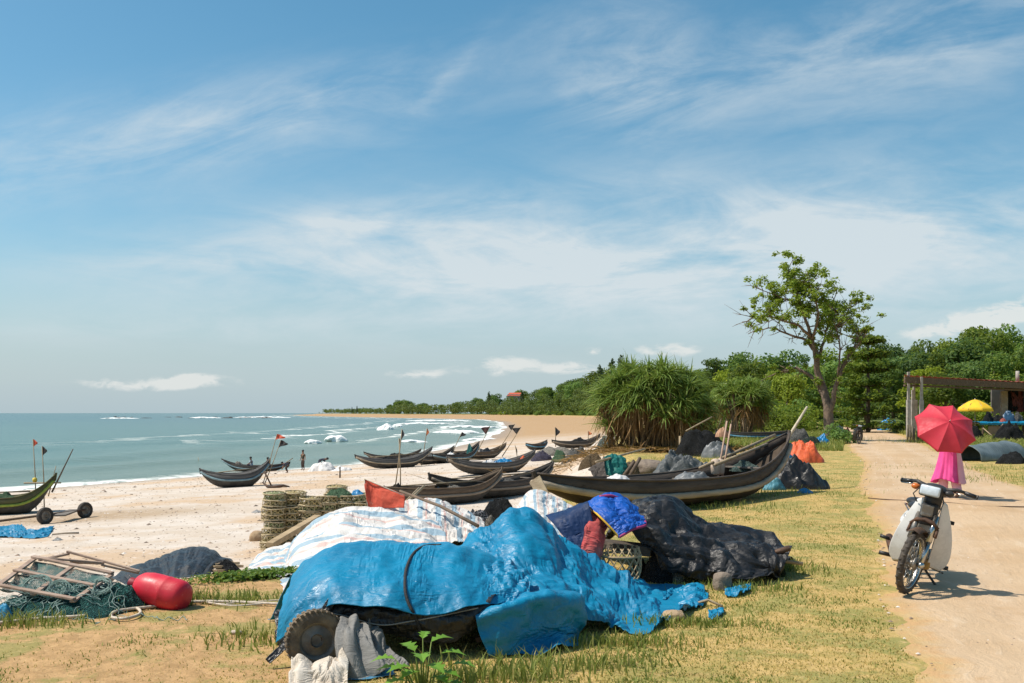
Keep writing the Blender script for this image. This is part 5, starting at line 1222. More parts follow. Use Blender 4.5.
# ---- second blue tarpaulin, peaked, running down to the grass
sheet('blue_tarpaulin', 'large crumpled blue tarpaulin rising to a peak and running down to the grass', 'tarpaulin',
      [[(440, 566, 8.9), (490, 545, 9.1), (526, 524, 9.2), (560, 548, 9.3), (612, 584, 9.5), (668, 590, 9.6), (702, 592, 9.5)], [(437, 551, 8.3), (483, 529, 8.45), (525, 512.5, 8.5), (562, 541, 8.7), (612, 575, 9.0), (665, 588, 9.35), (704, 593, 9.3)],
       [(445, 566, 7.9), (487, 550, 8.0), (531, 541, 8.05), (575, 566, 8.3), (622, 590, 8.6), (668, 598, 8.95), (704, 598, 9.1)], [(460, 583, 7.5), (500, 572, 7.6), (543, 570, 7.7), (590, 592, 7.9), (632, 608, 8.2), (672, 607, 8.6), (700, 604, 8.8)],
       [(480, 595, 7.25), (512, 589, 7.3), (556, 594, 7.4), (598, 613, 7.55), (640, 624, 7.85), (676, 616, 8.25), (694, 611, 8.5)], [(492, 604, 7.1), (524, 604, 7.1), (566, 612, 7.15), (608, 632, None), (644, 636, None), (672, 623, None), (688, 617, None)]],
      TB, 150, 200, 8, slack=(1.07, 1.01), out=.16, inn=.05, amp=.09, freq=(6, 2.4), f0=2.0, fold=.6, fac=.085, ff=3.2, dirs=[.1, -.35, .5, 2.6], thick=.004)
sheet('blue_tarpaulin', 'shaded end flap of blue tarpaulin hanging to the grass below the peaked one', 'tarpaulin',
      [[(478, 614, 7.5), (503, 604, 7.45), (536, 599, 7.4), (562, 597, 7.4), (584, 606, 7.4)], [(476, 614, 6.72), (503, 603, 6.72), (536, 595, 6.85), (562, 592, 7.0), (581, 601, 7.15)], [(478, 630, 6.64), (505, 620, 6.66), (536, 613, 6.82), (563, 610, 6.98), (582, 620, 7.15)],
       [(484, 645, 6.66), (508, 642, 6.70), (536, 638, 6.86), (563, 634, 7.02), (580, 638, 7.15)], [(490, 656, 6.70), (512, 661, 6.74), (538, 658, None), (562, 652, None), (578, 648, None)]],
      TB, 100, 120, 11, slack=(1.03, 1.03), out=.05, inn=.02, amp=.06, freq=(4, 4), f0=2.2, dirs=[0., .5, -.5], thick=.004)
sheet('blue_tarpaulin', 'gathered knot of blue tarpaulin twisted between the roped one and the peaked one', 'tarpaulin',
      [[(455, 585, 7.15), (480, 568, 7.25), (505, 562, 7.3), (530, 575, 7.25)], [(465, 597, 6.95), (488, 585, 7.0), (508, 583, 7.0), (528, 592, 7.0)], [(478, 606, 6.85), (495, 603, 6.86), (512, 603, 6.86), (526, 606, 6.88)], [(480, 622, 6.8), (492, 620, 6.8), (503, 612, 6.8), (515, 610, 6.84)]],
      TB, 80, 90, 13, slack=(1.16, 1.10), out=.09, inn=.05, amp=.06, freq=(6, 3), onground=False, thick=.004)
sheet('blue_scrap', 'torn blue scrap of sheet at the right end of the peaked tarpaulin', 'sheet scrap', [[(676, 592, 9.3), (690, 588, 9.3), (704, 592, 9.3)], [(676, 602, 9.0), (692, 598, 8.95), (708, 600, 9.0)], [(680, 612, None), (692, 612, None), (704, 608, None)]], TB, 40, 40, 17, slack=(1.16, 1.14), out=.09, amp=.06, thick=.003)
for i, (px, py, w_, lab) in enumerate(((738, 593, 26, 'flat blue scrap of sheet in the grass nearest the grey stone'), (716, 617, 15, 'small blue scrap of sheet in the grass below the flat one'), (668, 597, 10, 'tiny blue scrap of sheet beside the peaked tarpaulin'))):
    sheet('blue_scrap', lab, 'sheet scrap', [[(px-w_/2, py-4, None), (px, py-5, None), (px+w_/2, py-7, None)], [(px-w_/2, py+1, None), (px, py, None), (px+w_/2, py-2, None)], [(px-w_/2, py+5, None), (px-2, py+5, None), (px+w_/2-4, py+2, None)]], TB, 26, 40, 20+i, slack=(1.14, 1.12), out=.05, amp=.03, thick=.003)
# grey and white rags about the tyre
sheet('grey_rag', 'dusty grey rag hanging against the worn tyre of the front cart', 'rag', [[(338, 620, 6.5), (352, 617, 6.5), (366, 624, 6.52)], [(336, 640, 6.3), (352, 634, 6.28), (372, 640, 6.36)], [(338, 665, 6.2), (356, 660, 6.16), (380, 656, 6.26)], [(345, 686, 6.15), (362, 682, 6.12), (392, 668, 6.24)]], TG, 90, 80, 31, slack=(1.22, 1.0), out=.07, inn=.04, amp=.06, freq=(6, .8), fold=.5, f0=3, thick=.004)
sheet('grey_rag', 'pale grey rag spread low on the ground right of the hanging one', 'rag', [[(366, 622, 6.6), (378, 630, 6.6), (390, 640, 6.6)], [(366, 650, 6.4), (382, 648, 6.4), (400, 656, 6.4)], [(366, 675, 6.3), (386, 670, 6.3), (410, 668, 6.34)]], TG, 80, 70, 33, slack=(1.2, 1.05), out=.07, inn=.04, amp=.06, freq=(5, 1.2), fold=.6, f0=3, thick=.004)
sheet('white_rag', 'dirty white and tan rag lying at the foot of the worn tyre', 'rag', [[(292, 660, 6.2), (312, 657, 6.2), (332, 662, 6.2), (346, 655, 6.25)], [(290, 672, 6.08), (312, 668, 6.05), (330, 674, 6.05), (348, 662, 6.1)], [(292, 690, 6.0), (312, 690, 5.98), (332, 692, 5.98), (348, 690, 6.0)], [(290, 704, 5.9), (312, 706, 5.88), (332, 706, 5.88), (350, 704, 5.9)]], TW, 90, 100, 35, slack=(1.2, 1.1), out=.08, inn=.05, amp=.06, freq=(6, 2), fold=.7, f0=3, thick=.004)
sheet('blue_scrap', 'narrow blue strip of sheet below the grey rags by the tyre', 'sheet scrap', [[(346, 676, 6.22), (368, 670, 6.22), (392, 668, 6.3)], [(346, 690, 6.1), (368, 684, 6.1), (394, 682, 6.2)]], tarp_mat('faded blue sheet', (.07, .24, .38), (.05, .18, .30), (.2, .36, .46)), 30, 50, 36, slack=(1.1, 1.1), out=.04, amp=.03, thick=.003)
sheet('black_strap', 'black strip of sheet hanging from the left end of the front blue tarpaulin', 'strap', [[(330, 596, 6.6), (318, 612, 6.55), (300, 628, 6.5), (284, 641, 6.46), (266, 660, 6.4)], [(336, 602, 6.58), (322, 620, 6.53), (303, 636, 6.48), (288, 648, 6.44), (270, 664, 6.38)]], TK, 16, 60, 37, slack=(1.02, 1.05), out=.02, amp=.01, onground=False, thick=.006)
sheet('black_liner', 'black sheet end tucked under the left corner of the front blue tarpaulin', 'sheet', [[(276, 612, 7.3), (284, 608, 7.2), (300, 606, 7.0)], [(275, 632, 7.1), (282, 634, 7.0), (296, 632, 6.85)], [(277, 652, 7.0), (286, 654, 6.9), (300, 650, 6.8)]], TK, 40, 40, 38, slack=(1.08, 1.08), out=.05, amp=.03, onground=False, thick=.004)

# ---- striped sheets
sheet('striped_sheet', 'big striped white sheet draped over a mound behind the front blue tarpaulin', 'sheet', [[(300, 548, 12.6), (325, 530, 12.9), (360, 526, 13.1), (400, 530, 13.1), (436, 538, 13)], [(289, 562, 12.0), (316, 522, 12.2), (345, 511, 12.3), (385, 514, 12.3), (436, 526, 12.3)], [(285, 578, 11.3), (304, 543, 11.4), (345, 529, 11.4), (392, 533, 11.4), (446, 541, 11.4)], [(283, 590, 10.6), (299, 566, 10.6), (342, 552, 10.5), (396, 552, 10.5), (455, 556, 10.5)], [(284, 597, None), (306, 590, 9.9), (348, 578, 9.7), (400, 574, 9.7), (464, 572, 9.8)]],
      ST, 110, 140, 41, slack=(1.05, 1.05), out=.12, amp=.10, freq=(3, 5), fold=.6, f0=1.5, thick=.004)
sheet('striped_sheet', 'striped white sheet heap lying behind the pole of the red pennant', 'sheet', [[(372, 524, 14.6), (395, 512, 15), (425, 506, 15.2), (455, 512, 15.2), (484, 527, 15)], [(370, 522, 14.0), (392, 508, 14.2), (425, 501, 14.3), (453, 507, 14.3), (480, 523, 14.2)], [(375, 526, 13.2), (395, 521, 13.3), (424, 518, 13.3), (456, 523, 13.3), (486, 532, 13.3)], [(385, 536, 12.4), (400, 537, 12.4), (425, 538, 12.4), (460, 540, 12.4), (494, 544, 12.4)]],
      ST3, 90, 120, 43, slack=(1.09, 1.06), out=.13, amp=.07, freq=(5, 4), thick=.004)
sheet('striped_sheet', 'low striped white sheet spread on the sand left of the big draped one', 'sheet', [[(258, 557, 13.2), (272, 550, 13.3), (290, 546, 13.3), (312, 546, 13.2)], [(253, 562, 12.6), (270, 551, 12.6), (290, 547, 12.6), (308, 548, 12.6)], [(249, 571, 11.9), (268, 564, 11.9), (285, 562, 11.9), (304, 564, 11.9)], [(249, 577, None), (266, 577, None), (282, 579, None), (300, 580, None)]],
      stripe_mat('white sheet with close pale stripes', 6, 'V'), 70, 90, 45, slack=(1.05, 1.05), out=.08, amp=.04, freq=(4, 3), thick=.004)
sheet('striped_sheet', 'striped white sheet standing in a peak behind the peaked blue tarpaulin', 'sheet', [[(516, 514, 12.2), (535, 493, 12.4), (552, 497, 12.4), (570, 508, 12.3)], [(514, 516, 11.5), (532, 494, 11.6), (550, 500, 11.6), (572, 510, 11.5)], [(512, 530, 10.8), (533, 515, 10.8), (552, 517, 10.8), (574, 525, 10.8)], [(510, 550, 10.3), (533, 548, 10.3), (555, 548, 10.3), (578, 550, 10.3)]],
      ST2, 80, 80, 47, slack=(1.06, 1.06), out=.09, amp=.05, freq=(3, 3), thick=.004)
mound('rag_heap', 'small heap of coloured rags and cloth between the striped sheet and the near boats', 'rags', 478, 524, 34, 17, net_mat('mixed coloured rags', (.10, .11, .12), (.36, .34, .36), (.45, .25, .28), 20), 51, .6, D=14.5)
mound('dark_bag', 'dark plastic bag heap left of the peaked striped sheet', 'bag', 500, 520, 46, 24, NDARK, 52, .6, D=15.0)
mound('pale_bag', 'pale plastic bag at the front of the dark bag heap', 'bag', 491, 523, 15, 14, NPALE, 53, .6, D=14.2)
mound('sand_cover', 'pale sheet heap under the foot of the red pennant pole', 'sheet', 470, 532, 50, 12, NPALE, 54, .6, D=13.5)

# ---- navy panel, jacket, red cloth and the black net cloth heap
sheet('navy_sheet', 'stiff dark navy sheet standing up between the peaked blue tarpaulin and the blue jacket', 'sheet', [[(546, 517, 9.7), (566, 510, 9.7), (586, 503, 9.6)], [(552, 522, 9.45), (570, 515, 9.4), (589, 504, 9.4)], [(566, 540, 9.3), (578, 536, 9.3), (594, 528, 9.3)], [(578, 558, 9.2), (588, 552, 9.2), (597, 543, 9.25)]], TNAVY, 50, 50, 55, slack=(1.015, 1.015), out=.03, amp=.012, freq=(3, 2), onground=False, thick=.008)
JK = tarp_mat('royal blue jacket cloth', (.004, .095, .44), (.004, .07, .34), (.01, .13, .50), .5, .5, .4)
jk = empty('blue_jacket', tuple(P(616, 515, 9.5))); tag(jk, 'royal blue jacket with yellow and magenta edging laid over the black heap', 'jacket')
JROWS = [[(590, 503, 10.0), (606, 497, 10.1), (622, 498, 10.2), (634, 508, 10.2)], [(588, 507, 9.6), (604, 497, 9.7), (622, 499, 9.8), (638, 513, 9.8)], [(597, 515, 9.35), (609, 509, 9.4), (626, 510, 9.5), (643, 519, 9.55)], [(608, 526, 9.25), (616, 524, 9.28), (628, 521, 9.36), (644, 523, 9.45)], [(619, 538, 9.22), (624, 535, 9.22), (633, 530, 9.3), (645, 526, 9.4)]]
sheet('body', None, None, JROWS, JK, 60, 60, 57, parent=jk, slack=(1.08, 1.08), out=.06, amp=.04, freq=(4, 4), onground=False, thick=.006)
def edge_tube(name, mat, cps, r, parent, lift=(0, -.02, .01)):
    c = crspline([tuple(cpt(q)) for q in cps], 24); mb = MB(); mb.tube([Vector(tuple(q))+Vector(lift)-parent.matrix_basis.translation for q in c], r, 6); return mb.build(name, mat, parent)
edge_tube('yellow_edging', M('yellow cloth edging', (.70, .42, .03), (.6, .35, .03), 9, .7), [JROWS[1][0], JROWS[2][0], JROWS[3][0], JROWS[4][0]], .010, jk)
edge_tube('magenta_edging', M('magenta cloth edging', (.36, .04, .14), (.28, .03, .12), 9, .7), [JROWS[4][0], JROWS[4][1], JROWS[4][2], JROWS[4][3], JROWS[2][3]], .014, jk)
edge_tube('collar', M('magenta cloth edging', (.36, .04, .14)), [(600, 499, 9.68), (610, 498, 9.72), (617, 500, 9.76)], .02, jk, (0, -.01, .02))
sheet('red_cloth', 'faded red and pink cloth bunched under the blue jacket beside the navy sheet', 'cloth', [[(592, 508, 9.6), (599, 507, 9.6), (606, 520, 9.55)], [(588, 522, 9.35), (597, 522, 9.33), (606, 532, 9.35)], [(583, 540, 9.22), (592, 542, 9.2), (600, 548, 9.25)], [(580, 556, 9.15), (588, 560, 9.12), (597, 560, 9.2)]], tarp_mat('faded red cloth', (.46, .06, .06), (.36, .13, .12), (.50, .25, .22), .8, .5, .2), 60, 40, 59, slack=(1.14, 1.06), out=.06, amp=.05, freq=(3, 3), onground=False, thick=.006)
sheet('black_net_cloth', 'big crumpled black net cloth heaped over gear right of the blue jacket', 'netting', [[(606, 555, 11.2), (645, 525, 11.4), (690, 530, 11.6), (735, 540, 11.6), (775, 560, 11.3), (795, 566, 11.0)], [(608, 525, 10.6), (641, 503, 10.8), (668, 502, 11.0), (700, 528, 11.0), (745, 538, 10.9), (788, 556, 10.7)], [(622, 528, 10.15), (650, 512, 10.2), (680, 518, 10.3), (708, 527, 10.35), (746, 541, 10.35), (786, 560, 10.2)], [(636, 538, 9.85), (655, 533, 9.85), (686, 536, 9.9), (715, 544, 9.95), (750, 556, 9.95), (782, 570, 9.9)],
       [(650, 550, 9.75), (668, 556, 9.7), (694, 556, 9.7), (722, 562, 9.72), (752, 569, 9.75), (778, 577, None)], [(660, 556, 9.8), (682, 574, 9.7), (702, 580, 9.66), (728, 582, 9.62), (756, 582, 9.62), (780, 581, None)]],
      TNET, 130, 190, 61, slack=(1.03, 1.12), out=.17, inn=.08, amp=.13, freq=(3, 6), f0=1.7, fold=.8, fac=.13, ff=2.9, dirs=[.4, -.5, 1.2, 2.4], thick=.004)
mb = MB(); q0, q1 = P(606, 545, 10.1), P(668, 552, 10.3); mb.bar(q0, q1, .7, .07); mb.bar(P(612, 548, 9.8), P(650, 552, 9.8), .06, .09)
tag(mb.build('plank_platform', M('dark cart planks', (.06, .045, .035)), None, False, origin=tuple(q0)), 'dark plank platform carrying the black net cloth over the round basket', 'platform')
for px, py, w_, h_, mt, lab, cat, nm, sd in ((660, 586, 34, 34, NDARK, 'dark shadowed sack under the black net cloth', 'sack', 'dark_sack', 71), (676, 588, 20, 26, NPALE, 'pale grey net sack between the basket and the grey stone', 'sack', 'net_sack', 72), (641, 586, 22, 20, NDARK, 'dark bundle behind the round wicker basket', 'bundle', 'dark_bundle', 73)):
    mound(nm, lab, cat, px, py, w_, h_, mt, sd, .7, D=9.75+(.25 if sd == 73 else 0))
bsk = empty('wicker_basket', tuple(G(620, 588))); tag(bsk, 'round open weave wicker basket half hidden behind the peaked blue tarpaulin', 'basket')
bsk.location = (P(620, 580, 9.35).x, 9.35, gzf(1, 9.35)+.02); mb = MB()
for i in range(16):
    for sg in (1, -1):
        mb.tube([(.20*math.cos(TAU*i/16+sg*q*1.1)*math.sin(.25+q*1.25)**.8, .20*math.sin(TAU*i/16+sg*q*1.1)*math.sin(.25+q*1.25)**.8, .02+.30*(1-math.cos(q*1.3))*.9) for q in np.linspace(0, 1.5, 10)], .006, 5)
mb.build('weave', M('pale wicker cane', (.45, .34, .2), (.32, .23, .13), 14, .8), bsk)
mb = MB(); mb.torus(.195, .012, Matrix.Translation((0, 0, .31)), 28, 6); mb.build('rim', M('pale wicker cane', (.45, .34, .2)), bsk)

def rock(name, label, px, py, wpx, hpx, seed, mat, D=None, cat='rock', group=None, dp=.8):
    g = G(px, py) if D is None else P(px, py, D)
    k = g.y/FPX; a, b_ = np.meshgrid(np.linspace(0, TAU, 29)[:-1], np.linspace(0, math.pi, 16)); d = np.stack([np.sin(b_)*np.cos(a), np.sin(b_)*np.sin(a), np.cos(b_)], -1)
    f = 1+.30*fbm(d[..., 0]*1.4+seed, d[..., 1]*1.4, d[..., 2]*1.4, seed=seed, o=4)
    d = np.sign(d)*np.abs(d)**.8
    V = d*f[..., None]*np.array([wpx*k/2, wpx*k/2*dp, hpx*k*.62]); V[..., 2] += hpx*k*.36
    return tag(mk(name, V.reshape(-1, 3), grid_faces(16, 28, True), mat, origin=None, smooth=True), label, cat, group), g
def put_rock(*a, **k):
    o, g = rock(*a, **k); o.location = g; return o
STG = M('grey brown stone', (.24, .19, .145), (.16, .125, .10), 9, .9, .9, 25, c3=(.32, .27, .21)); STT = M('tan stone', (.42, .30, .18), (.33, .22, .13), 9, .9, .8, 25)
put_rock('stone', 'rounded grey brown stone holding down the black net cloth', 722, 590, 19, 17, 3, STG)
put_rock('stone', 'tan stone weighing down the foot of the peaked blue tarpaulin', 674, 621, 23, 11, 4, STT)
put_rock('stone', 'brown lump of stone on the sand left of the trap stacks', 256, 541, 14, 10, 5, STT)
put_rock('stone', 'small brown stone beside the larger lump left of the trap stacks', 268, 543, 8, 5, 6, STT)
put_rock('stone', 'pale stone in the grass at the far right of the rope', 236, 634, 10, 4, 8, M('pale stone', (.55, .46, .38), (.45, .36, .29), 9, .9, .5))
tag(put_rock('stone_block', 'long grey stone block on the bank in front of the large screw pine', 650, 473, 34, 13, 9, STG, cat='stone'))
put_rock('stone', 'pale sandy stone just below the keel of the largest boat', 735, 500, 12, 6, 10, STT)
for i, (px, py, r1, r2, lab) in enumerate(((788, 549, .03, .03, 'rusty pipe end sticking out of the right tip of the black net cloth'), (792, 563, .02, .02, 'pale stick lying in the grass at the right tip of the black net cloth'))):
    stick('pipe' if i == 0 else 'stick', lab, 'pipe' if i == 0 else 'stick', [P(765, 556+i*2, 10.1), P(px+2 if i == 0 else 803, py-1 if i == 0 else 564, 10.0)], [r1, r2], IRON if i == 0 else POLE)
mound('weed_clump', 'clump of dark weeds over the pipe end at the tip of the black net cloth', 'weeds', 776, 572, 22, 24, net_mat('dark green weeds', (.04, .06, .02), (.09, .12, .03), (.2, .2, .08), 30), 75, .5, D=10.1)
stick('twig', 'thin bent twig beside the torn blue scraps', 'twig', [G(690, 609, .03), G(708, 606, .05), G(722, 609, .02)], .012, POLE)

# ---- red pennant lying on its pole
rp = empty('red_pennant', tuple(P(408, 502, 13.6))); tag(rp, 'big orange red pennant on a long pole lying across the striped sheets', 'pennant')
def rl(v): return Vector(v)-rp.matrix_basis.translation
mb = MB(); mb.tube([rl(P(400, 491, 13.9)), rl(P(440, 506, 13.2)), rl(P(478, 526, 12.6))], [.018, .022, .024], 8); mb.build('pole', M('dark bamboo pole', (.20, .14, .09), (.13, .09, .06), 7, .75), rp)
fl = loft([[(364, 479, 13.9), (372, 482, 13.9), (385, 487, 13.8), (405, 495, 13.7)], [(365, 491, 13.8), (374, 493, 13.85), (387, 495, 13.75), (405, 500, 13.7)], [(368, 508, 13.8), (377, 509, 13.75), (388, 508, 13.75), (404, 508, 13.65)]], 30, 50)
fl = wrinkle(fl, 81, slack=(1.01, 1.01), out=.03, amp=.015, freq=(3, 2)); fo = mk('flag', fl.reshape(-1, 3)-np.array(rp.location), grid_faces(30, 50), tarp_mat('red pennant sheet', (.62, .10, .055), (.52, .085, .05), (.66, .20, .13), .7, .25, .2), rp); fo.modifiers.new('thickness', 'SOLIDIFY').thickness = .005
mb = MB(); mb.tube([rl(P(364, 478.5, 13.9)), rl(P(384, 487, 13.8)), rl(P(405, 496, 13.7))], .008, 5); mb.tube([rl(P(364, 478.5, 13.9)), rl(P(366, 493, 13.8)), rl(P(368, 509, 13.8))], .008, 5); mb.build('flag_hem', M('pale rope cord', (.55, .48, .38), (.45, .38, .3), 9, .9), rp)
stick('bamboo_stick', 'short pale bamboo stick leaning against the nearest boat behind the red pennant', 'stick', [P(406, 503, 14.2), P(424, 486, 15.2)], .02, POLE)
stick('bamboo_stick', 'second short pale bamboo stick crossing near the red pennant', 'stick', [P(402, 505, 14.1), P(419, 488, 15.0)], .016, POLE)
RUD = wood('worn tan board', (.34, .27, .17), (.25, .19, .12))
mb = MB(); mb.bar(P(535, 479, 15.0), P(547, 503, 14.7), .19, .04, (0, 1, .3)); tag(mb.build('rudder_board', RUD, None, False, origin=tuple(P(541, 490, 14.8)), bevel=.01), 'worn tan rudder board leaning against the left end of the largest boat', 'rudder')
# planks leaning on the trap stacks
PLT = wood('sun bleached tan timber', (.42, .31, .18), (.32, .23, .13))
for a, b_, w_, lab in ((P(270, 545, 18.2), P(318, 517, 20.0), .16, 'long tan beam lying against the front of the trap stacks'), (P(300, 538, 17.5), P(345, 510, 19.0), .10, 'second thinner beam lying behind the striped sheet by the trap stacks')):
    mb = MB(); mb.bar(a, b_, w_, .10); tag(mb.build('timber_beam', PLT if w_ > .12 else INNER, None, False, origin=tuple(a), bevel=.01), lab, 'beam')
put_rock('stone', 'brown stone wedged under the tan beam by the trap stacks', 285, 537, 12, 9, 12, STT)

# ---- crab traps in stacks
def netting_mat():
    m, t, bs = new_mat('brown trap netting'); co = t.n('ShaderNodeTexCoord').outputs['Object']
    sp = t.n('ShaderNodeSeparateXYZ', {0: co}); ang = t.m('MULTIPLY', t.m('ARCTAN2', sp.outputs[1], sp.outputs[0]), 6.)
    zz = t.m('ADD', t.m('MULTIPLY', sp.outputs[2], 38.), t.m('MULTIPLY', t.noise(co, 9, 3), 2.2))
    a = t.m('ABSOLUTE', t.m('SINE', t.m('ADD', ang, zz))); b_ = t.m('ABSOLUTE', t.m('SINE', t.m('SUBTRACT', ang, zz)))
    thr = t.m('MINIMUM', a, b_); hole = t.ss(thr, .38, .52)
    n = t.noise(co, 12, 4); col = t.mix(t.ss(n, .4, .6), (.46, .36, .17), (.33, .28, .13))
    oi = t.n('ShaderNodeObjectInfo').outputs['Random']; col = t.mix(t.ss(oi, .6, .9), col, (.26, .29, .14))
    setin(t, bs, Base_Color=col, Roughness=.9, Specular_IOR_Level=.2)
    tp = t.n('ShaderNodeBsdfTransparent'); mx = t.n('ShaderNodeMixShader', {0: t.m('MULTIPLY', hole, .85), 1: bs.outputs[0], 2: tp.outputs[0]})
    t.l.new(mx.outputs[0], [q for q in m.node_tree.nodes if q.type == 'OUTPUT_MATERIAL'][0].inputs[0]); return m
def make_trap():
    root = empty('crab_trap', (0, 0, 0)); mb = MB(); r_, h_ = .235, .145
    for z in (.008, h_-.008): mb.torus(r_, .013, Matrix.Translation((0, 0, z)), 26, 5)
    for i in range(6):
        a = TAU*i/6; mb.tube([(r_*math.cos(a), r_*math.sin(a), .005), (r_*math.cos(a), r_*math.sin(a), h_-.005)], .007, 5)
    for i in range(3):
        a = math.pi*i/3; mb.tube([(r_*math.cos(a), r_*math.sin(a), .008), (-r_*math.cos(a), -r_*math.sin(a), .008)], .006, 4)
    rt_ = random.Random(5)
    for i in range(26):
        a = rt_.uniform(0, TAU); da = rt_.uniform(-.5, .5); z0, z1 = rt_.choice(((.01, h_-.01), (.01, h_*.5), (h_*.5, h_-.01), (.0, -.05))); mb.tube([((r_-.012*math.sin(math.pi*q)+.012)*math.cos(a+da*q), (r_-.012*math.sin(math.pi*q)+.012)*math.sin(a+da*q), z0+(z1-z0)*q+rt_.uniform(-.006, .006)) for q in (0, .25, .5, .75, 1)], .0045, 4)
    mb.build('frame', M('pale rope bound wire', (.56, .46, .29), (.38, .30, .18), 20, .85), root)
    mb = MB(); mb.lathe([(.02, .012), (r_*.98, .012), (r_*.88, h_*.5), (r_*.98, h_-.012), (.02, h_-.02)], 26, caps=False); mb.build('netting', netting_mat(), root)
    mb = MB(); mb.lathe([(.03, .02), (r_*.62, .03), (r_*.42, h_*.5), (r_*.60, h_-.03), (.03, h_-.03)], 18, caps=False); mb.build('bait_funnel', M('dark brown bait net', (.10, .08, .045), (.15, .13, .07), 20, .9, .5), root)
    return root
trap0 = make_trap(); used = False
STK = [(273, 541, 20.6, 9, 'in the leftmost trap stack at the open sand'), (292, 541, 20.9, 9, 'in the second trap stack from the sand'), (309, 540, 20.8, 8, 'in the narrow trap stack behind the tan beam'), (327, 538, 21.0, 8, 'in the middle trap stack'), (345, 536, 21.1, 8, 'in the trap stack right of the middle one'), (361, 535, 21.2, 8, 'in the trap stack beside the red pennant'),
       (284, 536, 21.7, 8, 'in the back row of trap stacks toward the sand'), (335, 534, 21.9, 9, 'in the back row of trap stacks toward the pennant')]
for px, py, D, n_, where in STK:
    x, y = (px-CX)/FPX*D, D; z = gzf(x, y)
    for i in range(n_):
        o = trap0 if not used else copy_tree(trap0); used = True
        o.location = (x+rnd.uniform(-.045, .045), y+rnd.uniform(-.045, .045), z+i*.142); o.rotation_euler = (rnd.uniform(-.10, .10), rnd.uniform(-.10, .10), rnd.uniform(0, TAU)); sc_ = rnd.uniform(.92, 1.06); o.scale = (sc_, sc_*rnd.uniform(.93, 1.05), rnd.uniform(.9, 1.1))
        tag(o, ('topmost netted crab trap ' if i == n_-1 else 'netted crab trap under the topmost ')+where, 'crab trap', 'crab traps '+where)
mound('green_net', 'faded green net heap on top of the right hand trap stacks', 'net', 338, 0, 26, 8, NGREEN, 91, .6, D=20.9, z0=gzf(-3.5, 21)+1.13)
mound('blue_bottle_bag', 'small blue bag lying on the trap stack next to the red pennant', 'bag', 357, 0, 13, 6, plastic('blue bag', (.05, .25, .5)), 92, .6, D=21.0, z0=gzf(-3.3, 21)+1.13)

# ---- left foreground: framed nets, float, black tarp
NP = [mound('teal_net_pile', 'teal and green fishing net pile under the wooden frame panel', 'net', 46, 618, 158, 23, NTEAL, 101, .88, n=(50, 110), crump=.35, freq=4),
      mound('teal_net_pile', 'smaller teal net pile with pale rope beside the red float', 'net', 110, 613, 56, 27, NTEAL, 102, .8, n=(40, 90), crump=.35, freq=4)]
mound('blue_sheet', 'corner of bright blue sheet at the left end of the teal nets', 'sheet', -6, 622, 30, 16, TB, 103, .7)
rngn = np.random.default_rng(8); mb = MB()
NTR = [BVHTree.FromPolygons([o.matrix_basis@v.co for v in o.data.vertices], [tuple(p.vertices) for p in o.data.polygons]) for o in NP]
def pile_z(x, y):
    z = gzf(x, y)
    for tr in NTR:
        h_ = tr.ray_cast(Vector((x, y, 3)), Vector((0, 0, -1)))
        if h_[0] is not None: z = max(z, h_[0].z)
    return z
for i in range(120):
    px, py = rngn.uniform(-12, 140), rngn.uniform(578, 617); c = G(px, py+3)
    p_ = np.array([c.x, c.y]); th = rngn.uniform(0, TAU); pts = []
    for k in range(16):
        th += rngn.normal()*.9; p_ = p_+.04*np.array([math.cos(th), math.sin(th)]); pts.append((p_[0], p_[1], pile_z(p_[0], p_[1])+rngn.uniform(.0, .035)))
    mb.tube([tuple(q) for q in crspline(pts, 40)], .0035, 4, cap=False)
for (px, py, rr) in ((40, 605, .13), (62, 606, .09), (104, 604, .10)):
    c = G(px, py+6)
    for j in range(7):
        q = rngn.uniform(.4, 1)*rr; ph_ = rngn.uniform(0, TAU); mb.tube([(c.x+q*math.cos(TAU*k/20+ph_), c.y-.05+rngn.normal()*.01+.4*q*math.sin(TAU*k/20+ph_), pile_z(c.x, c.y)+.05+q*.7*math.sin(TAU*k/20+ph_)) for k in range(18)], .0045, 4, cap=False)
tag(mb.build('net_twine', M('pale grey green twine', (.26, .34, .30), (.18, .27, .24), 20, .9)), kind='stuff')
def open_net(name, c1, c2, sc, cover):
    m, t, bs = new_mat(name); co = t.n('ShaderNodeTexCoord').outputs['Object']; n = t.noise(co, 6, 6, .7)
    v = t.n('ShaderNodeTexVoronoi', {'Vector': co, 'Scale': sc}, feature='DISTANCE_TO_EDGE').outputs['Distance']
    setin(t, bs, Base_Color=t.mix(n, c1, c2), Roughness=.9); tp = t.n('ShaderNodeBsdfTransparent')
    mx = t.n('ShaderNodeMixShader', {0: t.m('MULTIPLY', t.ss(v, .05, .14), t.ss(n, .62, .40, 0., cover)), 1: bs.outputs[0], 2: tp.outputs[0]})
    t.l.new(mx.outputs[0], [q for q in m.node_tree.nodes if q.type == 'OUTPUT_MATERIAL'][0].inputs[0]); return m
FNET = open_net('dark teal frame netting', (.018, .07, .07), (.06, .13, .12), 55, .45)
FRM = wood('weathered pale timber lath', (.40, .29, .22), (.27, .18, .13))
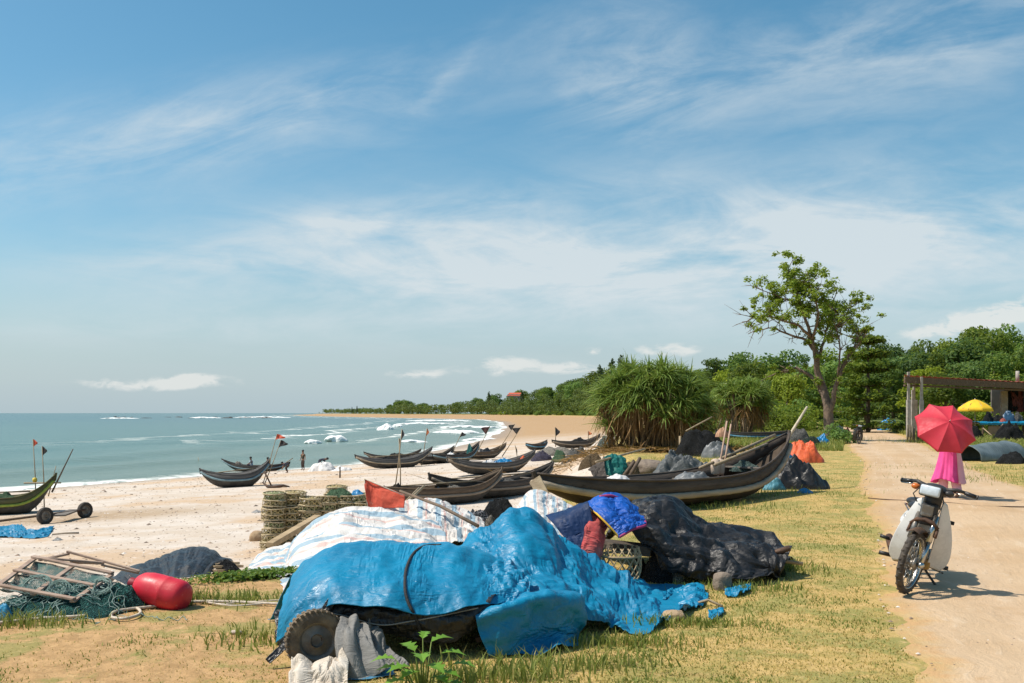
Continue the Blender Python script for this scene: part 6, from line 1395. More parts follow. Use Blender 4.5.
def lattice(name, label, cor, nu, nv, w_, net=None):
    A_, B_, C_, D_ = [P(*c) for c in cor]; root = empty(name, tuple(A_)); tag(root, label, 'frame'); o_ = Vector(root.location)
    def q(u, v): return A_*(1-u)*(1-v)+B_*u*(1-v)+C_*u*v+D_*(1-u)*v-o_
    nn = (B_-A_).cross(D_-A_).normalized()
    for i in range(nu+1):
        mb = MB(); mb.bar(q(i/nu, -.02), q(i/nu, 1.02), w_, .02, nn); mb.build('lath', FRM, root, False, bevel=.004)
    for j in range(nv+1):
        mb = MB(); s_ = nn*.021; mb.bar(q(-.02, j/nv)+s_, q(1.02, j/nv)+s_, w_, .02, nn); mb.build('lath', FRM, root, False, bevel=.004)
    if net:
        V = [tuple(q(i/40, j/40)-nn*(.01+.05*abs(math.sin(i*.23+1)*math.sin(j*.31)))+Vector((0, 0, -.03*math.sin(math.pi*((i/40*nu) % 1))*math.sin(math.pi*((j/40*nv) % 1)))) ) for j in range(41) for i in range(41)]
        mk('netting', V, grid_faces(41, 41), net, root)
    return root
lattice('frame_panel', 'pale timber frame panel lying tilted on the teal net pile', [(-4, 587, 8.35), (73, 601, 8.1), (111, 575, 8.85), (34, 559, 9.2)], 2, 2, .045, FNET)
lattice('frame_panel', 'thin timber frame standing behind the tilted frame panel', [(40, 560, 9.25), (102, 565, 9.4), (138, 573, 9.6), (68, 554, 9.7)], 2, 1, .03)
fg = P(160, 591, 8.5); fl_ = empty('red_float', tuple(fg)); tag(fl_, 'bright red plastic drum float lying on its side at the edge of the grass', 'float')
ax_d = Vector((-1, .30, .20)).normalized(); Mx = axis_M((0, 0, 0), ax_d); mb = MB()
mb.lathe([(.002, -.265), (.08, -.262), (.118, -.245), (.135, -.21), (.14, -.15), (.138, -.08), (.142, -.07), (.138, -.06), (.14, .02), (.136, .10), (.12, .17), (.09, .215), (.045, .24), (.04, .25)], 36, Mx)
REDP = tarp_mat('sun faded red plastic', (.62, .022, .045), (.52, .02, .035), (.64, .24, .22), .45, .06, .4); mb.build('drum', REDP, fl_)
mb = MB(); mb.lathe([(.001, .245), (.046, .245), (.05, .26), (.048, .30), (.001, .302)], 20, Mx); mb.build('cap', M('dark red cap', (.30, .02, .03), (.24, .02, .03), 9, .5), fl_, sharp=40)
sheet('black_tarp', 'black plastic sheet heap over planks on the sand behind the red float', 'tarpaulin', [[(108, 582, 12.0), (140, 570, 12.3), (185, 556, 12.5), (215, 558, 12.5), (236, 572, 12.3)], [(110, 577, 11.5), (145, 563, 11.6), (187, 550, 11.7), (214, 552, 11.7), (232, 562, 11.7)], [(118, 582, 11.0), (150, 570, 11.0), (185, 560, 11.0), (206, 562, 11.0), (219, 563, 11.2)], [(130, 588, 10.5), (155, 580, 10.5), (180, 575, 10.45), (198, 575, 10.5), (211, 573, 10.7)], [(135, 597, 10.1), (158, 592, 10.0), (178, 589, 10.0), (192, 588, 10.05), (203, 586, 10.2)]],
      TK, 90, 120, 105, slack=(1.04, 1.0), out=.07, amp=.04, freq=(6, 1.5), fold=.5, fac=.012, thick=.004)
mound('dark_net_or_shade', 'dark fill for the shaded space under the open end of the black sheet heap', 'net', 222, 582, 34, 18, NDARK, 106, .7, D=11.0)  # near-black mound stands in for the shaded space below the planks
for i, (a, b_) in enumerate((((211, 567, 10.9), (240, 566, 11.4)), ((212, 565, 11.0), (236, 563, 11.6)), ((213, 571, 10.8), (232, 570, 11.3)))):
    mb = MB(); mb.bar(P(*a), P(*b_), .10, .03); tag(mb.build('short_plank', PLT, None, False, origin=tuple(P(*a)), bevel=.004), ('lowest', 'longest tan', 'short tan')[0 if i == 2 else i+1 if i == 0 else 2]+' plank poking from under the black sheet heap', 'plank')
def ground_rope(name, label, pts, r, mat, lift=.0, n=120, cat='rope'):
    w3 = [G(px, py) for px, py in pts]; c = crspline([(q.x, q.y) for q in w3], n); z = gz(c[:, 0], c[:, 1])+r+lift
    mb = MB(); mb.tube([(c[i, 0], c[i, 1], z[i]) for i in range(n)], r, 6); return tag(mb.build(name, mat, None, True), label, cat)
ROPE = M('pale hemp rope', (.62, .53, .42), (.48, .40, .31), 40, .9, .4, 80)
ground_rope('white_rope', 'pale rope snaking over the grass past the red float with a loose loop', [(-6, 627), (40, 622), (85, 619), (112, 612), (135, 611), (140, 617), (125, 622), (111, 620), (118, 614), (150, 610), (190, 605), (230, 605), (262, 606), (280, 607)], .013, ROPE, .012)
ground_rope('white_rope', 'thinner pale rope lying beside the looped one right of the red float', [(176, 603), (200, 604), (232, 608), (265, 606)], .008, ROPE, .012)
ground_rope('pale_rope', 'thin pale cord lying in the dirt left of the front cart', [(196, 603), (220, 606), (245, 604), (285, 602)], .006, ROPE, .01)
# blue sheet flat on the sand by the trolley
sheet('blue_sheet', 'flat blue sheet lying on the sand in front of the boat trolley', 'sheet', [[(-8, 528, None), (16, 526, None), (30, 531, None), (54, 528, None)], [(-8, 533, None), (16, 532, None), (32, 535, None), (52, 532, None)], [(-8, 538, None), (14, 538, None), (34, 539, None), (48, 537, None)]], TB, 50, 90, 107, slack=(1.05, 1.08), out=.10, amp=.07, freq=(5, 3), thick=.004)
stick('driftwood', 'thin pale driftwood stick on the sand right of the flat blue sheet', 'driftwood', [G(52, 536, .04), G(66, 535, .05), G(79, 534, .03)], .025, M('pale driftwood', (.40, .32, .24), (.3, .24, .18), 9, .9))
mound('white_scrap', 'white scrap lying on the sand below the flat blue sheet', 'scrap', 56, 541, 10, 3, NWHITE, 108)
mound('white_scrap', 'white plastic scrap on the sand left of the trap stacks', 'scrap', 256, 513, 10, 3, NWHITE, 109)

# ---- rope over the front tarpaulin: dropped on to the sheet from above
def drape_rope(name, label, pts, r, mat, objs, n=70):
    trees = []
    for o in objs:
        V = [o.matrix_basis@v.co for v in o.data.vertices]; trees.append(BVHTree.FromPolygons(V, [tuple(p.vertices) for p in o.data.polygons]))
    camp = Vector((0, 0, CAMZ)); out_ = []
    for q in crspline(pts, n):
        d = (P(q[0], q[1], 1.)-camp).normalized(); best = None
        for tr in trees:
            h_ = tr.ray_cast(camp, d)
            if h_[0] is not None and (best is None or h_[3] < best): best = h_[3]
        out_.append(camp+d*((best if best else (out_[-1]-camp).length if out_ else 7.)-r*1.2))
    o3 = np.array([tuple(p) for p in out_]); k = np.ones(5)/5
    for c in range(3): o3[2:-2, c] = np.convolve(o3[:, c], k, 'same')[2:-2]
    mb = MB(); mb.tube([tuple(p) for p in o3], r, 7); return tag(mb.build(name, mat), label, 'rope')
front = [o for o in C.objects if o.name.startswith('blue_tarpaulin')][:1]+[o for o in C.objects if o.name.startswith('black_liner')]
drape_rope('tie_rope', 'black rope tied over the middle of the front blue tarpaulin', [(441, 545), (425, 546), (413, 554), (406, 570), (405, 588), (408, 602), (415, 616), (420, 630), (424, 640)], .011, M('black rope', (.02, .02, .022), (.035, .033, .03), 30, .8, .4, 60), front)
drape_rope('tie_rope', 'thin grey cord strung along the black liner under the front blue tarpaulin', [(322, 612), (345, 616), (380, 625), (412, 621), (440, 616), (478, 608)], .005, M('grey cord', (.3, .28, .25)), front)

# ---- leafy young plant in front of the cart
pl = empty('leafy_plant', tuple(G(424, 689))); tag(pl, 'young leafy plant with bright green lobed leaves in front of the front cart', 'plant')
rngp = np.random.default_rng(4); stm = MB(); LV = []; LF = []; nv = 0
PLS = 1.05
for i, (dx, dz, ln, az) in enumerate(((-.12, .12, .13, 2.6), (-.05, .22, .12, 1.9), (.04, .26, .12, 1.0), (.10, .20, .12, .4), (.02, .15, .14, -.9), (-.10, .05, .12, 3.4), (.09, .10, .11, -.2), (-.03, .10, .12, -2.2), (.0, .30, .08, 1.5), (.13, .04, .10, -.5), (-.16, .17, .12, 2.9), (.16, .13, .12, .2), (-.02, .20, .13, -1.4), (.06, .07, .12, -1.0), (-.07, .14, .12, -2.7))):
    dx *= PLS; dz *= PLS; ln *= PLS*1.25
    b0 = Vector((dx*.4, -.02, .0)); b1 = Vector((dx, rngp.normal()*.03-.03, dz)); stm.tube([b0, (b0+b1)/2+Vector((0, 0, .03)), b1], [.006, .005, .003], 5)
    d = Vector((math.cos(az), math.sin(az)*.6-.25, .25)).normalized(); s_ = d.cross(Vector((0, 0, 1))).normalized(); up = s_.cross(d)
    prof = [(0, .02), (.18, .30), (.28, .16), (.42, .42), (.52, .20), (.66, .34), (.76, .14), (1., .0)]
    for side in (1, -1):
        base = nv
        for k, (u, w_) in enumerate(prof):
            c = b1+d*ln*u-Vector((0, 0, ln*.35*u*u)); LV += [tuple(c), tuple(c+s_*side*w_*ln*.9+up*w_*ln*.25)]; nv += 2
        for k in range(len(prof)-1): LF.append((base+2*k, base+2*k+1, base+2*k+3, base+2*k+2))
stm.build('stem', M('green plant stem', (.20, .26, .06), (.15, .2, .05)), pl); mk('leaves', LV, LF, leaf_mat('bright lobed leaves', (.14, .30, .035), (.20, .38, .05), None, 0, .35, .4), pl)
# ================================================================== step-through motorbike
WPAINT = M('scuffed white bike plastic', (.66, .65, .62), (.58, .565, .535), 6, .30, .05, c3=(.44, .40, .34), s3=14, r3=(.66, .74))
BPLAST = M('dull black plastic', (.028, .026, .025), (.045, .042, .038), 9, .55, .1)
CHROME = M('tarnished chrome', (.52, .51, .48), (.36, .34, .31), 8, .25, .05, metal=1.)
RUST = M('rusty brown metal', (.13, .065, .035), (.075, .042, .028), 12, .75, .4, metal=.3)
BRUBBER = M('bike tyre rubber', (.045, .038, .032), (.085, .068, .052), 16, .85, .3, 60)
GLASS = M('headlamp glass', (.62, .68, .72), (.50, .56, .60), 14, .08, .1, 50, spec=.8)
AMBER = M('amber lens', (.62, .16, .02), (.5, .12, .02), 9, .2, spec=.6)
SEATM = M('black bike seat vinyl', (.02, .02, .02), (.03, .03, .03), 9, .45, .1)
ALU = M('grimy alloy', (.30, .28, .25), (.19, .17, .145), 11, .45, .2, metal=.7)
YEL = M('ochre stained metal', (.44, .25, .06), (.30, .17, .05), 11, .6, .2)
def spoke_wheel(parent, name, c, Rr, steer=None):
    w_ = empty(name, c); w_.parent = parent
    if steer is not None: w_.rotation_euler = (0, 0, steer)
    Mx = axis_M((0, 0, 0), (0, 1, 0)); mb = MB(); mb.torus(Rr-.030, .031, Mx, 44, 12)
    for i in range(44):
        a = TAU*i/44; q = Mx@Matrix.Rotation(a, 4, 'Z'); mb.box(q@Vector((Rr-.002, 0, .012*(-1)**i)), (.008, .018, .026), q.to_3x3())
    mb.build('tyre', BRUBBER, w_)
    mb = MB(); mb.lathe([(Rr-.058, -.022), (Rr-.046, -.026), (Rr-.050, 0), (Rr-.046, .026), (Rr-.058, .022), (Rr-.066, 0), (Rr-.058, -.022)], 44, Mx, False); mb.build('rim', CHROME, w_)
    mb = MB()
    for i in range(36):
        a = TAU*i/36; a2 = a+.55*(-1)**i; s_ = .022*(1 if i % 4 < 2 else -1); mb.tube([Mx@Vector((.045*math.cos(a2), .045*math.sin(a2), s_)), Mx@Vector(((Rr-.06)*math.cos(a), (Rr-.06)*math.sin(a), 0))], .0022, 4)
    mb.build('spokes', CHROME, w_)
    mb = MB(); mb.lathe([(.012, -.055), (.06, -.045), (.062, -.03), (.03, -.02), (.03, .02), (.062, .03), (.06, .045), (.012, .055)], 22, Mx); mb.build('hub', ALU, w_)
    return w_
def panel(name, rows, mat, parent, n=24, m=24, th=.006):
    A_ = np.array([crspline(r, m) for r in rows]); X = np.stack([crspline(A_[:, j], n) for j in range(m)], 1)
    o = mk(name, X.reshape(-1, 3), grid_faces(n, m), mat, parent); s_ = o.modifiers.new('thickness', 'SOLIDIFY'); s_.thickness = th; s_.offset = 0; return o
def motorbike(label, loc, heading, lean, steer, group=None):
    """x forward, y left, z up; the front axle is at x = .62, the rear at x = -.58"""
    root = empty('motorbike', loc); root.rotation_mode = 'XYZ'; root.rotation_euler = (lean, 0, heading); tag(root, label, 'motorbike', group)
    Rw = .288
    cs, sn = math.cos(steer), math.sin(steer); hx = .42   # steering head pivot on x
    def st(x, y, z): return (hx+(x-hx)*cs-y*sn, (x-hx)*sn+y*cs, z)
    spoke_wheel(root, 'front_wheel', st(.62, 0, Rw), Rw, steer); spoke_wheel(root, 'rear_wheel', (-.58, 0, Rw), Rw)
    for s_ in (-1, 1):
        mb = MB(); mb.tube([st(.62, s_*.085, Rw), st(.55, s_*.085, .50)], [.020, .021], 10); mb.tube([st(.55, s_*.085, .50), st(.47, s_*.075, .74)], [.027, .027], 12); mb.ball(st(.62, s_*.085, Rw), .032, 10, 8); mb.build('fork_leg', CHROME if s_ > 0 else ALU, root)
    # short front mudguard and the fork bridge
    V = []
    for i in range(20):
        a = R(66+70*i/19)
        for j in range(7):
            q = (j-3)/3; rr = Rw+.028+.018*(1-q*q); V.append(st(.62+rr*math.cos(a), q*.062, Rw+rr*math.sin(a)-.015*abs(q)))
    o = mk('front_mudguard', V, grid_faces(20, 7), M('dark rusty mudguard', (.06, .038, .026), (.10, .055, .03), 12, .75, .4), root); o.modifiers.new('thickness', 'SOLIDIFY').thickness = .004
    mb = MB(); mb.tube([st(.50, -.12, .625), st(.515, -.07, .675), st(.52, 0, .69), st(.515, .07, .675), st(.50, .12, .625)], .021, 8); mb.tube([st(.50, .12, .625), st(.535, .125, .55)], .014, 6); mb.tube([st(.50, -.12, .625), st(.535, -.125, .55)], .014, 6); mb.build('fork_bridge', RUST, root)
    mb = MB(); mb.box(st(.465, 0, .74), (.09, .15, .20)); mb.build('fork_cover', BPLAST, root, False, bevel=.02)
    mb = MB(); mb.box(st(.515, 0, .775), (.015, .105, .10)); mb.box(st(.523, 0, .735), (.012, .085, .03)); mb.build('front_badge_plate', ALU, root, False, bevel=.006)
    # leg shields: a broad white wing on each side of the steering head
    for s_ in (-1, 1):
        rows = [[(xx-.42*max(0, f_*w_-.02), s_*(.082+(w_-.082)*f_), z_-.03*f_) for f_ in (0, .35, .7, 1.)] for xx, w_, z_ in ((.455, .125, .885), (.458, .165, .79), (.45, .21, .67), (.435, .245, .54), (.40, .262, .42), (.36, .252, .33), (.33, .205, .262))]
        panel('leg_shield', rows, WPAINT, root, th=.012)
    mb = MB(); mb.box((.352, .205, .70), (.016, .05, .035), Matrix.Rotation(R(-38), 4, 'Z')); mb.build('shield_vent', BPLAST, root, False, bevel=.006)
    # handlebar nacelle
    mb = MB(); mb.ball(st(.43, 0, .965), (.12, .125, .062), 18, 12); mb.tube([st(.40, 0, .80), st(.42, 0, .95)], [.07, .085], 14); mb.build('handlebar_cover', BPLAST, root)
    mb = MB(); mb.box(st(.535, 0, .955), (.055, .205, .115), Matrix.Rotation(steer, 4, 'Z')); mb.build('headlight_bezel', BPLAST, root, False, bevel=.022)
    mb = MB(); mb.box(st(.552, 0, .955), (.042, .182, .094), Matrix.Rotation(steer, 4, 'Z')); mb.build('headlight', GLASS, root, True, bevel=.018)
    for s_ in (-1, 1):
        mb = MB(); mb.tube([st(.43, s_*.09, .985), st(.40, s_*.18, 1.01), st(.36, s_*.25, 1.0)], [.024, .017, .014], 10); mb.build('handlebar', BPLAST, root)
        mb = MB(); mb.tube([st(.365, s_*.235, 1.0), st(.335, s_*.33, .985)], [.019, .019], 12); mb.lathe([(.001, 0), (.022, 0), (.022, .012), (.001, .012)], 12, axis_M(st(.333, s_*.335, .984), Vector(st(.335, s_*.33, .985))-Vector(st(.365, s_*.235, 1.0)))); mb.build('grip', SEATM, root)
        mb = MB(); mb.tube([st(.41, s_*.16, .985), st(.415, s_*.24, .975), st(.385, s_*.325, .965)], [.006, .007, .005], 6); mb.build('brake_lever', CHROME, root)
        mb = MB(); mb.ball(st(.50, s_*.150, .965), (.03, .042, .028), 12, 8); mb.build('indicator', AMBER if s_ < 0 else BPLAST, root)
    mb = MB(); mb.tube([st(.50, -.10, .985), st(.56, -.14, .90), st(.50, -.11, .83)], .006, 5); mb.tube([st(.47, .06, .98), st(.53, .13, .88), st(.50, .08, .70), st(.56, .08, .45)], .005, 5); mb.build('cable', BPLAST, root)
    # body, engine, seat, tail
    rows = [[(.40, y, .82-.02*abs(y)) for y in (-.05, 0, .05)], [(.25, y, .50) for y in (-.08, 0, .08)], [(.05, y, .42) for y in (-.10, 0, .10)], [(-.15, y, .55) for y in (-.10, 0, .10)]]
    panel('frame_cover', rows, WPAINT, root, th=.05)
    mb = MB(); mb.box((.08, 0, .30), (.34, .17, .20)); mb.lathe([(.001, -.13), (.085, -.13), (.09, -.1), (.09, .1), (.085, .13), (.001, .13)], 22, axis_M((.0, 0, .30), (0, 1, 0))); mb.tube([(.18, 0, .30), (.36, 0, .33)], [.075, .07], 14); mb.build('engine', ALU, root, True, bevel=.012, sharp=40)
    mb = MB(); mb.box((.30, .06, .275), (.10, .10, .10)); mb.build('engine_cover', YEL, root, False, bevel=.02)
    rows = [[(.02, y, .60) for y in (-.10, 0, .10)], [(-.2, -.13, .52), (-.2, 0, .60), (-.2, .13, .52)], [(-.5, -.14, .55), (-.5, 0, .66), (-.5, .14, .55)], [(-.82, -.07, .62), (-.82, 0, .66), (-.82, .07, .62)]]
    panel('tail_cover', rows, WPAINT, root, th=.04)
    mb = MB(); c = [(-.02, 0, .70), (-.25, 0, .715), (-.5, 0, .75), (-.76, 0, .765)]
    for i in range(3): mb.ball(tuple((np.array(c[i])+np.array(c[i+1]))/2), (.20, .125, .05), 16, 8)
    mb.build('seat', SEATM, root)
    V = []
    for i in range(18):
        a = R(15+150*i/17)
        for j in range(5): q = (j-2)/2; V.append((-.58+(Rw+.045)*math.cos(a), q*.07, Rw+(Rw+.045)*math.sin(a)-.02*q*q))
    o = mk('rear_mudguard', V, grid_faces(18, 5), RUST, root); o.modifiers.new('thickness', 'SOLIDIFY').thickness = .004
    mb = MB(); mb.tube([(-.15, -.10, .66), (-.9, -.10, .70), (-.9, .10, .70), (-.15, .10, .66)], .009, 6); mb.build('rear_rack', CHROME, root)
    mb = MB(); mb.tube([(.2, -.14, .24), (-.1, -.16, .20), (-.3, -.17, .24)], .018, 8); mb.tube([(-.3, -.17, .24), (-.78, -.19, .33)], [.035, .04], 12); mb.build('exhaust', RUST, root)
    for s_ in (-1, 1):
        mb = MB(); mb.tube([(-.50, s_*.10, .62), (-.58, s_*.10, .30)], .024, 10); mb.build('shock_absorber', CHROME, root)
        mb = MB(); mb.tube([(-.03, s_*.10, .235), (-.03, s_*.27, .235)], .010, 8); mb.tube([(-.03, s_*.20, .24), (-.03, s_*.315, .24)], .020, 10); mb.build('footpeg', SEATM, root)
        mb = MB(); mb.tube([(-.35, s_*.10, .33), (-.38, s_*.26, .36)], .009, 7); mb.tube([(-.375, s_*.22, .355), (-.385, s_*.31, .365)], .018, 9); mb.build('passenger_peg', SEATM, root)
    mb = MB(); mb.tube([(.06, .10, .20), (-.02, .24, .06), (-.03, .275, .012)], [.012, .012, .016], 8); mb.tube([(-.03, .275, .012), (-.07, .31, .004)], .012, 6); mb.build('side_stand', BPLAST, root)
    mb = MB(); mb.tube([(.14, .10, .24), (.20, .22, .22), (.26, .24, .22)], .008, 6); mb.build('gear_pedal', BPLAST, root)
    mb = MB(); mb.box((-.88, 0, .60), (.04, .13, .06)); mb.build('tail_light', M('red tail lens', (.4, .02, .02), (.3, .02, .02), 9, .25), root, False, bevel=.01)
    return root
bl = G(904, 598); hd = R(-107); STR = R(-24)
# the front contact point is given: put the root so that the front wheel stands there
lx_, ly_ = .42+.20*math.cos(STR), .20*math.sin(STR)
ctr = Vector((bl.x-lx_*math.cos(hd)+ly_*math.sin(hd), bl.y-lx_*math.sin(hd)-ly_*math.cos(hd), 0)); ctr.z = gzf(ctr.x, ctr.y)+.012
motorbike('white step through motorbike leaning on its side stand at the edge of the road', ctr, hd, R(-12.), STR)
g = G(856, 444); fb = motorbike('dark motorbike parked far up the road by the lone tree', (g.x, g.y, g.z+.01), R(-100), R(-6), R(10))
def darken(o):
    for c in kids(o):
        if c.type == 'MESH' and c.data.materials[0] in (WPAINT, CHROME, ALU): c.data.materials[0] = BPLAST
        darken(c)
darken(fb)
# cap of dark load on the far bike saddle
# ================================================================== woman with the umbrella
PINK = M('bright pink dress cloth', (.80, .085, .32), (.70, .06, .26), 5, .65, .1, 30)
PINKL = M('pale pink cloth', (.82, .45, .52), (.75, .38, .46), 5, .7, .1)
FSKIN = M('light brown skin', (.42, .25, .17), (.37, .21, .14), 12, .5, .05)
SAND_ = M('pale sandal leather', (.55, .38, .28), (.45, .3, .22), 9, .6)
wg = G(950, 499.5); wr = empty('person', wg, R(4)); tag(wr, 'woman in a long pink dress walking away under a red umbrella', 'person')
J = dict(pel=(0, 0, .84), waist=(0, .0, .98), chest=(0, .01, 1.17), neck=(0, .0, 1.33), head0=(0, .02, 1.40), head1=(0, .035, 1.50), sl=(-.155, 0, 1.26), sr=(.155, 0, 1.26), el=(-.19, .10, 1.03), er=(.19, .12, 1.03), hl=(-.06, .27, 1.10), hr=(.05, .29, 1.06), pl=(-.085, 0, .80), pr=(.085, 0, .80), kl=(-.10, .05, .45), kr=(.09, -.01, .45), al=(-.11, .06, .075), ar=(.09, -.13, .085), tl=(-.115, .20, .03), tr=(.10, .00, .035))
nm = list(J); E = [('pel', 'waist'), ('waist', 'chest'), ('chest', 'neck'), ('neck', 'head0'), ('head0', 'head1'), ('chest', 'sl'), ('chest', 'sr'), ('sl', 'el'), ('sr', 'er'), ('el', 'hl'), ('er', 'hr'), ('pel', 'pl'), ('pel', 'pr'), ('pl', 'kl'), ('pr', 'kr'), ('kl', 'al'), ('kr', 'ar'), ('al', 'tl'), ('ar', 'tr')]
rad = dict(pel=(.125, .10), waist=(.10, .085), chest=(.125, .09), neck=.046, head0=.078, head1=.082, sl=.05, sr=.05, el=.036, er=.036, hl=.027, hr=.027, pl=.08, pr=.08, kl=.052, kr=.052, al=.034, ar=.034, tl=.030, tr=.030)
for sd, b_ in (('l', 'hl'), ('r', 'hr')):   # palm, four fingers and a thumb closing on the shaft
    h_ = np.array(J[b_]); sx = 1 if sd == 'l' else -1
    J['pa'+sd] = tuple(h_+np.array([sx*.025, .055, .01])); E.append((b_, 'pa'+sd)); rad['pa'+sd] = .024
    for k in range(4):
        dz = .027-.018*k; L_ = (.030, .034, .032, .026)[k]; pa = np.array(J['pa'+sd])
        for q, off_ in enumerate(((sx*.012, .028, dz), (sx*.030, .028+L_*.5, dz), (sx*.045, .020+L_*.2, dz-.004))):
            J[f'f{sd}{k}{q}'] = tuple(pa+np.array(off_)); rad[f'f{sd}{k}{q}'] = (.0095, .009, .008)[q]; E.append(((f'f{sd}{k}{q-1}' if q else 'pa'+sd), f'f{sd}{k}{q}'))
    for q, off_ in enumerate(((sx*.006, .012, .040), (sx*.024, .022, .052))):
        J[f't{sd}{q}'] = tuple(np.array(J['pa'+sd])+np.array(off_)); rad[f't{sd}{q}'] = (.0105, .0085)[q]; E.append(((f't{sd}{q-1}' if q else 'pa'+sd), f't{sd}{q}'))
nm = list(J); ix = {n_: i for i, n_ in enumerate(nm)}
skin_chain('body', [J[n_] for n_ in nm], [(ix[a], ix[b_]) for a, b_ in E], [rad[n_] for n_ in nm], FSKIN, wr, 2)
hd_ = np.array(J['head1']); mb = MB(); mb.ball(tuple(hd_+np.array([0, -.014, .018])), (.093, .103, .095), 18, 12); mb.ball(tuple(hd_+np.array([0, -.095, -.03])), (.05, .045, .05), 12, 8); mb.build('hair', HAIR, wr)
for sx in (-1, 1):
    mb = MB(); mb.ball(tuple(hd_+np.array([sx*.083, .0, -.035])), (.012, .022, .032), 8, 6); mb.build('ear', FSKIN, wr)
    mb = MB(); mb.ball(tuple(hd_+np.array([sx*.030, .074, -.03])), (.014, .008, .009), 10, 6); mb.build('eye', M('dark eye', (.03, .02, .015), None, 9, .2), wr)
mb = MB(); mb.ball(tuple(hd_+np.array([0, .09, -.055])), (.013, .016, .022), 10, 6); mb.build('nose', FSKIN, wr)
mb = MB(); mb.ball(tuple(hd_+np.array([0, .080, -.092])), (.026, .008, .008), 10, 6); mb.build('mouth', M('lip colour', (.40, .12, .11), None, 9, .5), wr)
# dress: a fitted bodice and a long skirt that swings to the left, with folds
V = []; nz_, nt_ = 40, 96
for i in range(nz_):
    q = i/(nz_-1); z = 1.30-.95*q
    rr = float(np.interp(q, [0, .06, .14, .28, .42, .6, .8, 1.], [.10, .155, .17, .172, .185, .208, .238, .275])); yy = float(np.interp(q, [0, .2, .45, 1.], [.085, .12, .15, .23]))
    for j in range(nt_):
        a = TAU*j/nt_; fold = 1+q*q*(.10*math.sin(a*7+1.2*q)+.06*math.sin(a*12+2.)+.05*math.sin(a*19))
        V.append((rr*fold*math.cos(a)-.05*q*q*(1 if math.cos(a) < 0 else .3), yy*fold*math.sin(a)-.02*q, z+(.05*math.sin(a*2+.4)*q**4)))
fz = fbm(np.array([v[0]*9 for v in V]), np.array([v[1]*9 for v in V]), np.array([v[2]*2.2 for v in V]), seed=88, o=3)
V = [(v[0]*(1+.10*f_*(1.3-v[2])), v[1]*(1+.14*f_*(1.3-v[2])), v[2]) for v, f_ in zip(V, fz)]
dr = mk('dress', V, grid_faces(nz_, nt_, True), PINK, wr); dr.modifiers.new('thickness', 'SOLIDIFY').thickness = .004
pv = [tuple(np.array(V[i*nt_+j])*np.array([1.02, 1.035, 1])) for i in range(16, nz_) for j in range(76, 88)]; pn_ = mk('dress_panel', pv, grid_faces(nz_-16, 12), PINKL, wr); pn_.modifiers.new('thickness', 'SOLIDIFY').thickness = .003
for sx, e_ in ((-1, 'l'), (1, 'r')):
    mb = MB(); mb.tube([J['s'+e_], tuple((np.array(J['s'+e_])+np.array(J['e'+e_]))/2), J['e'+e_], tuple(.3*np.array(J['e'+e_])+.7*np.array(J['h'+e_]))], [.064, .056, .05, .045], 14); mb.build('sleeve', PINK, wr)
    a_ = np.array(J['a'+e_]); mb = MB(); mb.box(tuple(a_*np.array([1, 1, 0])+np.array([0, .06, .012+ (0 if e_ == 'l' else .004)])), (.085, .235, .022)); mb.tube([tuple(a_+np.array([-.042, .07, -.055])), tuple(a_+np.array([0, .08, -.005])), tuple(a_+np.array([.042, .07, -.055]))], .011, 6); mb.build('sandal', SAND_, wr, bevel=.006)
    mb = MB(); k_ = np.array(J['k'+e_]); mb.tube([tuple(k_*.5+np.array(J['p'+e_])*.5), tuple(k_), tuple(k_*.30+a_*.70), tuple(k_*.14+a_*.86)], [.11, .09, .085, .085], 14); mb.build('trouser_leg', PINKL, wr)
# umbrella
UM = M('coral red umbrella cloth', (.57, .032, .055), (.50, .027, .047), 4, .6, .1, 30)
hand = wr.matrix_basis@Vector((-.02, .36, 1.06)); axu = Vector((-.02, -.80, .52)).normalized()
ctr_ = P(947, 425.5, 18.55); ub = empty('umbrella', hand); tag(ub, 'coral red umbrella held tilted back over the shoulder of the woman in pink', 'umbrella')
Mu = axis_M(ctr_-ub.location, axu, (1, 0, .10)); nr_ = 18; V = []
RU = .575
for i in range(nr_):
    u = i/(nr_-1)
    for k in range(8):
        for j in range(6):
            f_ = j/6; a0, a1 = TAU*k/8+.22, TAU*(k+1)/8+.22; p0 = np.array([math.cos(a0), math.sin(a0)]); p1 = np.array([math.cos(a1), math.sin(a1)]); p = (p0*(1-f_)+p1*f_)
            sag = math.sin(math.pi*f_)*u; p = p*RU*u*(1-.05*sag*u)
            V.append(tuple(Mu@Vector((p[0], p[1], .135-.235*u**1.75-.030*sag*(1-.3*u)))))
cn_ = mk('canopy', V, grid_faces(nr_, 48, True), UM, ub); cn_.modifiers.new('thickness', 'SOLIDIFY').thickness = .002
cn_.data.set_sharp_from_angle(angle=R(10))
for k in range(8):
    a0 = TAU*k/8+.22; mb = MB(); mb.tube([Mu@Vector((math.cos(a0)*RU*u, math.sin(a0)*RU*u, .127-.235*u**1.75)) for u in np.linspace(0.02, 1.0, 12)], .004, 5); mb.tube([Mu@Vector((math.cos(a0)*RU*.5, math.sin(a0)*RU*.5, .06)), Mu@Vector((0, 0, -.17))], .003, 4); mb.build('rib', CHROME, ub)
mb = MB(); mb.tube([Mu@Vector((0, 0, .18)), Mu@Vector((0, 0, -.35)), (0, 0, 0)], .007, 8); mb.tube([Mu@Vector((0, 0, .13)), Mu@Vector((0, 0, .185))], [.012, .006], 8); mb.build('shaft', CHROME, ub)
dsh = (Mu@Vector((0, 0, -.35))).normalized(); mb = MB(); mb.tube([dsh*.06, -dsh*.08], .016, 10); mb.build('handle', BPLAST, ub)

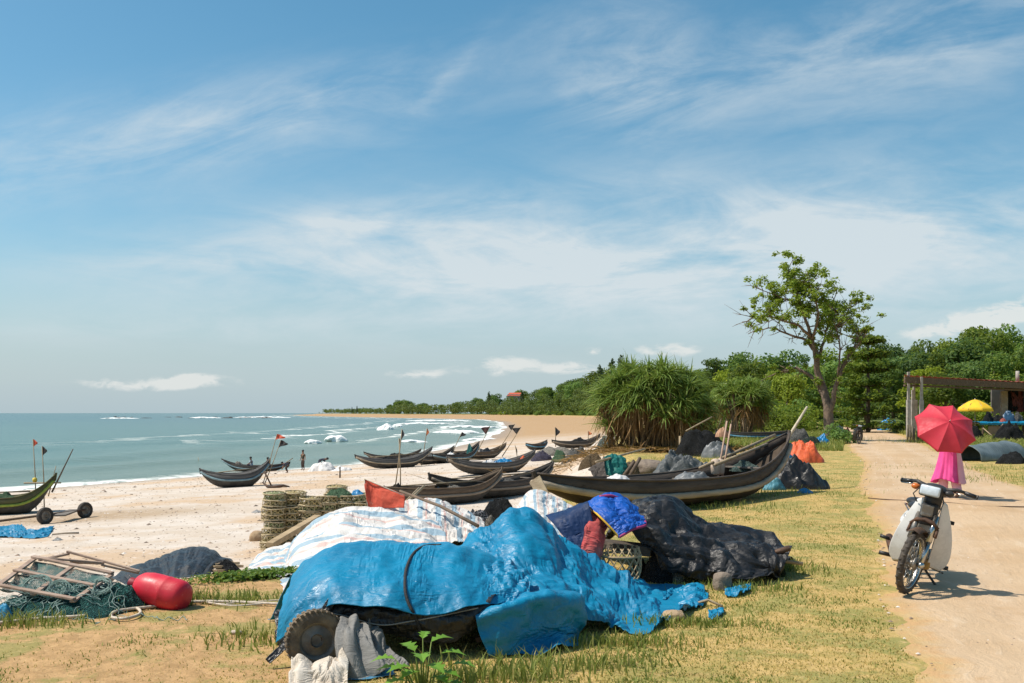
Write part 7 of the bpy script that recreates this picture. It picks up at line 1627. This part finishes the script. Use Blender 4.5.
# ================================================================== open shed by the road
SHD = 69.; CON = M('grey concrete post', (.40, .37, .33), (.30, .27, .24), 4, .9, .5); 
WBM = wood('dark weathered shed timber', (.16, .105, .07), (.10, .07, .05)); TINR = M('rust red roofing sheet', (.42, .10, .055), (.30, .085, .05), 3, .7, .3); THATCH = M('grey brown lath and reed fascia', (.19, .125, .075), (.10, .068, .045), 12, .95, .8, 30, stretch=(3, 1, .6), c3=(.42, .38, .33), s3=8, r3=(.62, .68))
def SH(px, py, D): return P(px, py, D)
s0 = G(908, 437.5); shed = empty('open_shed', s0); tag(shed, 'open sided shed with a red edged roof on concrete posts beside the road', 'shed'); so0 = Vector(shed.location)
def sl3(v): return Vector(v)-so0
rt = (sl3(P(904, 375.5, 68)), sl3(P(1060, 384.5, 76)), sl3(P(1075, 384, 90)), sl3(P(912, 380, 80)))
def roofpt(u, v, dz=0): q = rt[0]*(1-u)*(1-v)+rt[1]*u*(1-v)+rt[2]*u*v+rt[3]*(1-u)*v; return q+Vector((0, 0, dz))
V = []
for i in range(120):
    for j in range(8): V.append(tuple(roofpt(i/119, j/7, .035*math.sin(i*1.5))))
o = mk('roof_sheet', V, grid_faces(120, 8), TINR, shed); o.modifiers.new('thickness', 'SOLIDIFY').thickness = .03
mb = MB(); a_, b_ = roofpt(.002, 0, -.10), roofpt(1, 0, -.10); mb.bar(a_+Vector((0, -.02, -.20)), b_+Vector((0, -.02, -.14)), .12, .44); mb.build('fascia', THATCH, shed, False)
mb = MB(); mb.bar(roofpt(.0, .03, -.66), roofpt(1, .03, -.56), .16, .13); mb.build('front_beam', WBM, shed, False)
for i in range(9):
    mb = MB(); mb.bar(roofpt(i/8+.004, .03, -.30), roofpt(i/8+.004, .98, -.12), .10, .14); mb.build('rafter', WBM, shed, False)
for k, (px, D, top, thick_to) in enumerate(((908.5, 68.4, 372, 400), (912.6, 73, 390, 401), (921.5, 68.6, 377, 400), (1004, 77, 391, 391), (1010, 88, 392, 392), (914, 79, 384, 400))):
    b_ = P(px, 0, D); zg = gzf(b_.x, D); zt = CAMZ-(top-HY)/FPX*D; zm = CAMZ-(thick_to-HY)/FPX*D
    mb = MB(); mb.box(sl3((b_.x, D, (zm+zg-.2)/2)), (.25 if k < 3 else .5, .25, zm-zg+.2)); 
    if zt > zm+.1: mb.box(sl3((b_.x, D, (zt+zm)/2)), (.17, .17, zt-zm))
    mb.build('post', CON if k != 3 else M('pale patched concrete', (.48, .43, .36), (.34, .29, .24), 3, .9, .5), shed, False, bevel=.02)
b_ = P(1020, 400, 87); mb = MB(); mb.box(sl3((b_.x+3, 88.6, 2.0)), (9.5, .15, 3.6)); mb.build('back_wall', M('dim plaster wall', (.22, .19, .165), (.15, .13, .11), 1.2, .9, .4), shed, False)
b_ = P(1018, 380, 78); mb = MB(); mb.tube([sl3(P(1017.5, 383, 79)), sl3(P(1017.5, 371, 79))], .14, 10); mb.build('vent_pipe', CON, shed)
# stump, table, parasol and goods under the shed
g = G(918, 443); mb = MB(); rs2 = np.random.default_rng(2)
for i in range(9):
    mb.tube([(i*.14-.6+rs2.normal()*.03, rs2.normal()*.06, -.1), (i*.14-.6+rs2.normal()*.05, rs2.normal()*.08, rs2.uniform(.75, 1.15))], .055, 6)
tag(mb.build('picket_fence', M('dark old stakes', (.10, .085, .06), (.16, .13, .09), 5, .95, .6), None, True, origin=None), 'short fence of dark old stakes at the foot of the shed posts', 'fence').location = g
pg_ = P(975, 413, 62); par = empty('yellow_parasol', (pg_.x, 62, gzf(pg_.x, 62))); tag(par, 'bright yellow parasol standing beyond the red umbrella in front of the shed', 'parasol'); hp = CAMZ-(399.5-HY)/FPX*62-par.location.z
V = []
for i in range(12):
    u = i/11
    for j in range(48):
        k, f_ = divmod(j, 6); f_ /= 6; a0, a1 = TAU*k/8, TAU*(k+1)/8; p = np.array([math.cos(a0), math.sin(a0)])*(1-f_)+np.array([math.cos(a1), math.sin(a1)])*f_; V.append((p[0]*1.12*u, p[1]*1.12*u, hp-.60*u**1.5-(.14 if i == 11 else 0)*1))
o = mk('canopy', V, grid_faces(12, 48, True), M('bright yellow parasol cloth', (.80, .52, .02), (.70, .42, .02), 2, .7, .1, c3=(.62, .20, .03), s3=1.6, r3=(.66, .70)), par); o.modifiers.new('thickness', 'SOLIDIFY').thickness = .006
mb = MB(); mb.tube([(0, 0, -.1), (0, 0, hp+.08)], .03, 8); mb.build('pole', ALU, par)
for k in range(8): mb = MB(); mb.tube([(0, 0, hp-.03), (math.cos(TAU*k/8)*.7, math.sin(TAU*k/8)*.7, hp-.03-.23), (math.cos(TAU*k/8)*1.1, math.sin(TAU*k/8)*1.1, hp-.61)], .012, 5); mb.build('rib', ALU, par)
# long stall table under a blue sheet
D_ = 66.; xa, xb = P(979, 0, D_).x, P(1060, 0, D_).x; zt_ = CAMZ-(422.5-HY)/FPX*D_; zg_ = gzf(xa+1, D_)
stl = empty('stall_table', ((xa+xb)/2, D_, zg_)); tag(stl, 'long low stall table under a bright blue sheet at the right of the shed', 'table')
mb = MB(); mb.box((0, .5, zt_-zg_-.05), (xb-xa, 1.5, .06)); mb.build('table_top', WBM, stl, False)
for sx in (-.46, -.15, .15, .46):
    for sy in (-.1, 1.1): mb = MB(); mb.box(((xb-xa)*sx, sy, (zt_-zg_-.08)/2), (.10, .10, zt_-zg_-.08)); mb.build('leg', WBM, stl, False)
mb = MB(); mb.box(((xb-xa)*-.22, -.18, (zt_-zg_)*.42), ((xb-xa)*.36, .05, (zt_-zg_)*.72)); mb.build('front_board', M('brown plywood board', (.25, .185, .125), (.18, .13, .09), 2, .85, .3), stl, False)
o = sheet('cloth', None, None, [[('w', xa-.1, D_-.32, zt_-.16), ('w', (xa+xb)/2, D_-.32, zt_-.16), ('w', xb, D_-.32, zt_-.18)], [('w', xa-.08, D_-.22, zt_+.02), ('w', (xa+xb)/2, D_-.22, zt_+.03), ('w', xb, D_-.22, zt_+.02)], [('w', xa-.08, D_+1.3, zt_+.02), ('w', (xa+xb)/2, D_+1.3, zt_+.05), ('w', xb, D_+1.3, zt_+.03)]], TB, 24, 90, 201, slack=(1.04, 1.02), out=.06, amp=.03, onground=False, parent=stl)
for px, w_, h_, mt, lab, cat, nm_, sd in ((989, 10, 11, NDARK, 'black bundle at the left end of the blue stall table', 'bundle', 'black_bundle', 1), (1000, 16, 7, NDARK, 'dark net heap on the blue stall table right of the black bundle', 'net', 'dark_net_or_shade', 2), (1010, 15, 11, plastic('dark blue bag cloth', (.04, .10, .18)), 'dark blue bag heap on the blue stall table', 'bag', 'blue_bag', 3), (1019, 10, 10, NGREY, 'grey net sack at the right end of the blue stall table', 'sack', 'grey_sack', 4), (1004, 7, 4, M('dull red cloth', (.35, .08, .06), None, 9, .8), 'small dull red cloth on the blue stall table', 'cloth', 'red_cloth_scrap', 5)):
    mound(nm_, lab, cat, px, 0, w_, h_, mt, 210+sd, .6, D=D_+(.2 if sd != 5 else -.1), z0=zt_+.05)
for i, (px, py, w_, h_, lab) in enumerate(((1012, 443, 34, 22, 'dark net sheet hanging in front of the blue stall table'), (975, 441, 22, 16, 'dark frames and net heaped left of the blue stall table'))):
    mound('dark_net_or_shade', lab, 'net', px, py, w_, h_, NDARK, 220+i, .35)
for i, (a_, b_) in enumerate((((983, 428), (998, 441)), ((1003, 424), (993, 441)), ((1016, 427), (1004, 443)))):
    stick('leaning_pole', ('thin pale pole leaning at the left of the stall table', 'thin pale pole crossing the first in front of the stall table', 'thin pale pole leaning on the dark net sheet by the stall')[i], 'pole', [P(*a_, 64.5), P(*b_, 63.5)], .035, POLE)
# hanging clothes behind the column
for i, (px, w_, mt, nm2) in enumerate(((1011, .55, NDARK, 'black'), (1020, .7, M('maroon cloth', (.14, .04, .04), None, 6, .9), 'maroon'), (1030, .6, CL3, 'navy'))):
    q = P(px, 388, 78); sheet('hanging_cloth', nm2+' cloth hanging under the shed roof behind the concrete column', 'cloth', [[('w', q.x-w_, 78, q.z), ('w', q.x, 78.1, q.z+.05), ('w', q.x+w_, 78, q.z)], [('w', q.x-w_*.9, 78, q.z-1.0), ('w', q.x, 78, q.z-1.), ('w', q.x+w_, 78, q.z-.95)], [('w', q.x-w_*.8, 78, q.z-1.7), ('w', q.x, 78.1, q.z-1.9), ('w', q.x+w_*.9, 78, q.z-1.75)]], mt, 30, 30, 230+i, slack=(1.08, 1.03), out=.12, amp=.08, freq=(3, 2), onground=False, thick=.01)
# arched tin sheet lying in the grass
tn_ = G(1000, 463); a_ = G(982, 462); ax3 = Vector((.83, .55, 0)).normalized(); sd3 = Vector((-.55, .83, 0)); V = []
for i in range(70):
    for j in range(34):
        u, b_ = i/69, math.pi*(j/33); r_ = (.36+.10*u)*(1+.05*math.sin(u*9+b_*2)); p = a_+ax3*(u*2.6-.1)+sd3*(-math.cos(b_)*r_*1.45+.5)+Vector((0, 0, math.sin(b_)**.9*r_*1.42+.012*math.sin(i*2.2)+.02*math.sin(b_*5+u*4))); V.append(tuple(p))
o = mk('tin_sheet', V, grid_faces(70, 34), M('dull blue grey tin', (.16, .20, .21), (.11, .145, .155), 3, .55, .5, 12, metal=.2, c3=(.26, .28, .27), s3=5), None, True, origin=tuple(a_)); o.modifiers.new('thickness', 'SOLIDIFY').thickness = .015
tag(o, 'arched dull blue grey tin sheet lying in the grass right of the woman', 'tin sheet')
mound('dark_net_or_shade', 'dark net heap spilling from under the arched tin sheet', 'net', 1014, 464, 30, 12, NDARK, 240, .6)
# blue covered heap and dark frames beyond the road
mound('blue_covered_heap', 'heap under a bright blue sheet at the far bend of the road', 'heap', 891, 427, 24, 12, BLUE, 241, .6, D=92)
mound('dark_frame_heap', 'heap of dark frames beside the blue covered heap at the far bend', 'heap', 900, 430, 18, 9, NDARK, 242, .6, D=88)
# gear along the roadside and behind the largest boat
mound('orange_bag_heap', 'bright orange heap of netting bags between the high bow and the road', 'bags', 805, 456, 42, 22, ORANGE, 251, .7, D=33, crump=.38, n=(34, 80))
mound('blue_bag', 'blue plastic bag beside the orange heap at the bow of the largest boat', 'bag', 789, 457, 16, 13, BLUE, 252, .7, D=32, crump=.6)
mound('black_sheet_heap', 'large crumpled black sheet heap on the grass beyond the bow of the largest boat', 'heap', 800, 494, 72, 34, TK, 253, .55, D=21.5, crump=.5, n=(50, 110), freq=2.6)
mound('blue_sheet', 'blue sheet corner under the black heap beyond the largest boat', 'sheet', 775, 490, 22, 12, M('faded teal blue sheet', (.07, .24, .32), (.05, .18, .25), 6, .6, .4), 254, .5, D=21.3)
mound('blue_sheet', 'small blue sheet scrap at the front of the black heap beyond the largest boat', 'sheet', 806, 497, 14, 5, BLUE, 255, .5, D=20.4)
mound('white_scrap', 'white scrap in the grass above the black heap beyond the largest boat', 'scrap', 812, 462, 8, 3, NWHITE, 256, .5)
mound('grey_net_heap', 'large grey net heap on the verge left of the lone tree', 'net', 801, 437, 34, 17, NGREY, 257, .6, D=50)
mound('grey_net_heap', 'dark green net heap just right of the large grey one by the lone tree', 'net', 812, 439, 24, 12, net_mat('dark green net', (.05, .08, .06), (.08, .12, .09), (.2, .22, .18)), 258, .6, D=47)
mound('blue_covered_bundle', 'bundle under a bright blue sheet at the left foot of the lone tree', 'bundle', 823, 437, 18, 12, BLUE, 259, .6, D=50)
mound('white_green_sack', 'white and green sack leaning right of the lone tree', 'sack', 840, 432, 15, 15, net_mat('white green sacking', (.45, .52, .46), (.62, .62, .58), (.15, .35, .25), 12), 260, .6, D=60)
mound('red_sack', 'dull red sack beside the white and green one by the lone tree', 'sack', 848, 432, 10, 13, M('dull red sacking', (.32, .07, .06), (.24, .06, .05), 9, .85, .4), 261, .6, D=61)
put_tree('shrub', P(838, 0, 54).x, 54, .42, 'small round green bush at the foot of the lone tree', None, 'bush')
q = in_boat('big', .93, 0, .95); stick('bamboo_pole', 'pale bamboo pole slanting up from the high bow of the largest boat', 'pole', [P(788, 438, q.y+.6), P(807, 407, q.y+1.6)], [.035, .025], M('pale bamboo', (.55, .47, .34), (.44, .36, .25), 6, .7))
for i, (u, tp) in enumerate(((.33, (727, 421)), (.37, (731, 424)))):
    b_ = in_boat('big', u, .1, .35); t_ = P(tp[0], tp[1], b_.y+.2); r_ = empty('net_float_pole', b_); tag(r_, ('taller', 'shorter')[i]+' upright float pole with pale foam floats standing in the largest boat', 'float pole')
    mb = MB(); mb.tube([(0, 0, -.2), t_-b_], [.022, .016], 7); mb.build('pole', M('pink tan pole', (.50, .33, .25), (.42, .28, .2), 6, .7), r_)
    mb = MB(); mb.lathe([(.02, 0), (.085, .03), (.095, .16), (.085, .29), (.02, .32)], 12, Matrix.Translation((0, 0, .12))); mb.build('float', M('dirty cream foam', (.58, .46, .36), (.48, .37, .28), 8, .8, .3), r_)
mound('tan_cloth', 'tan cloth draped at the top of the float poles in the largest boat', 'cloth', 723, 0, 14, 9, M('tan cloth', (.46, .27, .17), (.38, .2, .12), 8, .85, .4), 262, .5, D=19.8, z0=P(0, 436, 19.8).z)
for a_, b_, D1, D2, lab in (((700, 468), (775, 435), 18.8, 21.5, 'long thin pole lying lengthwise over the thwarts of the largest boat'), ((715, 465), (770, 443), 18.6, 21.0, 'second thin pole lying over the thwarts of the largest boat'), ((596, 462), (645, 449), 26, 30, 'long tan pole slanting over the gear in front of the large screw pine'), ((686, 431), (712, 417), 40, 41, 'brown pole slanting out of the right side of the large screw pine')):
    stick('long_pole', lab, 'pole', [P(*a_, D1), P(*b_, D2)], .032, POLE)
# gear on the bank in front of the large screw pine
mound('grey_tarp_heap', 'grey black crumpled tarp heap behind the largest boat', 'heap', 684, 477, 62, 25, tarp_mat('grey black crumpled tarp', (.060, .068, .072), (.10, .11, .112), (.22, .23, .23), .5, .6, .3), 271, .6, D=25, crump=.6, n=(40, 90))
mound('grey_tarp_heap', 'pale grey tarp roll right of the grey black heap behind the largest boat', 'heap', 716, 472, 48, 18, GREYT, 272, .45, D=25.5)
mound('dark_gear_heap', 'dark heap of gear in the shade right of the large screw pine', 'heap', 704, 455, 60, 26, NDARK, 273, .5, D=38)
mound('grey_cover', 'grey cover over the gear between the screw pine and the small boat on grass', 'cover', 718, 452, 30, 16, GREYT, 274, .5, D=37)
sheet('teal_sail', 'dark teal sheet slung between poles left of the stone block', 'sheet', [[(604, 457, 27), (614, 454, 27.3), (626, 458, 27.2)], [(604, 467, 26.8), (614, 466, 26.8), (627, 468, 27)], [(606, 476, 26.6), (616, 477, 26.5), (627, 477, 26.7)]], tarp_mat('dark teal canvas', (.010, .13, .11), (.008, .095, .082), (.03, .19, .16), .5, .4, .3), 40, 40, 275, slack=(1.06, 1.04), out=.12, amp=.06, thick=.006)
sheet('dark_canvas', 'dark brown canvas corner standing left of the teal sheet', 'sheet', [[(588, 470, 26.6), (596, 464, 26.8), (604, 457, 27)], [(592, 474, 26.4), (598, 472, 26.5), (605, 468, 26.6)], [(594, 478, 26.3), (600, 478, 26.3), (607, 478, 26.3)]], M('dark brown canvas', (.055, .045, .038), (.08, .065, .055), 5, .85, .4), 30, 30, 276, slack=(1.04, 1.04), out=.06, amp=.04, thick=.006)
mound('pale_bundle', 'pale tan net bundle beside the teal sheet', 'bundle', 632, 474, 20, 16, net_mat('tan net bundle', (.36, .28, .18), (.48, .39, .27), (.55, .48, .38)), 277, .6, D=27)
for i, (a_, b_, lab) in enumerate((((628, 479), (640, 458), 'short dark post leaning beside the pale net bundle'), ((622, 478), (634, 462), 'second short dark post crossing beside the pale net bundle'), ((680, 462), (680, 436), 'upright tan pole at the right side of the large screw pine'))):
    stick('wooden_post', lab, 'post', [P(*a_, 26.5 if i < 2 else 40), P(*b_, 26.9 if i < 2 else 40)], .05, POLE if i == 2 else M('dark driftwood', (.09, .065, .045)))
# dark cable across the road
cb = [P(862, 498.5, 0)]*0; c_ = [G(868, 500), G(905, 502.5), G(945, 504.5), G(985, 508.5), G(1030, 509)]; cc = crspline([(q.x, q.y) for q in c_], 60); zz = gz(cc[:, 0], cc[:, 1])+.035; mb = MB(); mb.tube([(cc[i, 0], cc[i, 1], zz[i]) for i in range(60)], .011, 6)
tag(mb.build('road_cable', M('dark brown cable', (.12, .075, .045), (.08, .05, .03), 9, .8), None), 'thin dark hose lying right across the sandy road behind the motorbike', 'hose')
# ================================================================== far away: the red roofed house and the rock reef
hx_, hy_ = (515-CX)/FPX*830, 830; Dh = np.arange(600, 1500, 10.); bb = b_out((515-CX)/FPX*Dh, Dh); hy_ = float(Dh[np.argmax(bb < -45)]); k_ = hy_/FPX; hx_ = 3*k_
hs_ = empty('red_roofed_house', (hx_, hy_, gzf(hx_, hy_))); tag(hs_, 'distant house with a red tiled roof among the trees along the bay', 'house'); zt_ = CAMZ-(393.2-HY)*k_-hs_.location.z
mb = MB(); mb.box((0, 0, (zt_-1.2)/2), (15*k_, 9*k_, zt_-1.2)); mb.build('wall', M('cream house wall', (.62, .50, .40), (.5, .4, .32), 1, .8), hs_, False)
mb = MB(); w_, d_, ze, zr_ = 8.2*k_, 5.4*k_, zt_-2.6*k_*1.0, zt_+.6; mb.add([(-w_, -d_, ze), (w_, -d_, ze), (w_, d_, ze), (-w_, d_, ze), (-w_*.7, 0, zr_), (w_*.7, 0, zr_)], [(0, 1, 5, 4), (1, 2, 5), (2, 3, 4, 5), (3, 0, 4), (0, 3, 2, 1)]); mb.build('roof', M('red roof tiles', (.58, .11, .06), (.46, .09, .05), 1, .7), hs_, False)
for sx in (-.55, 0, .55): mb = MB(); mb.box((sx*12*k_/2, -4.55*k_, (zt_-1.2)*.82), (1.6*k_, .3, 1.2*k_)); mb.build('window', M('dark window', (.05, .06, .07), None, 1, .2), hs_, False)
REEF = M('black wet reef rock', (.035, .032, .030), (.06, .055, .05), 1, .6, .6, 2); rr2 = np.random.default_rng(12)
for i in range(34):
    px = rr2.uniform(105, 285); D = 4.66*FPX/(rr2.uniform(417.0, 418.3)-HY); k_ = D/FPX; x = (px-CX)*k_; wv_ = rr2.uniform(2.5, 9)*k_; hv = rr2.uniform(.4, 1.0)*k_
    a, b_ = np.meshgrid(np.linspace(0, TAU, 15)[:-1], np.linspace(0, math.pi/2, 6)); V = np.stack([np.sin(b_)*np.cos(a)*wv_/2, np.sin(b_)*np.sin(a)*wv_*.3, np.cos(b_)*hv-.1], -1)*(1+.3*fbm(np.cos(a)*2+i, np.sin(a)*2, b_, seed=i))[..., None]
    o = mk('reef_rock', V.reshape(-1, 3), grid_faces(6, 14, True), REEF); o.location = (x, D, SEA); tag(o, 'low black rock breaking the surface of the distant reef line', 'rock', 'rocks of the distant reef')
# pebbles, shells and scraps strewn over the sand
rp_ = np.random.default_rng(31); n = 9000; th = rp_.uniform(R(-31), R(6), n); r_ = np.exp(rp_.uniform(math.log(9), math.log(75), n)); x, y = r_*np.sin(th), r_*np.cos(th); b_ = b_out(x, y); s_ = s_in(x, y); kk = (b_ > .8) & (s_ > 2.5); x, y = x[kk], y[kk]; n = len(x)
sz = rp_.uniform(.012, .035, n)*(1+np.hypot(x, y)/40)*np.where(rp_.random(n) < .03, 1.7, .8); z = gz(x, y)
base8 = np.array([(1, 0, 0), (.3, .8, 0), (-.8, .5, 0), (-.7, -.6, 0), (.4, -.9, 0), (.1, 0, .55)]); V = np.empty((n, 6, 3)); a = rp_.uniform(0, TAU, n); ca, sa = np.cos(a), np.sin(a)
for k in range(6): bx, by, bz = base8[k]; V[:, k] = np.stack([x+(bx*ca-by*sa)*sz, y+(bx*sa+by*ca)*sz*.8, z+bz*sz*.9-.003], 1)
F = (np.array([(0, 1, 5), (1, 2, 5), (2, 3, 5), (3, 4, 5), (4, 0, 5)])[None]+(np.arange(n)*6)[:, None, None]).reshape(-1, 3)
m_, t, bs = new_mat('pebbles and shell scraps'); ri = t.n('ShaderNodeNewGeometry').outputs['Random Per Island']; cr_ = t.n('ShaderNodeValToRGB', {0: ri}); e_ = cr_.color_ramp.elements; e_[0].color = (.10, .075, .055, 1); e_[1].color = (.72, .68, .62, 1); e3 = e_.new(.45); e3.color = (.28, .20, .14, 1); e4 = e_.new(.75); e4.color = (.42, .33, .25, 1); setin(t, bs, Base_Color=cr_.outputs[0], Roughness=.9)
tag(mk('shell_grit', V.reshape(-1, 3), F, m_, smooth=False), kind='stuff')
n = 2600; sx_ = rp_.uniform(-1, 1, n); k = rp_.integers(0, 300, n); x = rc[k, 0]+nr[k, 0]*sx_*rw[k]*.5; y = rc[k, 1]+nr[k, 1]*sx_*rw[k]*.5; kk = y > 4; x, y = x[kk], y[kk]; n = len(x); z = gz(x, y)+.016; sz = rp_.uniform(.006, .018, n)*(1+y/30); V = np.empty((n, 6, 3)); a = rp_.uniform(0, TAU, n); ca, sa = np.cos(a), np.sin(a)
for k in range(6): bx, by, bz = base8[k]; V[:, k] = np.stack([x+(bx*ca-by*sa)*sz, y+(bx*sa+by*ca)*sz*.8, z+bz*sz*.9-.003], 1)
F = (np.array([(0, 1, 5), (1, 2, 5), (2, 3, 5), (3, 4, 5), (4, 0, 5)])[None]+(np.arange(n)*6)[:, None, None]).reshape(-1, 3); tag(mk('road_gravel', V.reshape(-1, 3), F, m_, smooth=False), kind='stuff')
